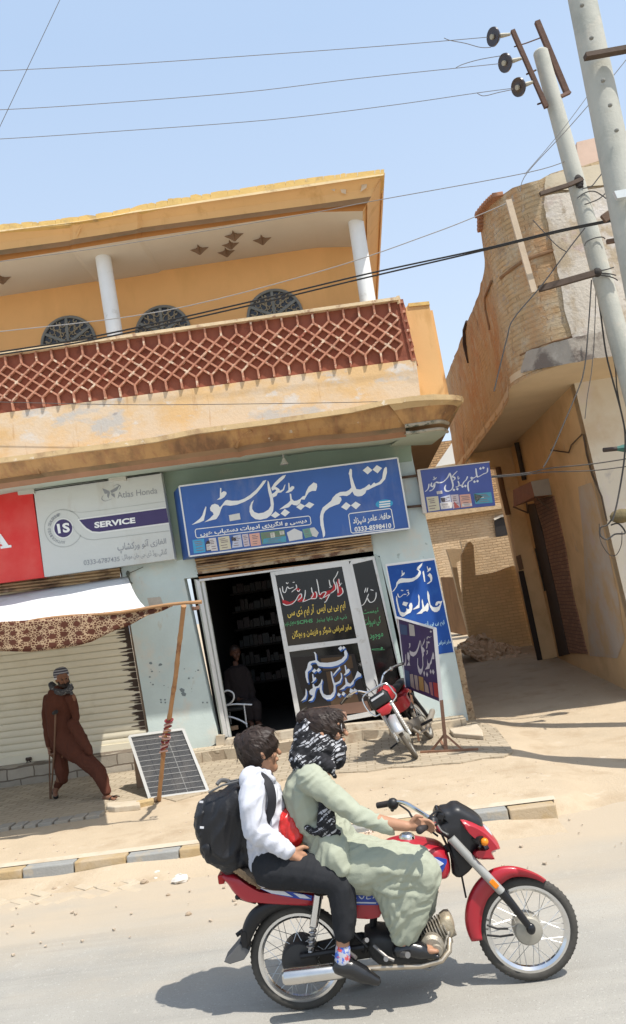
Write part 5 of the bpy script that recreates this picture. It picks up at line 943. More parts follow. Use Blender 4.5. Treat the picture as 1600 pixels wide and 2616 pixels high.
# rubble along the low wall
HT = [(225, 905), (330, 842), (400, 818), (480, 862), (560, 882), (640, 902), (700, 965)]; HB = [(225, 930), (300, 975), (430, 1052), (520, 1060), (600, 1045), (720, 1005)]
def heap(u, v):
    x = 225+480*u; t, b_ = interp(HT, x), interp(HB, x); return Y(*zw(x, t+(b_-t)*v), 7.55-1.35*v)
RUBM = mat('rubble_brown', (.60, .45, .31), .95, .25, 5, .5, 24, patches=[((.46, .32, .21), 6, .55, .68)])
rb = MB(); rb.strip([[heap(i/23, j/11)+Vector((0, 0, mnoise.noise((i*.7, j*.9, 2))*.05)) for i in range(24)] for j in range(12)])
o = rb.build('rubble', RUBM, smooth=True, sharp=180); o['kind'] = 'stuff'
rb = MB(); rr = random.Random(21)
for i in range(330):
    c = heap(rr.random(), rr.random()**.8); s_ = rr.uniform(.03, .12)*(1.9 if rr.random() < .08 else 1); m_ = Matrix.Rotation(rr.uniform(0, 6), 3, Vector((rr.random()-.5, rr.random()-.5, rr.random()-.5)).normalized()); rb.box(c+Vector((0, -.02, .01)), (s_*1.5, s_, s_*.6), m_)
o = rb.build('rubble', RUBM); o['kind'] = 'stuff'
bk = MB()
for i, (a, b) in enumerate(((1440, 1010), (1470, 1280), (1400, 1320), (1500, 1240))): pass
# ================================================================== poles, insulators, wires
CONC = mat('pole_concrete', (.43, .43, .38), .85, .08, 2, .25, 40, patches=[((.33, .34, .30), 2, .5, .7), ((.50, .47, .40), 3, .58, .7)])
def pole(name, lab, topc, botc, y, r0, r1):
    a, b = Y(*topc, y), Y(*botc, y); d = (b-a)/(b.z-a.z); base = a+d*(0-a.z); base.z = 0
    t = thing(name, base, lab, 'utility pole'); mb = MB(); mb.tube([a, base+d*.1], [r0, r1], 20); mb.build('shaft', CONC, t, smooth=True); return t, a, base
p1, a1, b1 = pole('concrete_pole', 'round concrete power pole with three dark disc insulators near its top', zt(775, 450), zt(1090, 1600), -2.0, .098, .165)
mb = MB(); mb.ball(a1+Vector((0, 0, -.005)), (.098, .098, .05)); mb.build('cap', CONC, p1, smooth=True)
p2_, a2, b2 = pole('concrete_pole', 'thicker pale concrete power pole nearer the road, without insulators in view', (1476, -60), zt(1440, 1500), -4.0, .142, .20)
RUST = mat('arm_rust', (.095, .052, .036), .8, .3, 8, .2, 40)
mb = MB(); mb.beam(Y(*zt(535, 262), -2.12), Y(*zt(825, 920), -2.12), .055, .05); mb.beam(Y(*zt(745, 185), -1.9), Y(*zt(1002, 800), -1.9), .07, .06); mb.beam(Y(*zt(940, 830), -2.05), Y(*zt(1025, 790), -1.95), .04, .04); mb.build('insulator_arm', RUST, p1)
mb = MB(); mb.tube([Y(*zt(550, 400), -2.1), Y(*zt(650, 370), -2.0), Y(*zt(770, 325), -1.9)], .009, 6); mb.tube([Y(*zt(655, 635), -2.1), Y(*zt(735, 600), -2.0)], .012, 6); mb.tube([Y(*zt(750, 892), -2.1), Y(*zt(810, 870), -2.0)], .012, 6); mb.tube([Y(*zt(850, 420), -1.95), Y(*zt(790, 440), -2.0)], .012, 6); mb.build('bolt', RUST, p1)
for c, k in (((372, 315), (515, 293)), ((474, 538), (612, 500)), ((588, 745), (715, 700))):
    cc, kk = Y(*zt(*c), -2.15), Y(*zt(*k), -2.12); ax = (kk-cc).normalized(); ax2 = (ax+Vector((0, .36, .16))).normalized()
    mb = MB(); mb.lathe([(.02, .10), (.035, .07), (.085, .05), (.120, .0), (.117, -.02), (.05, -.012), (.02, -.02)], cc, ax2, 20); o = mb.build('insulator', plain('glaze_brown', (.028, .018, .02), .25, 0, .6), p1, smooth=True)
    mb = MB(); mb.tube([cc, cc+ax*.12, kk], [.03, .03, .018], 8); mb.tube([cc-ax2*.005, cc-ax2*.04], [.036, .032], 10); mb.build('clamp', plain('clamp_grey', (.36, .34, .27), .6), o)
# clamps and small arms on the nearer pole
mb = MB(); mb.beam(Y(*zt(1155, 485), -4.25), Y(*zt(1600, 405), -4.2), .05, .08); mb.build('cross_arm', mat('arm_dark', (.085, .06, .045), .8, .3, 8, .2, 40), p2_)
mb = MB(); 
for a, b in ((1370, 900), (1425, 1115), (1310, 690), (1130, 45), (1210, 325)): mb.ball(Y(*zt(a, b), -4.21), (.025, .025, .02), 8, 5)
mb.build('pitted_hole', plain('hole_grey', (.22, .22, .2), .9), p2_)
mb = MB(); q_ = [Y(*zu(*p), -4.24) for p in ((1415, 265), (1560, 240), (1560, 300), (1440, 320))]; mb.prism(q_, (0, .05, 0)); mb.build('band', plain('band_steel', (.55, .58, .58), .5, .3), p2_)
zz1 = zm(6.845, 1380, 420)
mb = MB(); mb.beam(Y(*zz1(0, 520), -2.2), Y(*zz1(480, 370), -2.15), .05, .05); mb.beam(Y(*zz1(480, 370), -2.15), Y(*zz1(740, 260), -2.1), .05, .05); mb.build('cross_arm', mat('arm_dark', (.085, .06, .045), .8, .3, 8, .2, 40), p1); mb = MB(); mb.beam(Y(*zz1(-20, 2180), -2.2), Y(*zz1(1040, 1880), -2.2), .075, .06); mb.build('cross_arm', mat('arm_dark', (.085, .06, .045), .8, .3, 8, .2, 40), p1)
mb = MB(); mb.beam(Y(*zu(600, 335), -2.22), Y(*zu(800, 1045), -2.22), .075, .04); mb.build('wooden_strut', mat('strut_wood', (.50, .40, .29), .8, .12, 8, .1, 40), p1)
mb = MB(); mb.beam(Y(*zz1(1100, 960), -2.6), Y(*zz1(1560, 640), -2.6), .10, .05); mb.beam(Y(*zz1(1165, 1355), -2.3), Y(*zz1(1560, 1295), -2.3), .05, .05); mb.beam(Y(*zz1(1390, 1030), -2.5), Y(*zz1(1560, 960), -2.5), .08, .05); mb.build('stay_bracket', IRON, p1)
mb = MB()
for y0 in (250, 300, 350, 400): mb.tube([Y(*zz1(680+60*math.cos(t)+(y0-250)*.12, y0+18*math.sin(t)), -2.12) for t in (-math.pi, -2.4, -1.8, -1.2, -.6, 0)], .010, 5)
mb.ball(Y(*zz1(680, 300), -2.11), (.06, .02, .10)); mb.ball(Y(*zz1(1000, 1890), -2.2), (.06, .05, .06)); mb.build('wire_binding', plain('binding_black', (.03, .025, .022), .8), p1)
def wire(lab, pts, y, r, col, grp=None, sub=6, name='power_line'):
    P = [Y(p[0], p[1], p[2] if len(p) > 2 else y) for p in pts]; mb = MB(); mb.tube(cr(P, sub), r, 5)
    return tag(mb.build(name, plain('wire_%d' % int(col*1000), (col, col*.95, col*.9), .6), smooth=True), lab, 'wire', grp)
zq = zm(1.2056, 0, 0); zq2 = zm(1.2056, 0, 550); PLG = 'wires strung along the street'
wire('topmost of the three thin bare lines crossing the sky to the insulators', [(-260, 193), zq(0, 218), zq(400, 197), zq(835, 167), zq(1200, 140), zt(320, 318)], -2.15, .0045, .22, PLG)
wire('middle of the three thin bare lines crossing the sky to the insulators', [(-260, 288), zq(0, 338), zq(300, 320), zq(750, 284), zq(1100, 242), zt(420, 545)], -2.15, .0045, .22, PLG)
wire('lowest of the three thin bare lines crossing the sky to the insulators', [(-260, 366), zq(0, 428), zq(350, 405), zq(830, 369), zq(1200, 325), zt(230, 795), zt(540, 755)], -2.15, .0045, .22, PLG)
wire('slack tail of wire looped beside the highest disc insulator', [zt(-50, 325), zt(0, 345), zt(130, 370), zt(260, 405), zt(350, 405)], -2.17, .005, .2)
wire('slack tail of wire looped beside the middle disc insulator', [zt(50, 580), zt(110, 550), zt(250, 510), zt(430, 478)], -2.17, .005, .2)
wire('slack tail of wire looped beside the lowest disc insulator', [zt(230, 795), zt(290, 820), zt(420, 790), zt(540, 765)], -2.17, .005, .2)
wire('thin dark wire slanting down through the sky in the top left corner', [(175, -50), (153, 0), (0, 323), (-60, 450)], -3.5, .004, .12)
wire('pale wire crossing along the roof soffit up to the pole beside the roof corner', [(-60, 677), (0, 668), (282, 629), (763, 550), (951, 514), zu(740, 125), zu(1100, 10)], -2.05, .0055, .26, PLG)
wire('pale sagging wire crossing in front of the round windows up to the upper cross arm', [(-60, 852), (0, 847), (415, 795), (829, 690), (1100, 598), zu(400, 440), zu(620, 345)], -2.15, .0065, .34, PLG)
wire('upper of the two thick black cables running past the balcony rail', [(-60, 908), (0, 899), (249, 858), (639, 771), (937, 700), zu(400, 712), zu(1000, 565), zu(1520, 462)], -2.4, .011, .02, PLG)
wire('lower of the two thick black cables running past the balcony rail', [(-60, 914), (0, 906), (249, 866), (639, 780), (937, 709), zu(400, 724), zu(1000, 578), zu(1520, 474)], -2.4, .011, .02, PLG)
wire('thin wire stretched across the peeling parapet under the lattice', [(-60, 1026), (0, 1027), (332, 1034), (700, 1031), (995, 1025), (1075, 1016)], -1.2, .005, .10)
wire('upper of two brown wires running from the small sign to the right pole', [zv(470, 805), zv(750, 778), zv(920, 742), zv(1240, 710), zv(1540, 665)], -1.2, .009, .07)
wire('lower of two brown wires running from the small sign to the right pole', [zv(470, 813), zv(700, 795), zv(900, 772), zv(1250, 760), zv(1540, 725)], -1.2, .008, .07)
wire('steep thin wire slanting across the sky between the two concrete poles', [zt(1560, 445), zt(1330, 730), zt(1000, 1110), zt(660, 1480), zt(600, 1640)], -3.0, .005, .16)
wire('faint thin wire crossing the sky left of the thinner pole', [zt(1200, 790), zt(1000, 1060), zt(830, 1270), zt(640, 1490)], -3.1, .004, .18)
wire('wire with a twisted joint running down from the pole across the brick overhang', [zu(1190, 550), zu(1100, 665), zu(1000, 800), zu(850, 1000), zu(640, 1250), zu(590, 1400), zu(530, 1640), zu(490, 1808)], -2.25, .009, .06)
wire('short kinked wire lying against the brick wall beside the white plaster', [zu(790, 490), zu(900, 610), zu(980, 690), zu(1050, 735)], -2.0, .007, .10)
wire('long slack wire hanging from the cross arm to the corner of the pale wall', [zu(1240, 950), zu(1225, 1200), zu(1200, 1520), zv(1180, 0), zv(1140, 130), zv(940, 600), zv(870, 735)], -2.0, .009, .07)
wire('thin slack wire hanging beside the long one in front of the pale wall', [zu(1275, 1000), zu(1262, 1400), zv(1240, 0), zv(1210, 180), zv(1190, 360)], -1.9, .006, .10)
wire('dark bundle of wire hanging down along the thinner pole', [zu(1270, 960), zu(1310, 1200), zu(1350, 1500), zv(1400, 50), zv(1470, 310), zv(1500, 490), zv(1490, 700), zv(1440, 1000), zv(1400, 1150)], -1.85, .012, .06)
wire('second dark wire dropping behind the thinner pole', [zu(1300, 1000), zu(1345, 1300), zu(1420, 1600), zv(1440, 150), zv(1507, 480)], -1.80, .009, .06)
wire('loose curl of dark cable hung on the corner of the pale wall', [zv(1400, 1130), zv(1360, 1180), zv(1310, 1200), zv(1310, 1260), zv(1360, 1290), zv(1420, 1250), zv(1500, 1240), zv(1450, 1170), zv(1390, 1180)], -1.0, .012, .05, None, 6, 'cable')
wire('large hanging loop of thin cable below the dark curl', [zv(1300, 1170), zv(1310, 1300), zv(1370, 1400), zv(1430, 1410), zv(1470, 1330), zv(1475, 1230)], -.9, .006, .08, None, 6, 'cable')
for k, (pts, l_) in enumerate((([(750, 420), (900, 380), (1010, 250), (1130, 100)], 'thin curling wire end sprung from the pole binding, rising highest'), ([(650, 590), (800, 490), (950, 470), (1080, 540), (1160, 600)], 'thin arching wire end over the pole below the binding'), ([(780, 700), (900, 660), (1050, 590), (1200, 450)], 'thin wire end curving right from the pole above the black cables'), ([(780, 1420), (820, 1350), (950, 1290), (1080, 1270), (1140, 1300)], 'wire strap curling round the pole below the black cables'), ([(1010, 1860), (1150, 1840), (1290, 1800)], 'short straight wire end beside the lower arm'), ([(1010, 1900), (1200, 1910), (1330, 1940)], 'short dark wire end at the lower arm, bent slightly down'), ([(1010, 1930), (1200, 1960), (1300, 1990), (1360, 2030)], 'curling wire end lowest at the lower arm'))):
    wire(l_, [zz1(*p) for p in pts], -2.14, .008, .07, None, 6, 'wire_end')
sw = thing('junction_box', Y(*zv(1450, 590), -1.6), 'small green cable joint box with a dark end hanging before the pale wall', 'cable box')
mb = MB(); mb.tube([Y(*zv(1435, 592), -1.6), Y(*zv(1540, 585), -1.6)], [.03, .07], 8); mb.build('casing', plain('green_tape', (.05, .15, .13), .7), sw); mb = MB(); mb.tube([Y(*zv(1330, 602), -1.6), Y(*zv(1435, 592), -1.6)], .03, 8); mb.build('dark_end', plain('tape_dark', (.06, .045, .04), .7), sw)
mb = MB(); mb.ball(Y(*zv(1470, 1110), -1.0), (.16, .10, .10), 10, 7); tag(mb.build('cable_bundle', mat('bundle_olive', (.16, .13, .07), .9, .3, 9, .8, 20), smooth=True), 'olive brown bundle of rag and cable hung on the pale wall', 'bundle')
# ================================================================== the moving motorcycle (its middle plane stands parallel to the kerb)
YB = -7.49
def K(px, py, off=0.0): return Y(px, py, YB-off)
def KB(x, y, off=0.0): return K(*zB(x, y), off)
def KF(x, y, off=0.0): return K(*zf(x, y), off)
RED = mat('bike_red', (.36, .012, .024), .34, .06, 4, .03, 30, 0, .5, coat=.25, patches=[((.36, .16, .12), 3.5, .62, .85)]); BLK = plain('bike_black', (.012, .012, .013), .45); BLKG = plain('gloss_black', (.012, .012, .014), .22)
CHR = plain('chrome', (.70, .70, .70), .16, 1.0); SILV = plain('silver_paint', (.48, .48, .46), .4, .4); RUB = mat('tyre_rubber', (.062, .058, .051), .85, .2, 20, .2, 80); ENG = mat('engine_metal', (.30, .27, .22), .5, .2, 20, .2, 60, .5)
DUSTR = mat('dusty_tyre', (.11, .095, .075), .95, .3, 12, .2, 60)
def wheel(t, c, R, ax, hubr, tyrem=None, hubm=None, hubw=.05, rimm=None, fat=.027, lens=None):
    """tyre, rim, hub and spokes round the point c on the axle direction ax"""
    c = Vector(c); ax = Vector(ax).normalized(); u = Vector((0, 0, 1)); u = (u-ax*u.dot(ax)).normalized(); w = ax.cross(u)
    P = lambda r, a, h=0: c+(u*math.cos(a)+w*math.sin(a))*r+ax*h
    def rev(prof, n=56):
        mb = MB(); mb.loft([[P(r, 2*math.pi*j/n, h) for r, h in prof] for j in range(n)]+[[P(r, 0, h) for r, h in prof]], False); return mb
    e = bpy.data.objects.new('wheel', None); COL.objects.link(e); e.parent = t; e.empty_display_size = .05; ORG[e.name] = ORG[t.name]
    f = fat; tp = [(R-f+f*1.02*math.cos(a), f*math.sin(a)) for a in (2*math.pi*j/12 for j in range(12))]
    rev(tp).build('tyre', tyrem or RUB, e, smooth=True)
    tr = MB()
    for k in range(60):
        a = 2*math.pi*k/60
        for sgn in (-1, 1): tr.beam(P(R+.001, a, sgn*.002), P(R-.012, a+.05, sgn*f*.75), .006, .006, P(1, a)-c)
    tr.build('tread', tyrem or RUB, e)
    r0 = R-2*f; rev([(r0+.010, -.020), (r0+.012, .020), (r0-.004, .021), (r0-.018, .010), (r0-.018, -.010), (r0-.004, -.021)]).build('rim', rimm or CHR, e, smooth=True)
    mb = MB(); mb.lathe([(.02, -.07), (hubr*.55, -.06), (hubr, -hubw), (hubr*1.02, -.01), (hubr*1.02, .01), (hubr, hubw*.8), (hubr*.9, hubw), (hubr*.45, hubw+.008), (.02, hubw+.012)], c, ax, 28); mb.build('hub', hubm or mat('hub_metal', (.36, .34, .29), .5, .1, 20, .05, 60, .4), e, smooth=True)
    mb = MB(); n = 18
    for k in range(n):
        for sg, o in ((-1, .0), (1, .17)):
            a = 2*math.pi*k/n+o; mb.tube([P(hubr*.9, a+.5*(1 if k % 2 else -1), sg*hubw*.7), P(r0-.016, a, 0)], .0017, 4)
    mb.build('spokes', plain('spoke_steel', (.55, .55, .53), .3, .8), e); return e
MOTO = thing('motorcycle', Vector((0, YB, 0)), 'red motorcycle with black backpack-carrying passenger and driver, moving along the road', 'motorcycle')
MOTO['label'] = 'red motorcycle with blue and white stripes ridden along the road by two people'
cr_, cf_ = Z(768, 2442, .273), Z(1347, 2371, .273); cr_.y = cf_.y = YB
wheel(MOTO, K(768, 2442), .274, (0, -1, 0), .098, None, plain('drum_black', (.03, .03, .03), .5), hubw=.07); wheel(MOTO, K(1347, 2370), .268, (0, -1, 0), .075)
def poly_part(name, pts, hw, m, off=0, fn=KB, parent=MOTO, bevel=0, prof=None, smooth=True, sharp=50):
    mb = MB(); P = [fn(x, y, off) for x, y in pts]; kw = {'prof': prof} if prof else {}; mb.pillow(P, Vector((0, -hw, 0)), **kw); return mb.build(name, m, parent, smooth=smooth, bevel=bevel, sharp=sharp)
def plate(name, pts, off, m, parent, fn=KB, th=.003):
    mb = MB(); mb.prism([fn(x, y, off) for x, y in pts], (0, -th, 0)); return mb.build(name, m, parent)
# tank, seat, tail, side panel
SOFT = ((-1, .62), (-.93, .78), (-.75, .90), (-.4, .98), (0, 1), (.4, .98), (.75, .90), (.93, .78), (1, .62))
def rpoly(pts, n=3): return [(p.x, p.y) for p in cr([(x, y, 0) for x, y in pts], n, True)]
tank = poly_part('fuel_tank', rpoly([(40, 480), (95, 425), (150, 395), (210, 376), (290, 366), (380, 378), (450, 390), (510, 405), (552, 440), (576, 500), (583, 560), (570, 614), (540, 627), (480, 628), (380, 605), (200, 570), (80, 530)]), .115, RED, fn=KF, prof=SOFT)
plate('stripe', [(425, 505), (500, 500), (560, 515), (560, 540), (530, 600), (480, 602), (510, 560), (450, 535)], .116, plain('stripe_blue', (.02, .06, .33), .3), tank, KF, .004)
plate('stripe', [(420, 505), (470, 500), (540, 545), (470, 590), (455, 570), (500, 545), (440, 525)], .120, plain('stripe_white', (.62, .64, .68), .3), tank, KF, .004)
mb = MB(); c = KF(290, 362, .0); mb.lathe([(.0, .018), (.03, .016), (.042, .006), (.045, -.01)], c, (.1, 0, 1), 18); mb.build('tank_cap', CHR, tank, smooth=True)
seatm = mat('seat_cover', (.125, .095, .07), .9, .2, 5, .3, 80, stretch=(1, 1, 5))
seat = poly_part('seat', rpoly([(208, 662), (240, 652), (330, 660), (430, 672), (520, 700), (640, 705), (700, 700), (740, 718), (715, 748), (620, 748), (520, 745), (400, 738), (312, 730), (262, 705)]), .115, seatm, prof=SOFT)
mb = MB(); rr = random.Random(9)
for i in range(90):
    t = i/89; a = lerp((205, 655), (312, 726), t); p0 = KB(a[0], a[1], .10); p1 = KB(a[0]-4+rr.uniform(-4, 4), a[1]+17+rr.uniform(0, 8), .118); mb.tube([p0, p1], .005, 4)
mb.build('cover_fringe', mat('fringe_tan', (.32, .22, .13), .95, .3, 20, 0), seat)
tail = poly_part('tail_cowl', rpoly([(163, 684), (205, 674), (240, 695), (312, 735), (400, 746), (525, 750), (528, 795), (420, 795), (300, 787), (252, 780), (212, 750), (188, 715)], 3), .085, RED, prof=SOFT)
plate('stripe', [(305, 744), (400, 752), (500, 772), (498, 790), (430, 780), (350, 764)], .086, plain('stripe_blue', ()), tail, th=.004); plate('stripe', [(305, 742), (390, 752), (430, 776), (350, 763)], .090, plain('stripe_white', ()), tail, th=.004); plate('stripe', [(430, 762), (470, 768), (495, 783), (455, 780)], .090, plain('stripe_white', ()), tail, th=.004)
mb = MB(); c = KB(178, 700, 0); mb.box(c+Vector((-.01, 0, 0)), (.035, .12, .05)); mb.build('tail_light', plain('lamp_red', (.35, .01, .01), .2), tail, bevel=.008)
mb = MB(); mb.lathe([(.0, -.03), (.02, -.025), (.032, 0), (.03, .02), (.012, .05), (.009, .12)], KB(318, 720, .13), KB(395, 727, .13)-KB(318, 720, .13), 12); mb.build('turn_signal', plain('signal_white', (.62, .62, .62), .3), MOTO, smooth=True)
sp = poly_part('side_panel', rpoly([(600, 742), (700, 744), (756, 748), (758, 800), (748, 850), (665, 854), (630, 832), (612, 790)], 2), .03, RED, .075)
plate('stripe', [(615, 766), (745, 770), (745, 806), (660, 806), (622, 792)], .1075, plain('stripe_blue', ()), sp, th=.003)
mb = MB(); [pen(mb, st, 4, lambda x, y: KB(x, y, .112), -.4, .5) for st in ([(640, 786), (652, 772), (662, 784)], [(670, 774), (682, 784), (690, 773)], [(700, 774), (700, 784), (715, 783)], [(722, 783), (728, 774), (738, 776)])]; mb.strip([[KB(x, 795+.02*(x-650), .112) for x in (648, 670, 700, 735)], [KB(x, 800+.02*(x-650), .112) for x in (652, 672, 700, 733)]]); mb.build('panel_mark', plain('stripe_white', ()), sp)
# frame, engine, exhaust
mb = MB(); mb.tube([KF(600, 380), KF(655, 610)], .03, 10); mb.tube([KF(600, 420), KB(820, 700), KB(600, 750), KB(300, 790)], .022, 8); mb.tube([KB(740, 720), KB(720, 900), KB(690, 980)], .02, 8)
for s_ in (-.09, .09): mb.tube([KB(690, 960, s_), KB(456, 994, s_)], .016, 8); mb.tube([KB(560, 770, s_), KB(640, 900, s_), KB(700, 960, s_)], .012, 8)
mb.build('frame', BLK, MOTO, smooth=True)
mb = MB(); mb.tube([KF(655, 600, .02), KF(690, 775, .02)], .006, 6); mb.build('control_cable', BLK, MOTO, smooth=True); mb = MB(); mb.tube([KF(480, 250, .1), KF(560, 420, .06), KF(640, 590, .05)], .007, 6); mb.build('control_cable', BLK, MOTO, smooth=True); mb = MB(); mb.tube([KF(830, 960, .06), KF(900, 985, .07), KF(975, 985, .08)], .006, 6); mb.tube([KF(830, 1028, .06), KF(920, 1038, .07), KF(1010, 1025, .08)], .006, 6); mb.build('brake_cable', BLK, MOTO, smooth=True)
cc = poly_part('crankcase', rpoly([(690, 890), (780, 885), (880, 900), (940, 935), (965, 975), (945, 1010), (880, 1022), (770, 1015), (710, 985)], 2), .11, plain('crank_black', (.03, .03, .03), .5), prof=SOFT)
mb = MB(); mb.lathe([(.0, .0), (.05, 0), (.065, -.015), (.066, -.05)], KB(940, 968, .15), (0, -1, 0), 20); mb.lathe([(.0, .012), (.03, .01), (.035, 0)], KB(955, 975, .15), (0, -1, 0), 14); mb.build('engine_cover', ENG, cc, smooth=True)
cyl0, cyl1 = KB(890, 940, .0), KB(1012, 878, .0); axc = (cyl1-cyl0); mb = MB(); n = 9
for k in range(n):
    p = cyl0+axc*(.18+.70*k/n); mb.lathe([(.0, 0), (.078, 0), (.078, .006), (0, .006)], p, axc, 18)
mb.lathe([(.055, 0), (.055, axc.length)], cyl0, axc, 16); mb.build('cylinder', ENG, MOTO)
poly_part('cylinder_head', rpoly([(965, 845), (1000, 830), (1020, 870), (1015, 905), (985, 930), (955, 900)], 2), .06, mat('head_metal', (.42, .36, .26), .5, .2, 20, .3, 40, .4))
mb = MB(); mb.tube([KB(915, 835, .03), KB(905, 870, .05), KB(880, 905, .06)], .022, 8); mb.ball(KB(905, 850, .05), .035); mb.tube([KB(1000, 905, .05), KB(990, 950, .1), KB(965, 1005, .13)], .013, 8); mb.build('carburettor', mat('carb_grey', (.16, .15, .13), .5, .2, 20, .1, 40, .4), MOTO, smooth=True)
poly_part('chain_case', rpoly([(470, 960), (560, 930), (680, 905), (760, 930), (770, 985), (680, 1005), (560, 1025), (480, 1030)], 2), .015, BLK, -.09)
mb = MB(); mb.tube([KB(1004, 930, .10), KB(1002, 975, .14), KB(975, 1010, .16), KB(900, 1030, .17), KB(760, 1036, .17), KB(600, 1046, .165)], .014, 10); mb.build('exhaust_pipe', mat('pipe_worn', (.42, .36, .28), .35, .2, 9, .05, 40, .8), MOTO, smooth=True)
mb = MB(); mb.lathe([(.0, .0), (.030, 0), (.040, .01), (.043, .05), (.041, .30), (.030, .36), (.016, .40)], KB(392, 1072, .165), KB(600, 1046, .165)-KB(392, 1072, .165), 20); mb.build('muffler', mat('muffler_chrome', (.62, .60, .57), .22, .1, 10, .0, 1, 1), MOTO, smooth=True)
mb = MB(); mb.tube([KB(600, 950, .12), KB(640, 985, .17), KB(660, 1000, .2)], .010, 8); mb.tube([KB(800, 985, .1), KB(850, 990, .24)], .016, 8); mb.tube([KB(725, 955, .14), KB(775, 1000, .18), KB(800, 1010, .19)], .009, 8); mb.tube([KB(770, 1000, .12), KB(770, 1005, .22)], .013, 8); mb.tube([KB(690, 940, .13), KB(700, 935, .19)], .012, 8); mb.tube([KB(840, 1018, .1), KB(930, 1040, .12), KB(985, 1000, .08)], .010, 8); mb.build('foot_peg', plain('peg_grey', (.20, .19, .18), .4, .6), MOTO, smooth=True)
for s_ in (.115, -.115):
    mb = MB(); a, b = KB(522, 768, s_), KB(490, 975, s_); mb.tube([a, a.lerp(b, .55)], [.024, .024], 12); mb.build('shock_cover', CHR, MOTO, smooth=True)
    mb = MB(); m0, m1 = a.lerp(b, .5), b; dd = (m1-m0); uu = dd.orthogonal().normalized(); ww = dd.normalized().cross(uu); mb.tube([m0+dd*(i/60)+(uu*math.cos(i*.62)+ww*math.sin(i*.62))*.018 for i in range(61)], .0045, 5); mb.tube([m0, m1], .010, 8); mb.build('shock_absorber', plain('spring_steel', (.35, .35, .35), .3, .8), MOTO, smooth=True)
# mudguards
def guard(name, outer, inner, w, m, fn, n=40):
    def res(pts):
        P = cr([(x, y, 0) for x, y in pts], 8); L_ = [0]
        for a, b in zip(P, P[1:]): L_.append(L_[-1]+(b-a).length)
        out = []
        for i in range(n+1):
            d = L_[-1]*i/n; k = max(j for j in range(len(L_)) if L_[j] <= d+1e-9); k = min(k, len(P)-2); f = (d-L_[k])/max(1e-9, L_[k+1]-L_[k]); out.append(P[k].lerp(P[k+1], f))
        return out
    A, B_ = res(outer), res(inner); rows = [[] for _ in range(7)]
    for a, b in zip(A, B_):
        o2 = a.lerp(b, .22)
        for i, (p, s_) in enumerate(((b, 1), (o2, 1), (a, .72), (a+(a-b)*.05, 0), (a, -.72), (o2, -1), (b, -1))): rows[i].append(fn(p.x, p.y, s_*w))
    mb = MB(); mb.strip(rows); o = mb.build(name, m, MOTO, smooth=True, sharp=70); s_ = o.modifiers.new('s', 'SOLIDIFY'); s_.thickness = .003; bake(o); return o
guard('front_fender', [(1232, 655), (1180, 620), (1100, 586), (1020, 566), (950, 564), (880, 580), (835, 606), (770, 665), (722, 740), (696, 820), (686, 900), (692, 970), (710, 1030), (730, 1072)], [(1212, 676), (1150, 648), (1070, 634), (1000, 640), (950, 668), (905, 712), (870, 748), (835, 790), (808, 860), (796, 930), (792, 985), (796, 1030), (802, 1062)], .058, RED, KF)
guard('rear_fender', [(530, 800), (470, 790), (400, 786), (330, 795), (280, 825), (252, 870), (240, 920), (238, 945)], [(520, 842), (470, 820), (400, 820), (345, 842), (305, 880), (280, 925), (268, 955), (262, 968)], .062, BLK, KB, 24)
poly_part('mud_flap', [(238, 930), (276, 958), (255, 990), (205, 1006), (182, 998), (212, 962)], .06, plain('flap_grey', (.10, .10, .10), .7), prof=((-1, 1), (1, 1)), bevel=.004)
mb = MB(); mb.tube([KB(218, 776, .05), KB(260, 790, .03), KB(292, 798, .05)], .008, 6); mb.ball(KB(225, 778, .06), .014); mb.tube([KB(245, 900, .02), KB(222, 918, .03)], .012, 6); mb.box(KB(250, 930, .05), (.03, .03, .08)); mb.build('tail_bracket', BLK, MOTO)
# fork, handlebar, cowl
for s_ in (.088, -.088):
    mb = MB(); a, b = KF(588, 372, s_), KF(936, 742, s_); mb.tube([a, b], [.024, .023], 14); fk = mb.build('fork', plain('fork_grey', (.37, .37, .35), .45, .3), MOTO, smooth=True)
    mb = MB(); mb.tube([b+(a-b)*.02, KF(1000, 820, s_), KF(1128, 985, s_*.95)], [.026, .022, .018], 12); mb.ball(KF(1128, 985, s_), (.025, .02, .03)); mb.build('fork_leg', BLKG, fk, smooth=True)
    mb = MB(); mb.box(KF(880, 683, s_+(.028 if s_ > 0 else -.028)), (.028, .01, .05), Matrix.Rotation(math.radians(-36), 3, 'Y')); mb.build('reflector', plain('amber', (.75, .22, .01), .3), fk, bevel=.004)
poly_part('steering_cover', rpoly([(560, 372), (620, 382), (700, 440), (762, 490), (728, 560), (682, 606), (640, 628), (594, 608), (586, 520)], 2), .055, BLK, fn=KF)
cw = poly_part('headlight_cowl', rpoly([(492, 182), (520, 156), (560, 150), (590, 130), (632, 128), (662, 145), (742, 190), (795, 240), (800, 300), (790, 380), (745, 450), (700, 500), (640, 470), (590, 400), (540, 352), (482, 322), (472, 272), (505, 250), (530, 220)], 2), .09, plain('cowl_black', (.018, .018, .02), .4), fn=KF, prof=SOFT)
poly_part('visor', rpoly([(625, 206), (680, 214), (740, 240), (800, 280), (852, 330), (888, 372), (910, 410), (884, 420), (858, 432), (855, 455), (872, 487), (812, 488), (752, 486), (718, 452), (740, 428), (800, 428), (838, 405), (800, 358), (740, 338), (690, 302), (652, 262)], 2), .115, RED, fn=KF, parent=cw)
mb = MB(); a, b = KF(790, 300, 0), KF(835, 330, 0); mb.lathe([(.0, .02), (.05, .015), (.075, 0), (.075, -.05)], KF(850, 370, 0), (1, 0, .25), 20); mb.build('headlight', plain('lamp_glass', (.45, .46, .48), .1, 0, .6), cw, smooth=True)
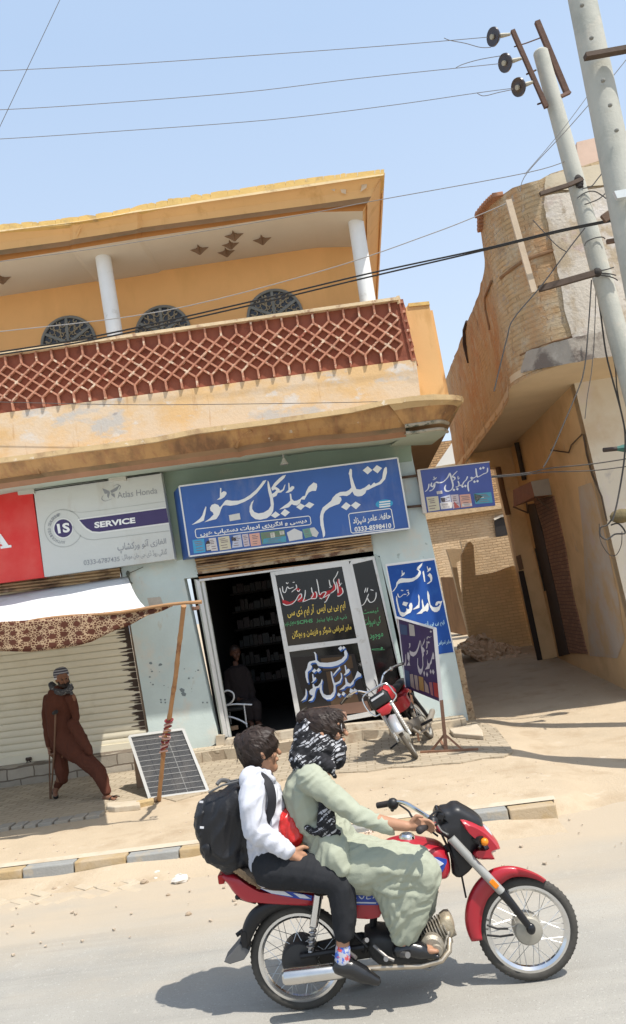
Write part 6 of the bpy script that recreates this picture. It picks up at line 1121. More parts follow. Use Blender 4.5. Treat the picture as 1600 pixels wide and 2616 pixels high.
for s_ in (.125, -.125):
    mb = MB(); mb.tube([KF(735, 375, s_*.6), KF(795, 392, s_)], [.016, .026], 10); o = mb.build('turn_signal', BLK, MOTO, smooth=True); mb = MB(); mb.ball(KF(815, 398, s_*1.03), (.021, .019, .020)); mb.build('signal_lens', plain('amber', ()), o, smooth=True)
hb_ = MB(); hb_.tube(cr([KF(380, 318, .36), KF(430, 282, .29), KF(480, 268, .21), KF(520, 318, .13), KF(590, 352, .05), KF(585, 345, -.02), KF(480, 262, -.10), KF(370, 190, -.18), KF(275, 135, -.26), KF(215, 130, -.30), KF(150, 143, -.33)], 5), .0115, 10); hbar = hb_.build('handlebar', CHR, MOTO, smooth=True)
mb = MB(); mb.tube([KF(372, 324, .375), KF(440, 276, .275)], .018, 12); mb.ball(KF(378, 318, .375), .020); mb.build('grip', plain('grip_black', (.03, .025, .025), .7), hbar, smooth=True)
mb = MB(); mb.tube([KF(178, 138, -.315), KF(92, 153, -.36)], [.019, .018], 12); mb.build('grip', plain('grip_black', ()), hbar, smooth=True)
mb = MB(); mb.ball(KF(196, 142, -.30), (.035, .03, .035), 10, 7); mb.ball(KF(465, 262, .20), (.03, .03, .03), 10, 7); mb.tube([KF(205, 160, -.31), KF(190, 185, -.33)], .012, 6); mb.build('switch_box', BLK, hbar, smooth=True)
mb = MB(); mb.tube(cr([KF(240, 148, -.28), KF(300, 190, -.22), KF(330, 235, -.18), KF(420, 300, -.10), KF(500, 360, -.05)], 5), .006, 6); mb.tube(cr([KF(440, 240, .2), KF(470, 205, .15), KF(510, 190, .1), KF(560, 240, .08)], 5), .006, 6); mb.tube(cr([KF(230, 130, -.3), KF(180, 128, -.36), KF(110, 140, -.42)], 4), .006, 6); mb.build('brake_cable', BLK, hbar, smooth=True)
mb = MB(); mb.box(KF(505, 205, .03), (.05, .14, .05), Matrix.Rotation(.5, 3, 'Y')); mb.build('instrument_cluster', BLKG, MOTO, bevel=.012)
# ================================================================== people
def flesh(name, chains, m, parent, voxel=.010, it=4, fold=0.0, fsc=(4, 16), fdir=(0, 0, 1)):
    """tapered limbs [(point, radius, across)] grown together into one continuous surface; fold = depth of cloth creases"""
    mb = MB()
    for ch in chains:
        P = [Vector(c[0]) for c in ch]; n = 14
        if len(P) == 1:
            r = ch[0][1]; mb.ball(P[0], r, 16, 10); continue
        pts, rs, sx = [], [], []
        for i in range(len(P)-1):
            for j in range(4):
                t = j/4; pts.append(P[i].lerp(P[i+1], t)); rs.append(ch[i][1]+(ch[i+1][1]-ch[i][1])*t); a = ch[i][2] if len(ch[i]) > 2 else 1; b = ch[i+1][2] if len(ch[i+1]) > 2 else 1; sx.append(a+(b-a)*t)
        pts.append(P[-1]); rs.append(ch[-1][1]); sx.append(ch[-1][2] if len(ch[-1]) > 2 else 1)
        t0 = (pts[0]-pts[1]).normalized(); t1 = (pts[-1]-pts[-2]).normalized(); q = min(sx[0], 1); q1 = min(sx[-1], 1)
        pts = [pts[0]+t0*rs[0]*q*.85, pts[0]+t0*rs[0]*q*.5]+pts+[pts[-1]+t1*rs[-1]*q1*.5, pts[-1]+t1*rs[-1]*q1*.85]; rs = [rs[0]*.4, rs[0]*.86]+rs+[rs[-1]*.86, rs[-1]*.4]; sx = [sx[0]]*2+sx+[sx[-1]]*2
        rings = []
        for i, p in enumerate(pts):
            t = (pts[min(i+1, len(pts)-1)]-pts[max(i-1, 0)]).normalized(); u = Vector((0, 1, 0)); u = u-t*u.dot(t)
            u = u.normalized() if u.length > .2 else t.orthogonal().normalized(); w = t.cross(u)
            rings.append([p+u*math.cos(a)*rs[i]+w*math.sin(a)*rs[i]*sx[i] for a in (2*math.pi*j/n for j in range(n))])
        mb.loft(rings)
    o = mb.build(name, m, parent)
    r = o.modifiers.new('r', 'REMESH'); r.mode = 'VOXEL'; r.voxel_size = voxel; s_ = o.modifiers.new('s', 'SMOOTH'); s_.factor = .5; s_.iterations = it; bake(o)
    me = o.data
    if fold:                                     # creases that run along fdir, sharp at the crest and broad in the trough
        D = Vector(fdir).normalized(); E = D.orthogonal().normalized(); G = D.cross(E); nn = [v.normal.copy() for v in me.vertices]
        for v, k in zip(me.vertices, nn):
            q = v.co; wob = mnoise.noise(q*4)*.09; a = mnoise.noise((q.dot(D)*fsc[0]+3, (q.dot(E)+wob)*fsc[1], (q.dot(G)+wob)*fsc[1])); b = mnoise.noise((q.dot(D)*fsc[0]*2.2, q.dot(E)*fsc[1]*2.1+7, q.dot(G)*fsc[1]*2.1)); v.co = q+k*fold*((1-abs(a)*3.2)*.8+b*.45)
    me.polygons.foreach_set('use_smooth', [True]*len(me.polygons)); me.materials.clear(); me.materials.append(m); return o
SKIN = mat('skin_brown', (.38, .20, .12), .55, .06, 20, .05, 60, spec=.35); SKIN2 = mat('skin_dark', (.20, .095, .055), .6, .06, 20, .05, 60, spec=.3)
HAIR = mat('hair_dark', (.026, .016, .012), .5, .4, 30, .12, 120, stretch=(1, 1, .3))
def strands(o, parent, flow, n=260, ln=.055, seed=1):
    rr = random.Random(seed); me = o.data; org = ORG[parent.name]; mb = MB(); f = Vector(flow).normalized(); vs = list(me.vertices)
    for i in range(n):
        v = rr.choice(vs); k = v.normal; p = v.co+org; t = f+Vector((rr.uniform(-.3, .3), rr.uniform(-.3, .3), rr.uniform(-.3, .3))); t = t-k*t.dot(k)
        if t.length < .1: continue
        t.normalize(); L_ = ln*rr.uniform(.5, 1.1); mb.tube([p-k*.002, p+t*L_*.5+k*.0015, p+t*L_-k*.003*rr.random()], [.0016, .0017, .0005], 4)
    return mb.build('hair_strands', m=HAIR, parent=parent)
def hand(wrist, tip, side, palmn, s=1.0, curl=.5):
    """palm, four unequal bent fingers and a thumb from wrist towards tip; side points to the thumb, palmn out of the palm"""
    w, d = Vector(wrist), (Vector(tip)-Vector(wrist)).normalized(); sd = Vector(side); sd = (sd-d*sd.dot(d)).normalized(); pn = d.cross(sd); pn = pn if pn.dot(Vector(palmn)) > 0 else -pn
    ch = [[(w, .026*s), (w+d*.05*s, .030*s, .8), (w+d*.085*s, .030*s, .8)], [(w+d*.03*s+sd*.02*s, .016*s), (w+d*.08*s+sd*.03*s, .014*s)], [(w+d*.03*s-sd*.02*s, .016*s), (w+d*.08*s-sd*.028*s, .014*s)]]
    for k, (o, L_) in enumerate(((.030, .070), (.010, .080), (-.011, .074), (-.031, .058))):
        b = w+d*.088*s+sd*o*s; m1 = b+(d+pn*curl*.6).normalized()*L_*.48*s; m2 = m1+(d+pn*curl*2.2).normalized()*L_*.34*s; m3 = m2+(d*.4+pn*curl*3).normalized()*L_*.26*s
        ch.append([(b, .0098*s), (m1, .0092*s), (m2, .0082*s), (m3, .0068*s)])
    b = w+d*.03*s+sd*.028*s; m1 = b+(d*.6+sd*.8).normalized()*.042*s; m2 = m1+(d+sd*.15+pn*curl).normalized()*.032*s; ch.append([(b, .014*s), (m1, .0115*s), (m2, .0085*s)]); return ch
def face(c, fwd, up, s, skin):
    """nose, lips, brow, ears and chin as chains, and eyes, for a head centred at c"""
    c, f, u = Vector(c), Vector(fwd).normalized(), Vector(up).normalized(); r = f.cross(u).normalized(); P = lambda a, b, d: c+f*a*s+r*b*s+u*d*s
    ch = [[(P(-.012, 0, .02), .088*s, 1.06), (P(.0, 0, .035), .085*s, 1.08)], [(P(.015, 0, -.03), .070*s), (P(.03, 0, -.075), .052*s), (P(.055, 0, -.10), .030*s)],
          [(P(.086, 0, .03), .010*s), (P(.100, 0, -.005), .012*s), (P(.110, 0, -.026), .014*s)], [(P(.08, -.02, -.058), .010*s), (P(.088, 0, -.056), .013*s), (P(.08, .02, -.058), .010*s)], [(P(.078, -.045, .042), .012*s), (P(.090, 0, .046), .013*s), (P(.078, .045, .042), .012*s)],
          [(P(.06, -.045, -.025), .022*s)], [(P(.06, .045, -.025), .022*s)]]
    for k in (-1, 1): ch.append([(P(-.008, .078*k, .018), .013*s), (P(-.016, .090*k, .0), .014*s), (P(-.006, .082*k, -.028), .010*s)])
    eyes = [P(.080, .032*k, .022) for k in (-1, 1)]; return ch, eyes, P
def eyes_obj(eyes, P, s, parent, lips=True):
    mb = MB()
    for k, e in zip((-1, 1), eyes): mb.ball(e, .011*s, 10, 7); mb.tube([P(.083, .018*k, .045), P(.088, .034*k, .050), P(.076, .052*k, .043)], .005*s, 5)
    mb.build('eye', plain('eye_dark', (.02, .015, .013), .3), parent, smooth=True)
CH = lambda fn: (lambda *a: [(fn(x, y, o), r, *rest) for x, y, o, r, *rest in a])
kb = CH(KB)
# ------------------------------------------------------------------ the driver
DR = thing('person', KB(600, 640), 'person in pale green shalwar kameez and black-and-white checked scarf, steering the moving red motorcycle', 'person')
UPI = (KB(500, 300)-KB(530, 480)).normalized()
hc = K(*zr(1188, 225), .0); fwd = Vector((1, -.10, -.04)); fch, eyes, FP = face(hc, fwd, (-.06, 0, 1), .98, SKIN)
wr = KB(845, 518, .33)
bodych = fch+[kb((560, 255, 0, .055), (535, 300, 0, .065)), kb((590, 640, 0, .13, .8), (520, 440, 0, .13, .75), (505, 330, 0, .14, .6)), kb((505, 335, .17, .05), (660, 480, .26, .042), (780, 508, .30, .033), (845, 518, .33, .026)), kb((505, 335, -.17, .05), (580, 500, -.26, .042), (690, 600, -.20, .03), (740, 620, -.16, .026)),
  kb((600, 645, .1, .09), (880, 655, .17, .06), (835, 915, .15, .038), (838, 955, .15, .036)), kb((600, 645, -.1, .09), (880, 655, -.17, .06), (835, 915, -.15, .038), (838, 955, -.15, .036)),
  kb((825, 965, .15, .034), (880, 972, .155, .034), (930, 976, .16, .030)), kb((825, 965, -.15, .034), (880, 972, -.155, .034), (940, 976, -.16, .030))]
for o_ in (.145, .158, .17, .182, .135): bodych.append(kb((930, 974, o_, .014), (962-abs(o_-.14)*180, 976, o_, .011)))
bodych += hand(wr, KF(420, 275, .31), (.2, -.3, .6), (-.2, .4, -.8), .95, .62)
bodych += hand(KB(740, 620, -.16), KB(800, 640, -.12), (0, 1, .3), (0, 0, -1), .95, .3)
body = flesh('body', bodych, SKIN, DR, .0055, 2)
eyes_obj(eyes, FP, .98, DR)
KAM = mat('pale_green_cloth', (.335, .355, .275), .9, .05, 4, .12, 110, spec=.15); 
flesh('kameez', [kb((592, 625, 0, .175, .80), (560, 560, 0, .175, .80), (500, 470, 0, .175, .78), (474, 385, 0, .188, .66), (492, 325, 0, .165, .55), (520, 292, 0, .09, .8)), kb((492, 340, .165, .078), (545, 385, .21, .066), (660, 474, .26, .049), (740, 506, .29, .041), (782, 520, .30, .040)), kb((778, 524, .30, .038), (796, 545, .30, .016)), kb((500, 345, -.17, .08), (580, 500, -.25, .06), (670, 590, -.21, .045)),
  kb((560, 600, .05, .16, .8), (596, 640, .08, .185, .62), (618, 662, .10, .17, .4)), kb((560, 560, .12, .09), (590, 630, .20, .075), (612, 668, .22, .05)), kb((640, 590, .02, .13, .5), (720, 590, .03, .10, .4), (770, 595, .03, .07, .4)), kb((505, 470, .08, .10), (470, 440, .05, .10))], KAM, DR, .007, 4, .007, (4, 20), (.55, .1, .5))
flesh('shalwar', [kb((600, 655, .10, .125), (700, 660, .14, .125), (800, 655, .16, .115), (892, 662, .165, .098), (905, 700, .165, .100)), kb((905, 690, .165, .098), (885, 770, .155, .088), (866, 850, .15, .078), (846, 918, .15, .056)), kb((740, 690, .13, .085), (800, 765, .145, .095), (820, 850, .15, .085), (826, 918, .15, .056)), kb((640, 690, .12, .10), (700, 715, .13, .075)), kb((840, 740, .155, .095), (838, 800, .155, .09)), kb((625, 672, .205, .024), (760, 676, .255, .026), (885, 690, .25, .02)), kb((640, 700, .19, .022), (790, 728, .232, .026), (910, 735, .235, .022)), kb((700, 722, .20, .020), (790, 760, .235, .024), (880, 768, .235, .02)), kb((780, 760, .225, .02), (812, 840, .225, .018), (832, 905, .20, .012)), kb((868, 760, .235, .018), (858, 840, .222, .016), (848, 905, .20, .012)), kb((620, 650, .2, .02), (720, 650, .24, .024), (840, 640, .235, .02)),
  kb((600, 655, -.10, .12), (800, 655, -.16, .11), (892, 662, -.165, .10)), kb((905, 690, -.165, .095), (880, 800, -.155, .11), (838, 920, -.15, .072)), kb((590, 650, 0, .14, .7), (650, 655, 0, .12, .7))], KAM, DR, .0065, 4, .007, (3.0, 22), (.75, .1, .45))
SC = mat('checked_scarf', (.02, .02, .022), .9, .1, 9, .2, 60); nt = SC.node_tree; N, L = nt.nodes, nt.links
tc = N.new('ShaderNodeTexCoord'); mp = N.new('ShaderNodeMapping'); mp.inputs['Rotation'].default_value = (.3, .5, .5); L.new(tc.outputs['Object'], mp.inputs[0]); dn = N.new('ShaderNodeTexNoise'); dn.inputs['Scale'].default_value = 9; L.new(tc.outputs['Object'], dn.inputs[0])
dv = N.new('ShaderNodeVectorMath'); dv.operation = 'MULTIPLY_ADD'; dv.inputs[1].default_value = (.05, .05, .05); L.new(dn.outputs[1], dv.inputs[0]); L.new(mp.outputs[0], dv.inputs[2])
bt = N.new('ShaderNodeTexBrick'); bt.inputs['Scale'].default_value = 1; bt.inputs['Brick Width'].default_value = .034; bt.inputs['Row Height'].default_value = .019; bt.inputs['Mortar Size'].default_value = .0028; bt.inputs['Mortar Smooth'].default_value = .2; bt.offset = .5
sp_s = N.new('ShaderNodeSeparateXYZ'); L.new(dv.outputs[0], sp_s.inputs[0]); cb_s = N.new('ShaderNodeCombineXYZ'); L.new(sp_s.outputs[0], cb_s.inputs[0]); L.new(sp_s.outputs[2], cb_s.inputs[1]); L.new(cb_s.outputs[0], bt.inputs[0])
bt.inputs['Color1'].default_value = (.012, .012, .014, 1); bt.inputs['Color2'].default_value = (.03, .03, .034, 1); bt.inputs['Mortar'].default_value = (.015, .015, .017, 1)
bk_n = N.new('ShaderNodeTexNoise'); bk_n.inputs['Scale'].default_value = 34; bk_n.inputs['Detail'].default_value = 3; st_m = N.new('ShaderNodeMapping'); st_m.inputs['Scale'].default_value = (.45, .45, 1.5); st_m.inputs['Rotation'].default_value = (0, .5, 0); L.new(dv.outputs[0], st_m.inputs[0]); L.new(st_m.outputs[0], bk_n.inputs[0])
bk_r = N.new('ShaderNodeMapRange'); bk_r.inputs[1].default_value = .53; bk_r.inputs[2].default_value = .58; L.new(bk_n.outputs[0], bk_r.inputs[0]); iv = N.new('ShaderNodeMath'); iv.operation = 'SUBTRACT'; iv.inputs[0].default_value = 1; L.new(bt.outputs[1], iv.inputs[1]); ml = N.new('ShaderNodeMath'); ml.operation = 'MULTIPLY'; L.new(bk_r.outputs[0], ml.inputs[0]); L.new(iv.outputs[0], ml.inputs[1])
mx_s = N.new('ShaderNodeMix'); mx_s.data_type = 'RGBA'; L.new(ml.outputs[0], mx_s.inputs[0]); L.new(bt.outputs[0], mx_s.inputs[6]); mx_s.inputs[7].default_value = (.46, .46, .48, 1); L.new(mx_s.outputs[2], N['Principled BSDF'].inputs['Base Color'])
kr = CH(lambda x, y, o: K(*zr(x, y), o))
flesh('scarf', [kr((1030, 190, 0, .088, .75), (1035, 300, 0, .100, .85), (1040, 390, 0, .112, .95), (1010, 455, 0, .12, .8)), kr((1060, 400, .0, .115), (1150, 400, 0, .112), (1225, 370, 0, .092)), kr((1120, 330, .02, .098), (1235, 400, .0, .082), (1255, 460, 0, .065)), kr((960, 460, .04, .07), (925, 478, .05, .035)), kr((1150, 480, .08, .05), (1215, 545, .11, .034), (1255, 605, .12, .018)), kr((1040, 250, 0, .095), (1150, 330, 0, .105))], SC, DR, .007, 2, .009, (6, 24), (.8, 0, -.5))
flesh('scarf_end', [kr((1160, 830, .175, .028, .8), (1165, 930, .19, .036, .9), (1160, 1060, .19, .040, .9)), kr((1200, 880, .19, .030), (1210, 1000, .195, .034), (1220, 1080, .19, .030)), kr((1020, 1050, .17, .014), (1080, 1095, .185, .018), (1160, 1100, .19, .022), (1300, 1095, .18, .014))], SC, DR, .007, 2, .005, (6, 26), (0, 0, 1))
hr_ = flesh('hair', [kr((1165, 170, 0, .098), (1120, 190, 0, .095)), kr((1225, 140, .0, .078), (1255, 190, 0, .06)), kr((1240, 200, .055, .035), (1245, 260, .06, .02)), kr((1010, 115, 0, .040), (985, 115, 0, .042)), kr((1090, 130, 0, .07), (1060, 120, 0, .06))], HAIR, DR, .006, 2, .003, (10, 60), (.8, 0, -.4))
strands(hr_, DR, (.75, 0, -.6), 300, .06, 3)
mb = MB()
for k in (-1, 1):
    c = FP(.098, .034*k, .018); rt = Vector((.1*k, 1, 0)).normalized(); mb.tube([c+(rt*math.cos(a)*.024+Vector((0, 0, 1))*math.sin(a)*.02) for a in (2*math.pi*j/14 for j in range(14))], .0028, 5, True); mb.tube([c+rt*.022*k, FP(.0, .088*k, .022)], .0026, 5)
mb.build('glasses', plain('glasses_frame', (.35, .34, .33), .2, .5), DR)
SHOE = plain('black_leather', (.012, .012, .013), .25, 0, .6)
for s_ in (1, -1):
    flesh('sandal', [kb((818, 972, .15*s_, .040), (860, 965, .155*s_, .046), (900, 975, .16*s_, .044), (935, 985, .165*s_, .026))]+[kb((815, 990, .15*s_, .022, .6), (960, 992, .16*s_, .026, .5))], SHOE, DR, .006, 2)
# ------------------------------------------------------------------ the passenger
PA = thing('person', KB(340, 655), 'person with short dark hair in white shirt and black trousers, riding behind the driver', 'person')
hc = K(*zr(622, 402), .0); fwd = Vector((.88, .36, -.03)); fch, eyes, FP = face(hc, fwd, (-.08, 0, 1), .97, SKIN)
wr = KB(412, 612, .20)
bodych = fch+[kr((620, 500, 0, .050), (590, 580, 0, .056)), kb((338, 645, 0, .12, .8), (318, 450, 0, .13, .7), (306, 350, 0, .13, .6)), kb((288, 365, .16, .045), (288, 530, .21, .038), (408, 608, .20, .028)), kb((310, 365, -.16, .045), (340, 520, -.21, .038), (440, 560, -.14, .028)),
  kb((345, 662, .11, .085), (600, 705, .19, .058), (612, 900, .19, .036), (612, 990, .19, .034)), kb((345, 662, -.11, .085), (600, 705, -.19, .058), (612, 900, -.19, .036), (612, 990, -.19, .034)), kb((600, 1025, .19, .034), (660, 1045, .19, .034), (720, 1070, .19, .024)), kb((600, 1025, -.19, .034), (660, 1045, -.19, .034), (720, 1070, -.19, .024))]
bodych += hand(wr, KB(470, 646, .18), (.35, .0, .6), (-.2, .55, -.8), 1.0, .42)+hand(KB(440, 560, -.14), KB(490, 590, -.10), (0, 0, 1), (0, 1, 0), .9, .4)
flesh('body', bodych, SKIN, PA, .0055, 2); eyes_obj(eyes, FP, .97, PA)
hr_ = flesh('hair', [kr((600, 345, 0, .108), (560, 370, 0, .105)), kr((655, 325, 0, .088), (680, 345, 0, .066)), kr((560, 420, 0, .092), (575, 500, 0, .066)), kr((500, 320, 0, .072), (460, 320, 0, .05)), kr((600, 270, 0, .06), (640, 262, 0, .045))], HAIR, PA, .006, 2, .0035, (10, 60), (.6, 0, -.6))
strands(hr_, PA, (.55, .3, -.75), 340, .05, 4)
WS = mat('white_shirt', (.53, .54, .59), .85, .03, 4, .1, 110, spec=.15)
flesh('shirt', [kb((345, 640, 0, .155, .80), (335, 560, 0, .158, .80), (322, 450, 0, .168, .74), (308, 380, 0, .172, .62), (308, 340, 0, .12, .6)), kb((284, 372, .165, .068), (278, 440, .20, .067), (290, 535, .215, .062), (345, 570, .215, .055), (406, 606, .20, .044)), kb((330, 615, .10, .085), (325, 640, .12, .05)), kb((310, 372, -.165, .068), (335, 520, -.215, .06), (430, 556, -.15, .044)), kb((285, 350, .12, .075)), kb((335, 550, .05, .13), (370, 570, .06, .10))], WS, PA, .007, 3, .009, (4, 20), (.5, .1, .6))
flesh('collar', [kr((560, 565, .09, .022), (640, 590, .085, .022), (720, 640, .05, .020)), kr((545, 560, .08, .026), (540, 560, -.06, .026)), kr((640, 580, -.08, .022), (730, 640, -.02, .018)), kr((720, 640, .05, .020), (735, 650, .03, .016))], WS, PA, .006, 2)
TR = mat('black_trousers', (.022, .023, .026), .85, .1, 4, .15, 90, spec=.2)
flesh('trousers', [kb((335, 655, 0, .14, .7), (350, 662, 0, .14, .7)), kb((350, 665, .10, .115), (480, 680, .15, .100), (575, 705, .185, .086), (605, 740, .19, .078), (616, 830, .19, .066), (618, 905, .19, .058)), kb((350, 665, -.10, .115), (575, 705, -.185, .085), (605, 740, -.19, .078), (618, 905, -.19, .058))], TR, PA, .008, 3, .005, (5, 20), (.4, 0, .8))
for s_ in (1, -1):
    so_ = flesh('sock', [kb((612, 965, .19*s_, .040), (610, 1010, .19*s_, .042))], mat('patterned_sock', (.45, .46, .52), .9, .1, 9, 0, 1, patches=[((.06, .14, .50), 26, .50, .54), ((.55, .08, .08), 30, .56, .60)]), PA, .006, 1)
    flesh('shoe', [kb((600, 1030, .19*s_, .044), (640, 1035, .19*s_, .046), (690, 1062, .19*s_, .042), (735, 1084, .19*s_, .026)), kb((600, 1050, .19*s_, .028, .6), (680, 1078, .19*s_, .034, .5), (738, 1090, .19*s_, .026, .5))], SHOE, PA, .006, 2)
# backpack
bp_ = thing('backpack', KB(180, 650), 'bulging black backpack worn by the passenger in the white shirt', 'backpack')
PACK = mat('black_nylon', (.011, .011, .013), .48, .2, 6, .2, 90, spec=.4)
flesh('bag', [kb((236, 395, 0, .13, .55), (206, 445, 0, .15, .80), (188, 510, 0, .155, .98), (190, 588, 0, .15, .92), (212, 622, 0, .135, .72)), kb((148, 445, .0, .115, .7), (130, 510, 0, .12, .62), (142, 588, 0, .115, .7)), kb((250, 420, 0, .12), (262, 520, 0, .12), (285, 610, 0, .10))], PACK, bp_, .008, 3, .011, (3, 13), (.15, .2, 1))
flesh('front_pocket', [kb((108, 450, 0, .10, .5), (100, 510, 0, .105, .45), (112, 540, 0, .10, .5)), kb((128, 570, 0, .12, .5), (140, 610, 0, .115, .5))], PACK, bp_, .008, 2, .008, (4, 14), (.8, 0, .4))
mb = MB(); 
for s_ in (1, -1):
    q = cr([KB(232, 365, .10*s_), KB(262, 338, .13*s_), KB(300, 330, .150*s_), KB(338, 360, .175*s_), KB(352, 410, .19*s_), KB(348, 460, .185*s_), KB(330, 500, .18*s_), KB(318, 560, .165*s_)], 6); mb = MB()
    for a, b in zip(q, q[1:]): mb.beam(a, b+(b-a)*.08, .045, .012, (.35, -.85*s_, .3))
    mb.build('shoulder_strap', plain('strap_black', (.014, .014, .018), .7), bp_)
mb = MB(); mb.tube(cr([KB(150, 365, .02), KB(165, 350, .0), KB(190, 352, -.02), KB(205, 365, 0)], 5), .012, 6); mb.tube([KB(120, 395, .11), KB(170, 368, .12), KB(240, 350, .12)], .006, 5); mb.tube([KB(200, 352, .10), KB(280, 338, .12)], .005, 5); mb.build('handle', plain('strap_grey', (.10, .10, .10), .7), bp_)
mb = MB()
for x, y in ((86, 428), (88, 522), (168, 555)): mb.beam(KB(x, y, .14), KB(x+14, y+1, .14), .010, .006)
mb.build('zip_pull', plain('zip_white', (.6, .6, .62), .3), bp_)
rbag = thing('bag', KB(450, 600), 'shiny red and yellow bag wedged between driver and passenger', 'bag')
flesh('red_part', [kb((415, 505, .06, .085), (435, 555, .06, .09), (452, 585, .06, .06))], mat('red_foil', (.50, .015, .012), .22, .1, 8, .3, 30, spec=.6), rbag, .007, 2, .006, (8, 22))
flesh('yellow_part', [kb((455, 580, .07, .055), (482, 612, .07, .05), (490, 628, .07, .03))], mat('yellow_foil', (.33, .17, .02), .3, .2, 8, .3, 30, spec=.6, patches=[((.09, .05, .03), 12, .5, .6)]), rbag, .007, 2, .005, (8, 22))
# ------------------------------------------------------------------ the man with the crutch
YM = -1.80
def KM(x, y, off=0.0): return Y(*z6(x, y), YM-off-.27*(x-520)/200)
km = CH(KM)
MN = thing('person', KM(520, 1490), 'person in brown shalwar kameez and striped cap walking with a crutch past the shutter', 'person')
BRN = mat('brown_cloth', (.092, .034, .022), .9, .08, 4, .12, 110, spec=.12)
hc = KM(402, 715, .03); fwd = Vector((.62, -.72, -.30)); fch, eyes, FP = face(hc, fwd, (-.02, -.25, 1), .92, SKIN2)
bodych = fch+[km((392, 770, 0, .05), (385, 810, 0, .055)), km((385, 820, 0, .09, 1.5), (390, 1000, 0, .085, 1.4), (420, 1130, 0, .09, 1.5)), km((305, 830, .0, .045), (300, 1000, .06, .036), (316, 1160, .14, .026)), km((465, 830, 0, .045), (480, 920, -.06, .036), (490, 985, -.02, .026)),
  km((385, 1130, .0, .085), (395, 1290, .05, .055), (372, 1400, .0, .036), (358, 1430, 0.02, .036)), km((455, 1130, 0, .085), (600, 1290, .02, .055), (678, 1440, .06, .036), (690, 1470, .07, .034)), km((352, 1425, .0, .032), (358, 1462, .08, .030)), km((670, 1474, .06, .030), (720, 1478, .10, .028))]
for k in range(5): bodych.append(km((720, 1474+k*3, .08+k*.014, .011), (752-k*5, 1474+k*4, .09+k*.016, .009)))
bodych += hand(KM(316, 1160, .14), KM(324, 1205, .18), (.3, -.6, .1), (.7, .3, 0), .92, .75)+hand(KM(490, 985, -.02), KM(494, 1010, .0), (-.3, -.6, 0), (-.6, 0, 0), .9, .5)
flesh('body', bodych, SKIN2, MN, .0065, 2); eyes_obj(eyes, FP, .92, MN)
flesh('beard', [[(FP(.055, -.045, -.06), .024), (FP(.085, 0, -.095), .030), (FP(.055, .045, -.06), .024)], [(FP(.094, -.028, -.042), .009), (FP(.100, 0, -.038), .010), (FP(.094, .028, -.042), .009)], [(FP(.02, -.07, -.02), .016), (FP(.04, -.062, -.06), .022)], [(FP(.02, .07, -.02), .016), (FP(.04, .062, -.06), .022)]], HAIR, MN, .006, 1)
flesh('kameez', [km((385, 815, 0, .12, 1.45), (385, 850, 0, .135, 1.55), (388, 950, 0, .135, 1.42), (402, 1050, 0, .135, 1.42), (432, 1110, .0, .135, 1.42), (478, 1160, .0, .135, 1.25), (512, 1192, 0, .13, 1.1)), km((312, 840, 0, .068), (300, 930, .04, .066), (302, 1020, .08, .056), (314, 1140, .13, .042)), km((455, 835, 0, .066), (478, 910, -.05, .058), (490, 965, -.03, .044)), km((385, 800, 0, .10, 1.3)), km((470, 1000, 0, .075), (530, 1100, .02, .07), (572, 1175, .03, .05), (584, 1192, .03, .03))], BRN, MN, .009, 3, .006, (3, 15), (.15, 0, 1))
flesh('shalwar', [km((375, 1120, 0, .11, 1.1), (385, 1220, .02, .092), (400, 1310, .04, .088), (405, 1362, .04, .062)), km((380, 1380, 0, .055), (368, 1405, -.01, .045)), km((480, 1170, 0, .115, 1.1), (560, 1245, .02, .105), (632, 1312, .04, .096), (662, 1375, .055, .078), (686, 1440, .065, .056))], BRN, MN, .009, 3, .006, (3.5, 17), (.4, 0, -.8))
flesh('scarf', [km((335, 765, .04, .038), (348, 792, .09, .042), (400, 802, .115, .038), (445, 786, .10, .034), (454, 755, .06, .026)), km((330, 752, -.02, .042), (352, 775, -.05, .044), (428, 775, -.06, .042), (456, 772, 0, .036)), km((448, 772, .10, .024), (460, 808, .11, .018))], mat('grey_scarf', (.055, .055, .06), .9, .2, 12, .3, 60, patches=[((.22, .22, .22), 26, .56, .62, (1, 1, 3))]), MN, .007, 2, .006, (8, 26), (1, 0, .2))
CAPM = mat('striped_cap', (.085, .085, .105), .9, .1, 10, .3, 90); nt = CAPM.node_tree; N, L = nt.nodes, nt.links; tc = N.new('ShaderNodeTexCoord'); sp_c = N.new('ShaderNodeSeparateXYZ'); L.new(tc.outputs['Object'], sp_c.inputs[0]); m1 = N.new('ShaderNodeMath'); m1.operation = 'MULTIPLY'; m1.inputs[1].default_value = 190; L.new(sp_c.outputs[2], m1.inputs[0]); m2 = N.new('ShaderNodeMath'); m2.operation = 'SINE'; L.new(m1.outputs[0], m2.inputs[0]); r_ = N.new('ShaderNodeMapRange'); r_.inputs[1].default_value = .35; r_.inputs[2].default_value = .6; L.new(m2.outputs[0], r_.inputs[0]); x_ = N.new('ShaderNodeMix'); x_.data_type = 'RGBA'; L.new(r_.outputs[0], x_.inputs[0]); x_.inputs[6].default_value = (.065, .065, .085, 1); x_.inputs[7].default_value = (.34, .34, .36, 1); L.new(x_.outputs[2], N['Principled BSDF'].inputs['Base Color'])
cu = Vector((-.12, -.1, 1)).normalized(); cc_ = KM(394, 690, .01)
mb = MB(); mb.lathe([(.098, -.02), (.100, .02), (.094, .055), (.075, .085), (.045, .102), (.0, .108)], cc_, cu, 24); cap_ = mb.build('cap', CAPM, MN, smooth=True, sharp=180)
mb = MB(); mb.lathe([(.097, -.032), (.102, -.030), (.103, -.012), (.099, -.008)], cc_, cu, 24); mb.build('cap_band', plain('band_white', (.55, .55, .55), .9), cap_, smooth=True)
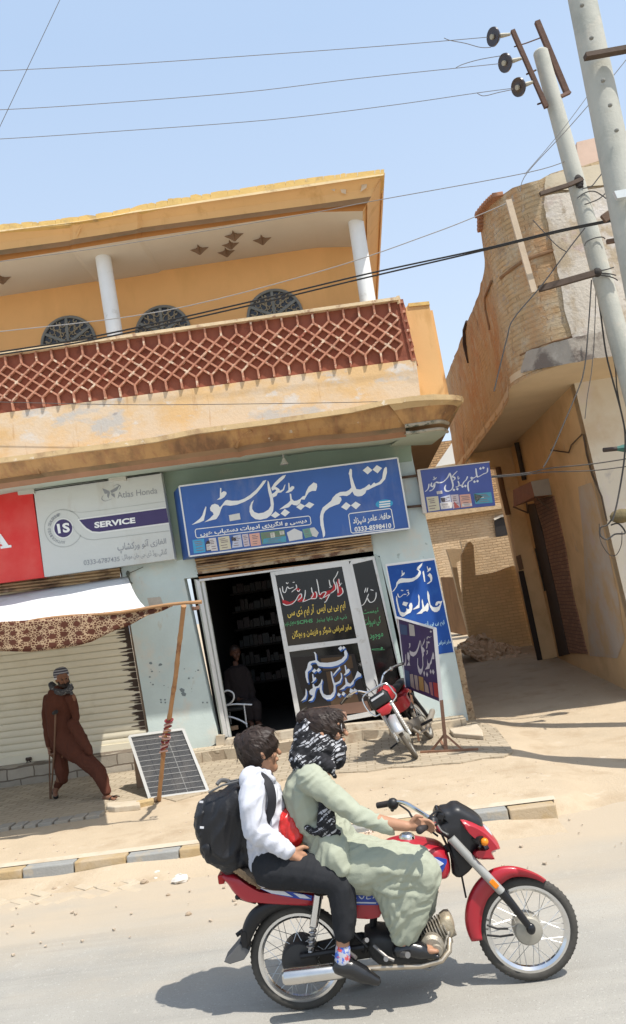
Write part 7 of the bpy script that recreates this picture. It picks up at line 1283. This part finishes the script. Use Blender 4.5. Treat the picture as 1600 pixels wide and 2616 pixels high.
flesh('shoe', [km((352, 1432, -.02, .040), (360, 1470, .07, .036))], SHOE, MN, .007, 2)
mb = MB(); mb.tube([KM(655, 1492, .04), KM(700, 1496, .08), KM(770, 1498, .12)], [.028, .034, .026], 10, sx=.35, up=(0, 1, 0)); mb.tube(cr([KM(700, 1490, .15), KM(725, 1466, .10), KM(745, 1484, .03)], 4), .008, 6); mb.tube(cr([KM(768, 1468, .10), KM(735, 1466, .11), KM(700, 1488, .04)], 4), .008, 6); mb.build('sandal', SHOE, MN, smooth=True)
ct = thing('crutch', KM(322, 1500, .06), 'slim wooden underarm crutch with a dark pad, held by the walking man in brown', 'crutch')
CRM = mat('crutch_wood', (.16, .09, .055), .5, .2, 6, .1, 40)
mb = MB(); mb.tube([KM(357, 935, .25), KM(350, 1180, .20), KM(325, 1495, .06)], .012, 8); mb.tube([KM(318, 1180, .19), KM(322, 1495, .06)], .010, 8); mb.tube([KM(350, 1195, .20), KM(316, 1200, .19)], .012, 8); mb.build('shaft', CRM, ct, smooth=True)
mb = MB(); mb.tube([KM(347, 935, .20), KM(362, 925, .29)], .026, 10); mb.build('pad', plain('pad_black', (.02, .018, .018), .8), ct, smooth=True); mb = MB(); mb.tube([KM(324, 1488, .06), KM(321, 1508, .06)], .018, 8); mb.build('rubber_tip', plain('tip_dark', (.10, .08, .07), .8), ct)
# ------------------------------------------------------------------ seated in the dark shop
k7 = lambda x, y, o: Y(*z7(x, y), 1.0-o); ks = CH(k7)
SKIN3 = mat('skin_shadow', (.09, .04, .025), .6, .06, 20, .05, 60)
ST = thing('person', k7(290, 1005, 0), 'person in dark clothes sitting in the shadow inside the open shop', 'person')
hc = k7(205, 640, .02); fch, eyes, FP = face(hc, (.35, -.9, -.1), (-.1, 0, 1), .95, SKIN2)
flesh('body', fch+[ks((205, 690, 0, .05), (210, 720, 0, .06)), ks((212, 730, 0, .10, 1.5), (235, 850, 0, .10, 1.4), (260, 900, .02, .11, 1.4)), ks((165, 740, 0, .05), (165, 840, .05, .04), (225, 880, .2, .03), (260, 885, .28, .03)), ks((265, 740, 0, .05), (290, 840, .05, .04), (290, 890, .2, .03)), ks((230, 900, .03, .09), (260, 905, .35, .06), (280, 1000, .35, .04), (290, 1005, .45, .035)), ks((280, 900, .03, .09), (310, 905, .35, .06), (320, 1000, .35, .04), (330, 1005, .45, .035))], SKIN3, ST, .010, 2)
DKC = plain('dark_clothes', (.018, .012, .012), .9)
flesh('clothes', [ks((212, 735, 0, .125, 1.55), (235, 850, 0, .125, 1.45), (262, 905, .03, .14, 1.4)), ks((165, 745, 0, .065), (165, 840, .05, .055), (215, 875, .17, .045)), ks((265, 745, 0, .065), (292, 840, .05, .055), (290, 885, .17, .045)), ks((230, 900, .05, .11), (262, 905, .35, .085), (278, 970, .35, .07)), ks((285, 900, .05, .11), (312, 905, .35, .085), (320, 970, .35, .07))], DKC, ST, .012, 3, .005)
flesh('hair', [[(FP(-.02, 0, .06), .09), (FP(-.04, 0, .03), .09)]], HAIR, ST, .01, 1)
ch_ = thing('chair', k7(210, 1010, .1), 'chair with curved white tubular armrests just inside the open shop door', 'chair')
WT = plain('white_tube', (.66, .66, .66), .3, .3)
c7 = lambda x, y, o=.0: Y(*z7(x, y), .45-o)
mb = MB(); mb.tube(cr([c7(142, 842), c7(165, 832), c7(192, 845), c7(196, 875), c7(175, 900), c7(155, 908), c7(205, 902), c7(290, 905)], 5), .014, 8); mb.tube(cr([c7(160, 965), c7(190, 970), c7(230, 985), c7(265, 1005)], 5), .016, 8); mb.build('armrest', WT, ch_, smooth=True)
mb = MB(); mb.box(c7(210, 920, -.35), (.48, .45, .06)); mb.box(c7(200, 850, -.6), (.46, .05, .5)); mb.build('seat', plain('chair_black', (.02, .02, .02), .6), ch_, bevel=.02)
for x, y, o in ((165, 1010, .0), (262, 1008, .0), (180, 985, -.6), (270, 985, -.6)):
    p = c7(x, y, o); mb = MB(); mb.tube([(p.x, p.y, .42), (p.x, p.y, .78)], .012, 8); mb.build('leg', WT, ch_)
# ================================================================== the parked motorcycle, leaning on its side stand, facing the street
pf, pr_ = Z(*zp(715, 1235), .145), Z(*zp(880, 1015), .145)
ff = (pf-pr_); ff.z = 0; WBASE = 1.2; ff.normalize(); po_ = pf-ff*WBASE; ll = Vector((-ff.y, ff.x, 0)); ll = ll if ll.x < 0 else -ll      # ll points to the picture's left
th = math.radians(25)
def LP(a, b, c): return Vector((po_.x, po_.y, .145))+ff*a+ll*(b*math.cos(th)+c*math.sin(th))+Vector((0, 0, 1))*(c*math.cos(th)-b*math.sin(th))
PK = thing('motorcycle', po_+ff*.6, 'old dusty red motorcycle with a chrome leg guard parked leaning by the shop door', 'motorcycle')
AX = (LP(0, 1, 0)-LP(0, 0, 0)); UPB = LP(0, 0, 1)-LP(0, 0, 0)
RED2 = mat('faded_red', (.38, .025, .03), .35, .1, 4, .05, 30, coat=.2, patches=[((.34, .20, .15), 5, .58, .75)])
st_a = math.radians(14)                          # steering turned
FA = (AX*math.cos(st_a)+ff*math.sin(st_a)*.9).normalized()
fwc = LP(1.2, .0, .272)
wheel(PK, LP(0, 0, .272), .272, AX, .07, DUSTR, rimm=SILV); wheel(PK, fwc, .272, FA, .07, DUSTR, rimm=SILV)
FD = FA.cross(UPB).normalized(); FD = FD if FD.dot(ff) > 0 else -FD
def FPk(a, b, c): return fwc+FD*a+FA*b+UPB*c     # steering space: from the front axle
def grd(c, R, d0, ax, up, a0, a1, w, m, name, n=18):
    rows = [[] for _ in range(5)]
    for i in range(n+1):
        a = math.radians(a0+(a1-a0)*i/n); d = d0*math.cos(a)+up*math.sin(a)
        for k, (rr_, h) in enumerate(((R-.05, -w), (R-.01, -w*.95), (R+.012, 0), (R-.01, w*.95), (R-.05, w))): rows[k].append(c+d*rr_+ax*h)
    mb = MB(); mb.strip(rows); o = mb.build(name, m, PK, smooth=True, sharp=70); s_ = o.modifiers.new('s', 'SOLIDIFY'); s_.thickness = .003; bake(o); return o
grd(fwc, .315, FD, FA, UPB, 18, 175, .060, mat('fender_silver', (.52, .53, .54), .3, .06, 6, .05, 30, .5, patches=[((.40, .34, .27), 6, .6, .75)]), 'front_fender')
grd(LP(0, 0, .272), .315, ff, AX, UPB, 40, 190, .06, BLK, 'rear_fender')
for s_ in (-.085, .085):
    mb = MB(); a, b, c = FPk(-.02, s_, 0), FPk(-.10, s_, .28), FPk(-.21, s_, .60); mb.tube([a, b], .019, 10); mb.tube([b, c], .026, 10); fk = mb.build('fork', SILV, PK, smooth=True)
    mb = MB(); d = (c-a); mb.tube([a+d*(.12+.32*i/50)+(FA*math.cos(i*.9)+FD*math.sin(i*.9))*.026 for i in range(51)], .006, 5); mb.build('spring', mat('dusty_spring', (.42, .38, .32), .6, .1, 6, 0), fk)
mb = MB(); mb.lathe([(.0, .05), (.05, .045), (.085, .02), (.09, 0), (.088, -.05), (.06, -.11), (.02, -.13)], FPk(-.10, .0, .53), FD, 20); o = mb.build('headlight', BLKG, PK, smooth=True)
bx_ = [FPk(-.02, x, z) for x, z in ((-.12, .46), (.13, .46), (.15, .50), (.14, .60), (.10, .63), (-.10, .63), (-.13, .58))]
mb = MB(); mb.pillow(bx_, FD*.07, SOFT); mb.build('headlight_shell', BLK, o, smooth=True, bevel=.0)
mb = MB(); mb.pillow([FPk(.055, x, z) for x, z in ((-.08, .575), (.10, .575), (.10, .60), (-.08, .60))], FD*.004, ((-1, 1), (1, 1))); mb.build('lens_glint', plain('lamp_glass', ()), o)
mb = MB(); mb.pillow([FPk(-.0, x, z) for x, z in ((-.08, .46), (.12, .46), (.09, .36), (-.01, .34), (-.07, .38))], FD*.05, SOFT); mb.build('lower_cowl', RED2, PK, smooth=True)
mb = MB(); mb.tube(cr([FPk(.03, x, z) for x, z in ((-.17, .46), (-.19, .54), (-.16, .67), (0, .69), (.16, .68), (.20, .58), (.18, .44), (.10, .40))], 5, True), .011, 8, True); mb.build('leg_guard', CHR, PK, smooth=True)
mb = MB(); mb.tube(cr([FPk(-.36, .40, .78), FPk(-.30, .34, .79), FPk(-.22, .20, .78), FPk(-.20, .10, .70), FPk(-.21, 0, .69), FPk(-.20, -.10, .70), FPk(-.22, -.2, .78), FPk(-.30, -.34, .79), FPk(-.36, -.42, .77)], 5), .012, 8); hb2 = mb.build('handlebar', CHR, PK, smooth=True)
for s_ in (1, -1):
    mb = MB(); mb.tube([FPk(-.32, .36*s_, .785), FPk(-.39, .48*s_, .76)], .019, 10); mb.build('grip', plain('grip_black', ()), hb2, smooth=True)
    mb = MB(); mb.ball(FPk(-.29, .31*s_, .785), (.028, .028, .028), 8, 6); mb.tube(cr([FPk(-.29, .30*s_, .80), FPk(-.24, .38*s_, .79), FPk(-.30, .46*s_, .76)], 4), .006, 6); mb.build('lever', plain('lever_grey', (.3, .3, .28), .4, .7), hb2, smooth=True)
mb = MB()
for k in range(4): mb.tube(cr([FPk(-.2, .2-.13*k, .78), FPk(-.05, .18-.12*k, .74), FPk(-.05, .08-.05*k, .62), FPk(-.12, .0, .55)], 5), .006, 5)
mb.build('control_cable', BLK, PK)
mb = MB(); rings = []
for a, w, h, z in ((.55, .06, .07, .78), (.62, .09, .10, .80), (.75, .115, .12, .82), (.88, .115, .115, .83), (.98, .09, .10, .82), (1.02, .05, .07, .80)):
    rings.append([LP(a, w*math.cos(t)*(1 if math.sin(t) > -.3 else .8), z+h*math.sin(t)) for t in (2*math.pi*j/18 for j in range(18))])
mb.loft(rings); tk = mb.build('fuel_tank', RED2, PK, smooth=True, sharp=70); mb = MB(); mb.lathe([(.0, .02), (.035, .015), (.042, 0)], LP(.82, 0, .945), UPB, 14); mb.build('tank_cap', CHR, tk, smooth=True)
mb = MB(); mb.loft([[LP(a, .11*math.cos(t)*w, z+.05*math.sin(t)) for t in (2*math.pi*j/14 for j in range(14))] for a, w, z in ((-.22, .6, .83), (-.15, .9, .84), (.2, 1, .82), (.5, .95, .80), (.58, .7, .80))]); mb.build('seat', mat('seat_black', (.03, .028, .026), .7, .2, 6, .1, 40), PK, smooth=True)
mb = MB(); mb.pillow([LP(a, 0, z) for a, z in ((-.28, .76), (-.1, .80), (.3, .74), (.3, .66), (-.1, .68), (-.25, .70))], AX*.10, SOFT); mb.pillow([LP(a, 0, z) for a, z in ((.30, .72), (.58, .70), (.55, .52), (.34, .55))], AX*.12, SOFT); mb.build('side_panel', RED2, PK, smooth=True)
mb = MB(); mb.pillow([LP(a, 0, z) for a, z in ((.45, .38), (.75, .40), (.80, .30), (.72, .22), (.50, .22))], AX*.12, SOFT); mb.lathe([(.0, 0), (.07, .0), (.075, .03), (.06, .16), (0, .16)], LP(.76, 0, .33), (ff+UPB*.15), 14); mb.build('engine', mat('engine_dusty', (.22, .19, .15), .7, .25, 10, .3, 40, .3), PK, smooth=True)
mb = MB(); mb.tube([LP(1.0, 0, .75), LP(.95, 0, .5), LP(.75, 0, .22), LP(.4, 0, .25), LP(0, .09, .272)], .02, 8); mb.tube([LP(1.0, 0, .72), LP(.4, 0, .68), LP(-.2, 0, .70)], .022, 8)
for s_ in (-.11, .11): mb.tube([LP(.02, s_, .30), LP(.12, s_, .66)], .022, 8)
mb.build('frame', BLK, PK, smooth=True)
mb = MB(); mb.tube([LP(.85, -.06, .30), LP(.83, -.10, .2), LP(.6, -.13, .18), LP(.35, -.14, .2)], .016, 8); mb.tube([LP(.38, -.14, .2), LP(-.22, -.15, .28)], .04, 12); mb.build('exhaust', mat('exhaust_dusty', (.40, .36, .30), .5, .1, 6, .1, 30, .6), PK, smooth=True)
mb = MB(); mb.tube([LP(.62, .10, .26), LP(.62, .26, .25)], .018, 8); mb.tube([LP(.62, -.10, .26), LP(.62, -.28, .25)], .018, 8); mb.build('foot_peg', BLK, PK, smooth=True)
mb = MB(); p0 = LP(.5, .08, .25); p1 = p0+ll*.30; p1.z = .15; mb.tube([p0, p1], .012, 8); mb.build('side_stand', BLK, PK)
for s_ in (1, -1):
    mb = MB(); mb.tube([LP(-.12, .1*s_, .70), LP(-.14, .22*s_, .70)], .008, 6); mb.ball(LP(-.14, .24*s_, .70), .03, 10, 7); mb.build('turn_signal', plain('amber', ()), PK, smooth=True)
# broken bricks and litter
OLDB = mat('old_brick', (.45, .33, .17), .95, .2, 8, .5, 40); BR2 = mat('brown_brick', (.28, .18, .11), .95, .2, 8, .5, 40)
def brickat(px, z, sz, rz, m, lab, grp=None, nm='brick', cat='brick', tilt=0):
    c = Z(*px, z); mb = MB(); mb.box(c+Vector((0, 0, sz[2]/2)), sz, Matrix.Rotation(rz, 3, 'Z') @ Matrix.Rotation(tilt, 3, 'X')); return tag(mb.build(nm, m, bevel=.008), lab, cat, grp)
brickat(zp(250, 900), .16, (.24, .12, .10), .5, OLDB, 'yellowish block under the parked motorcycle, the left one nearest the door', tilt=.2)
brickat(zp(340, 960), .145, (.17, .12, .10), -.3, OLDB, 'smaller yellowish block beside the parked motorcycle front wheel')
brickat(zp(80, 690), .30, (.40, .14, .10), .05, mat('salmon_block', (.42, .25, .18), .9, .15, 6, .3, 40), 'pinkish block lying on the step below the glass pane, left one')
brickat(zp(160, 790), .22, (.34, .16, .11), .1, mat('salmon_block', ()), 'pinkish block on the step right behind the parked motorcycle')
brickat(zr(1310, 140), .44, (.18, .1, .12), .2, mat('salmon_block', ()), 'pale brown lump on the step behind the head of the driver')
brickat(zr(400, 215), .42, (.12, .09, .06), .3, BR2, 'small dark brick on the shop floor beside the white chair')
mb = MB(); rr = random.Random(31)
lit = thing('paper_litter', Z(*zk(840, 790), .02), 'crumpled strip of white paper lying in the dust at the foot of the kerb', 'litter')
def crumple(pts, h, name, m, parent=None, z0=.01):
    rows = []
    A, B_ = pts
    for j in range(4):
        rows.append([])
        for i in range(14):
            a = lerp(A[0], A[1], i/13); b = lerp(B_[0], B_[1], i/13); q_ = lerp(a, b, j/3); p = Z(*q_, z0); rows[-1].append(p+Vector((rr.uniform(-.01, .01), rr.uniform(-.015, .015), rr.random()*h)))
    mb = MB(); mb.strip(rows); return mb.build(name, m, parent)
PAP = plain('litter_white', (.66, .64, .60), .8)
crumple(((zk(742, 790), zk(905, 752)), (zk(748, 815), zk(925, 770))), .05, 'sheet', PAP, lit); crumple(((zk(900, 745), zk(1020, 705)), (zk(930, 765), zk(1030, 722))), .06, 'sheet', PAP, lit)
tag(crumple(((zk(820, 808), zk(868, 796)), (zk(828, 826), zk(875, 812))), .03, 'litter', plain('litter_pink', (.62, .25, .25), .8)), 'small pinkish scrap lying below the white paper strip', 'litter')
tag(crumple(((zf(5, 350), zf(90, 318)), (zf(15, 362), zf(100, 345))), .04, 'litter', plain('litter_beige', (.58, .46, .38), .8), z0=.13), 'crumpled beige wrapper on the pavement behind the handlebar of the moving motorcycle', 'litter')
def stone(px, z, r, m, lab, grp=None):
    c = Z(*px, z); mb = MB(); mb.ball(c+Vector((0, 0, r*.4)), (r*1.3, r, r*.7), 9, 6); o = mb.build('stone', m)
    for v in o.data.vertices: v.co += Vector((rr.uniform(-1, 1), rr.uniform(-1, 1), rr.uniform(-1, 1)))*r*.16
    return tag(o, lab, 'stone', grp)
STN = plain('stone_pale', (.58, .54, .48), .9); STB = plain('stone_brown', (.35, .27, .19), .9)
stone(zk(1158, 888), 0, .055, STN, 'large flat white stone in the roadside dust left of the rear wheel')
for i, (a, b, r, m) in enumerate(((928, 895, .028, STB), (1010, 835, .025, STN), (1135, 718, .022, STB), (1088, 705, .022, STN), (935, 800, .02, STN), (1000, 868, .014, STN), (350, 935, .018, STB), (1080, 975, .015, STB), (240, 1030, .012, STB), (1210, 1100, .02, STB), (775, 840, .02, STB), (1140, 690, .014, STN))): stone(zk(a, b), 0, r, m, 'small stone scattered in the roadside dust below the kerb', 'stones in the roadside dust')
for i, (a, b) in enumerate(((845, 268), (1035, 298), (1270, 150), (990, 240))): stone(zf(a, b), 0, .02, STB, 'small stone in the dust before the right end of the kerb', 'stones by the kerb end')
brickat(zk(935, 402), .12, (.20, .10, .07), .3, OLDB, 'loose pale brick beside the foot of the bamboo pole', tilt=.1)
mb = MB()
for i, (a, b, w_) in enumerate(((790, 440, 200),)): mb.prism([Z(*zk(x, y), .12) for x, y in ((690, 415), (900, 400), (905, 430), (740, 445), (690, 440))], (0, 0, .07))
tag(mb.build('concrete_slab', KT, bevel=.012), 'rough concrete slab at the pavement edge under the walking man', 'slab')
stp = MB(); stp.prism([Z(*zp(x, y), .14) for x, y in ((1075, 960), (1385, 905), (1440, 975), (1450, 1040), (1120, 1010))], (0, 0, .06)); tag(stp.build('concrete_slab', KT, bevel=.012), 'flat grey concrete step slab right of the banner stand', 'slab')
for k, (pts, lab) in enumerate((([(155, 780), (250, 830), (390, 840)], ''), )): pass
mb = MB(); rr = random.Random(77)
for i in range(240):
    x = rr.uniform(-6, 4); y = rr.uniform(-6.3, -4.8) if rr.random() < .6 else rr.uniform(-4.3, -2.9); r = rr.uniform(.004, .013); z = .012 if y < -4.8 else gz(x, y)+.002
    if x > 1.5 and y > -4.6: z = gz(x, y)
    mb.box((x, y, z), (r*2, r*1.6, r), Matrix.Rotation(rr.uniform(0, 3), 3, 'Z'))
o = mb.build('gravel', mat('gravel_pale', (.45, .37, .28), .95, .3, 30, 0)); o['kind'] = 'stuff'
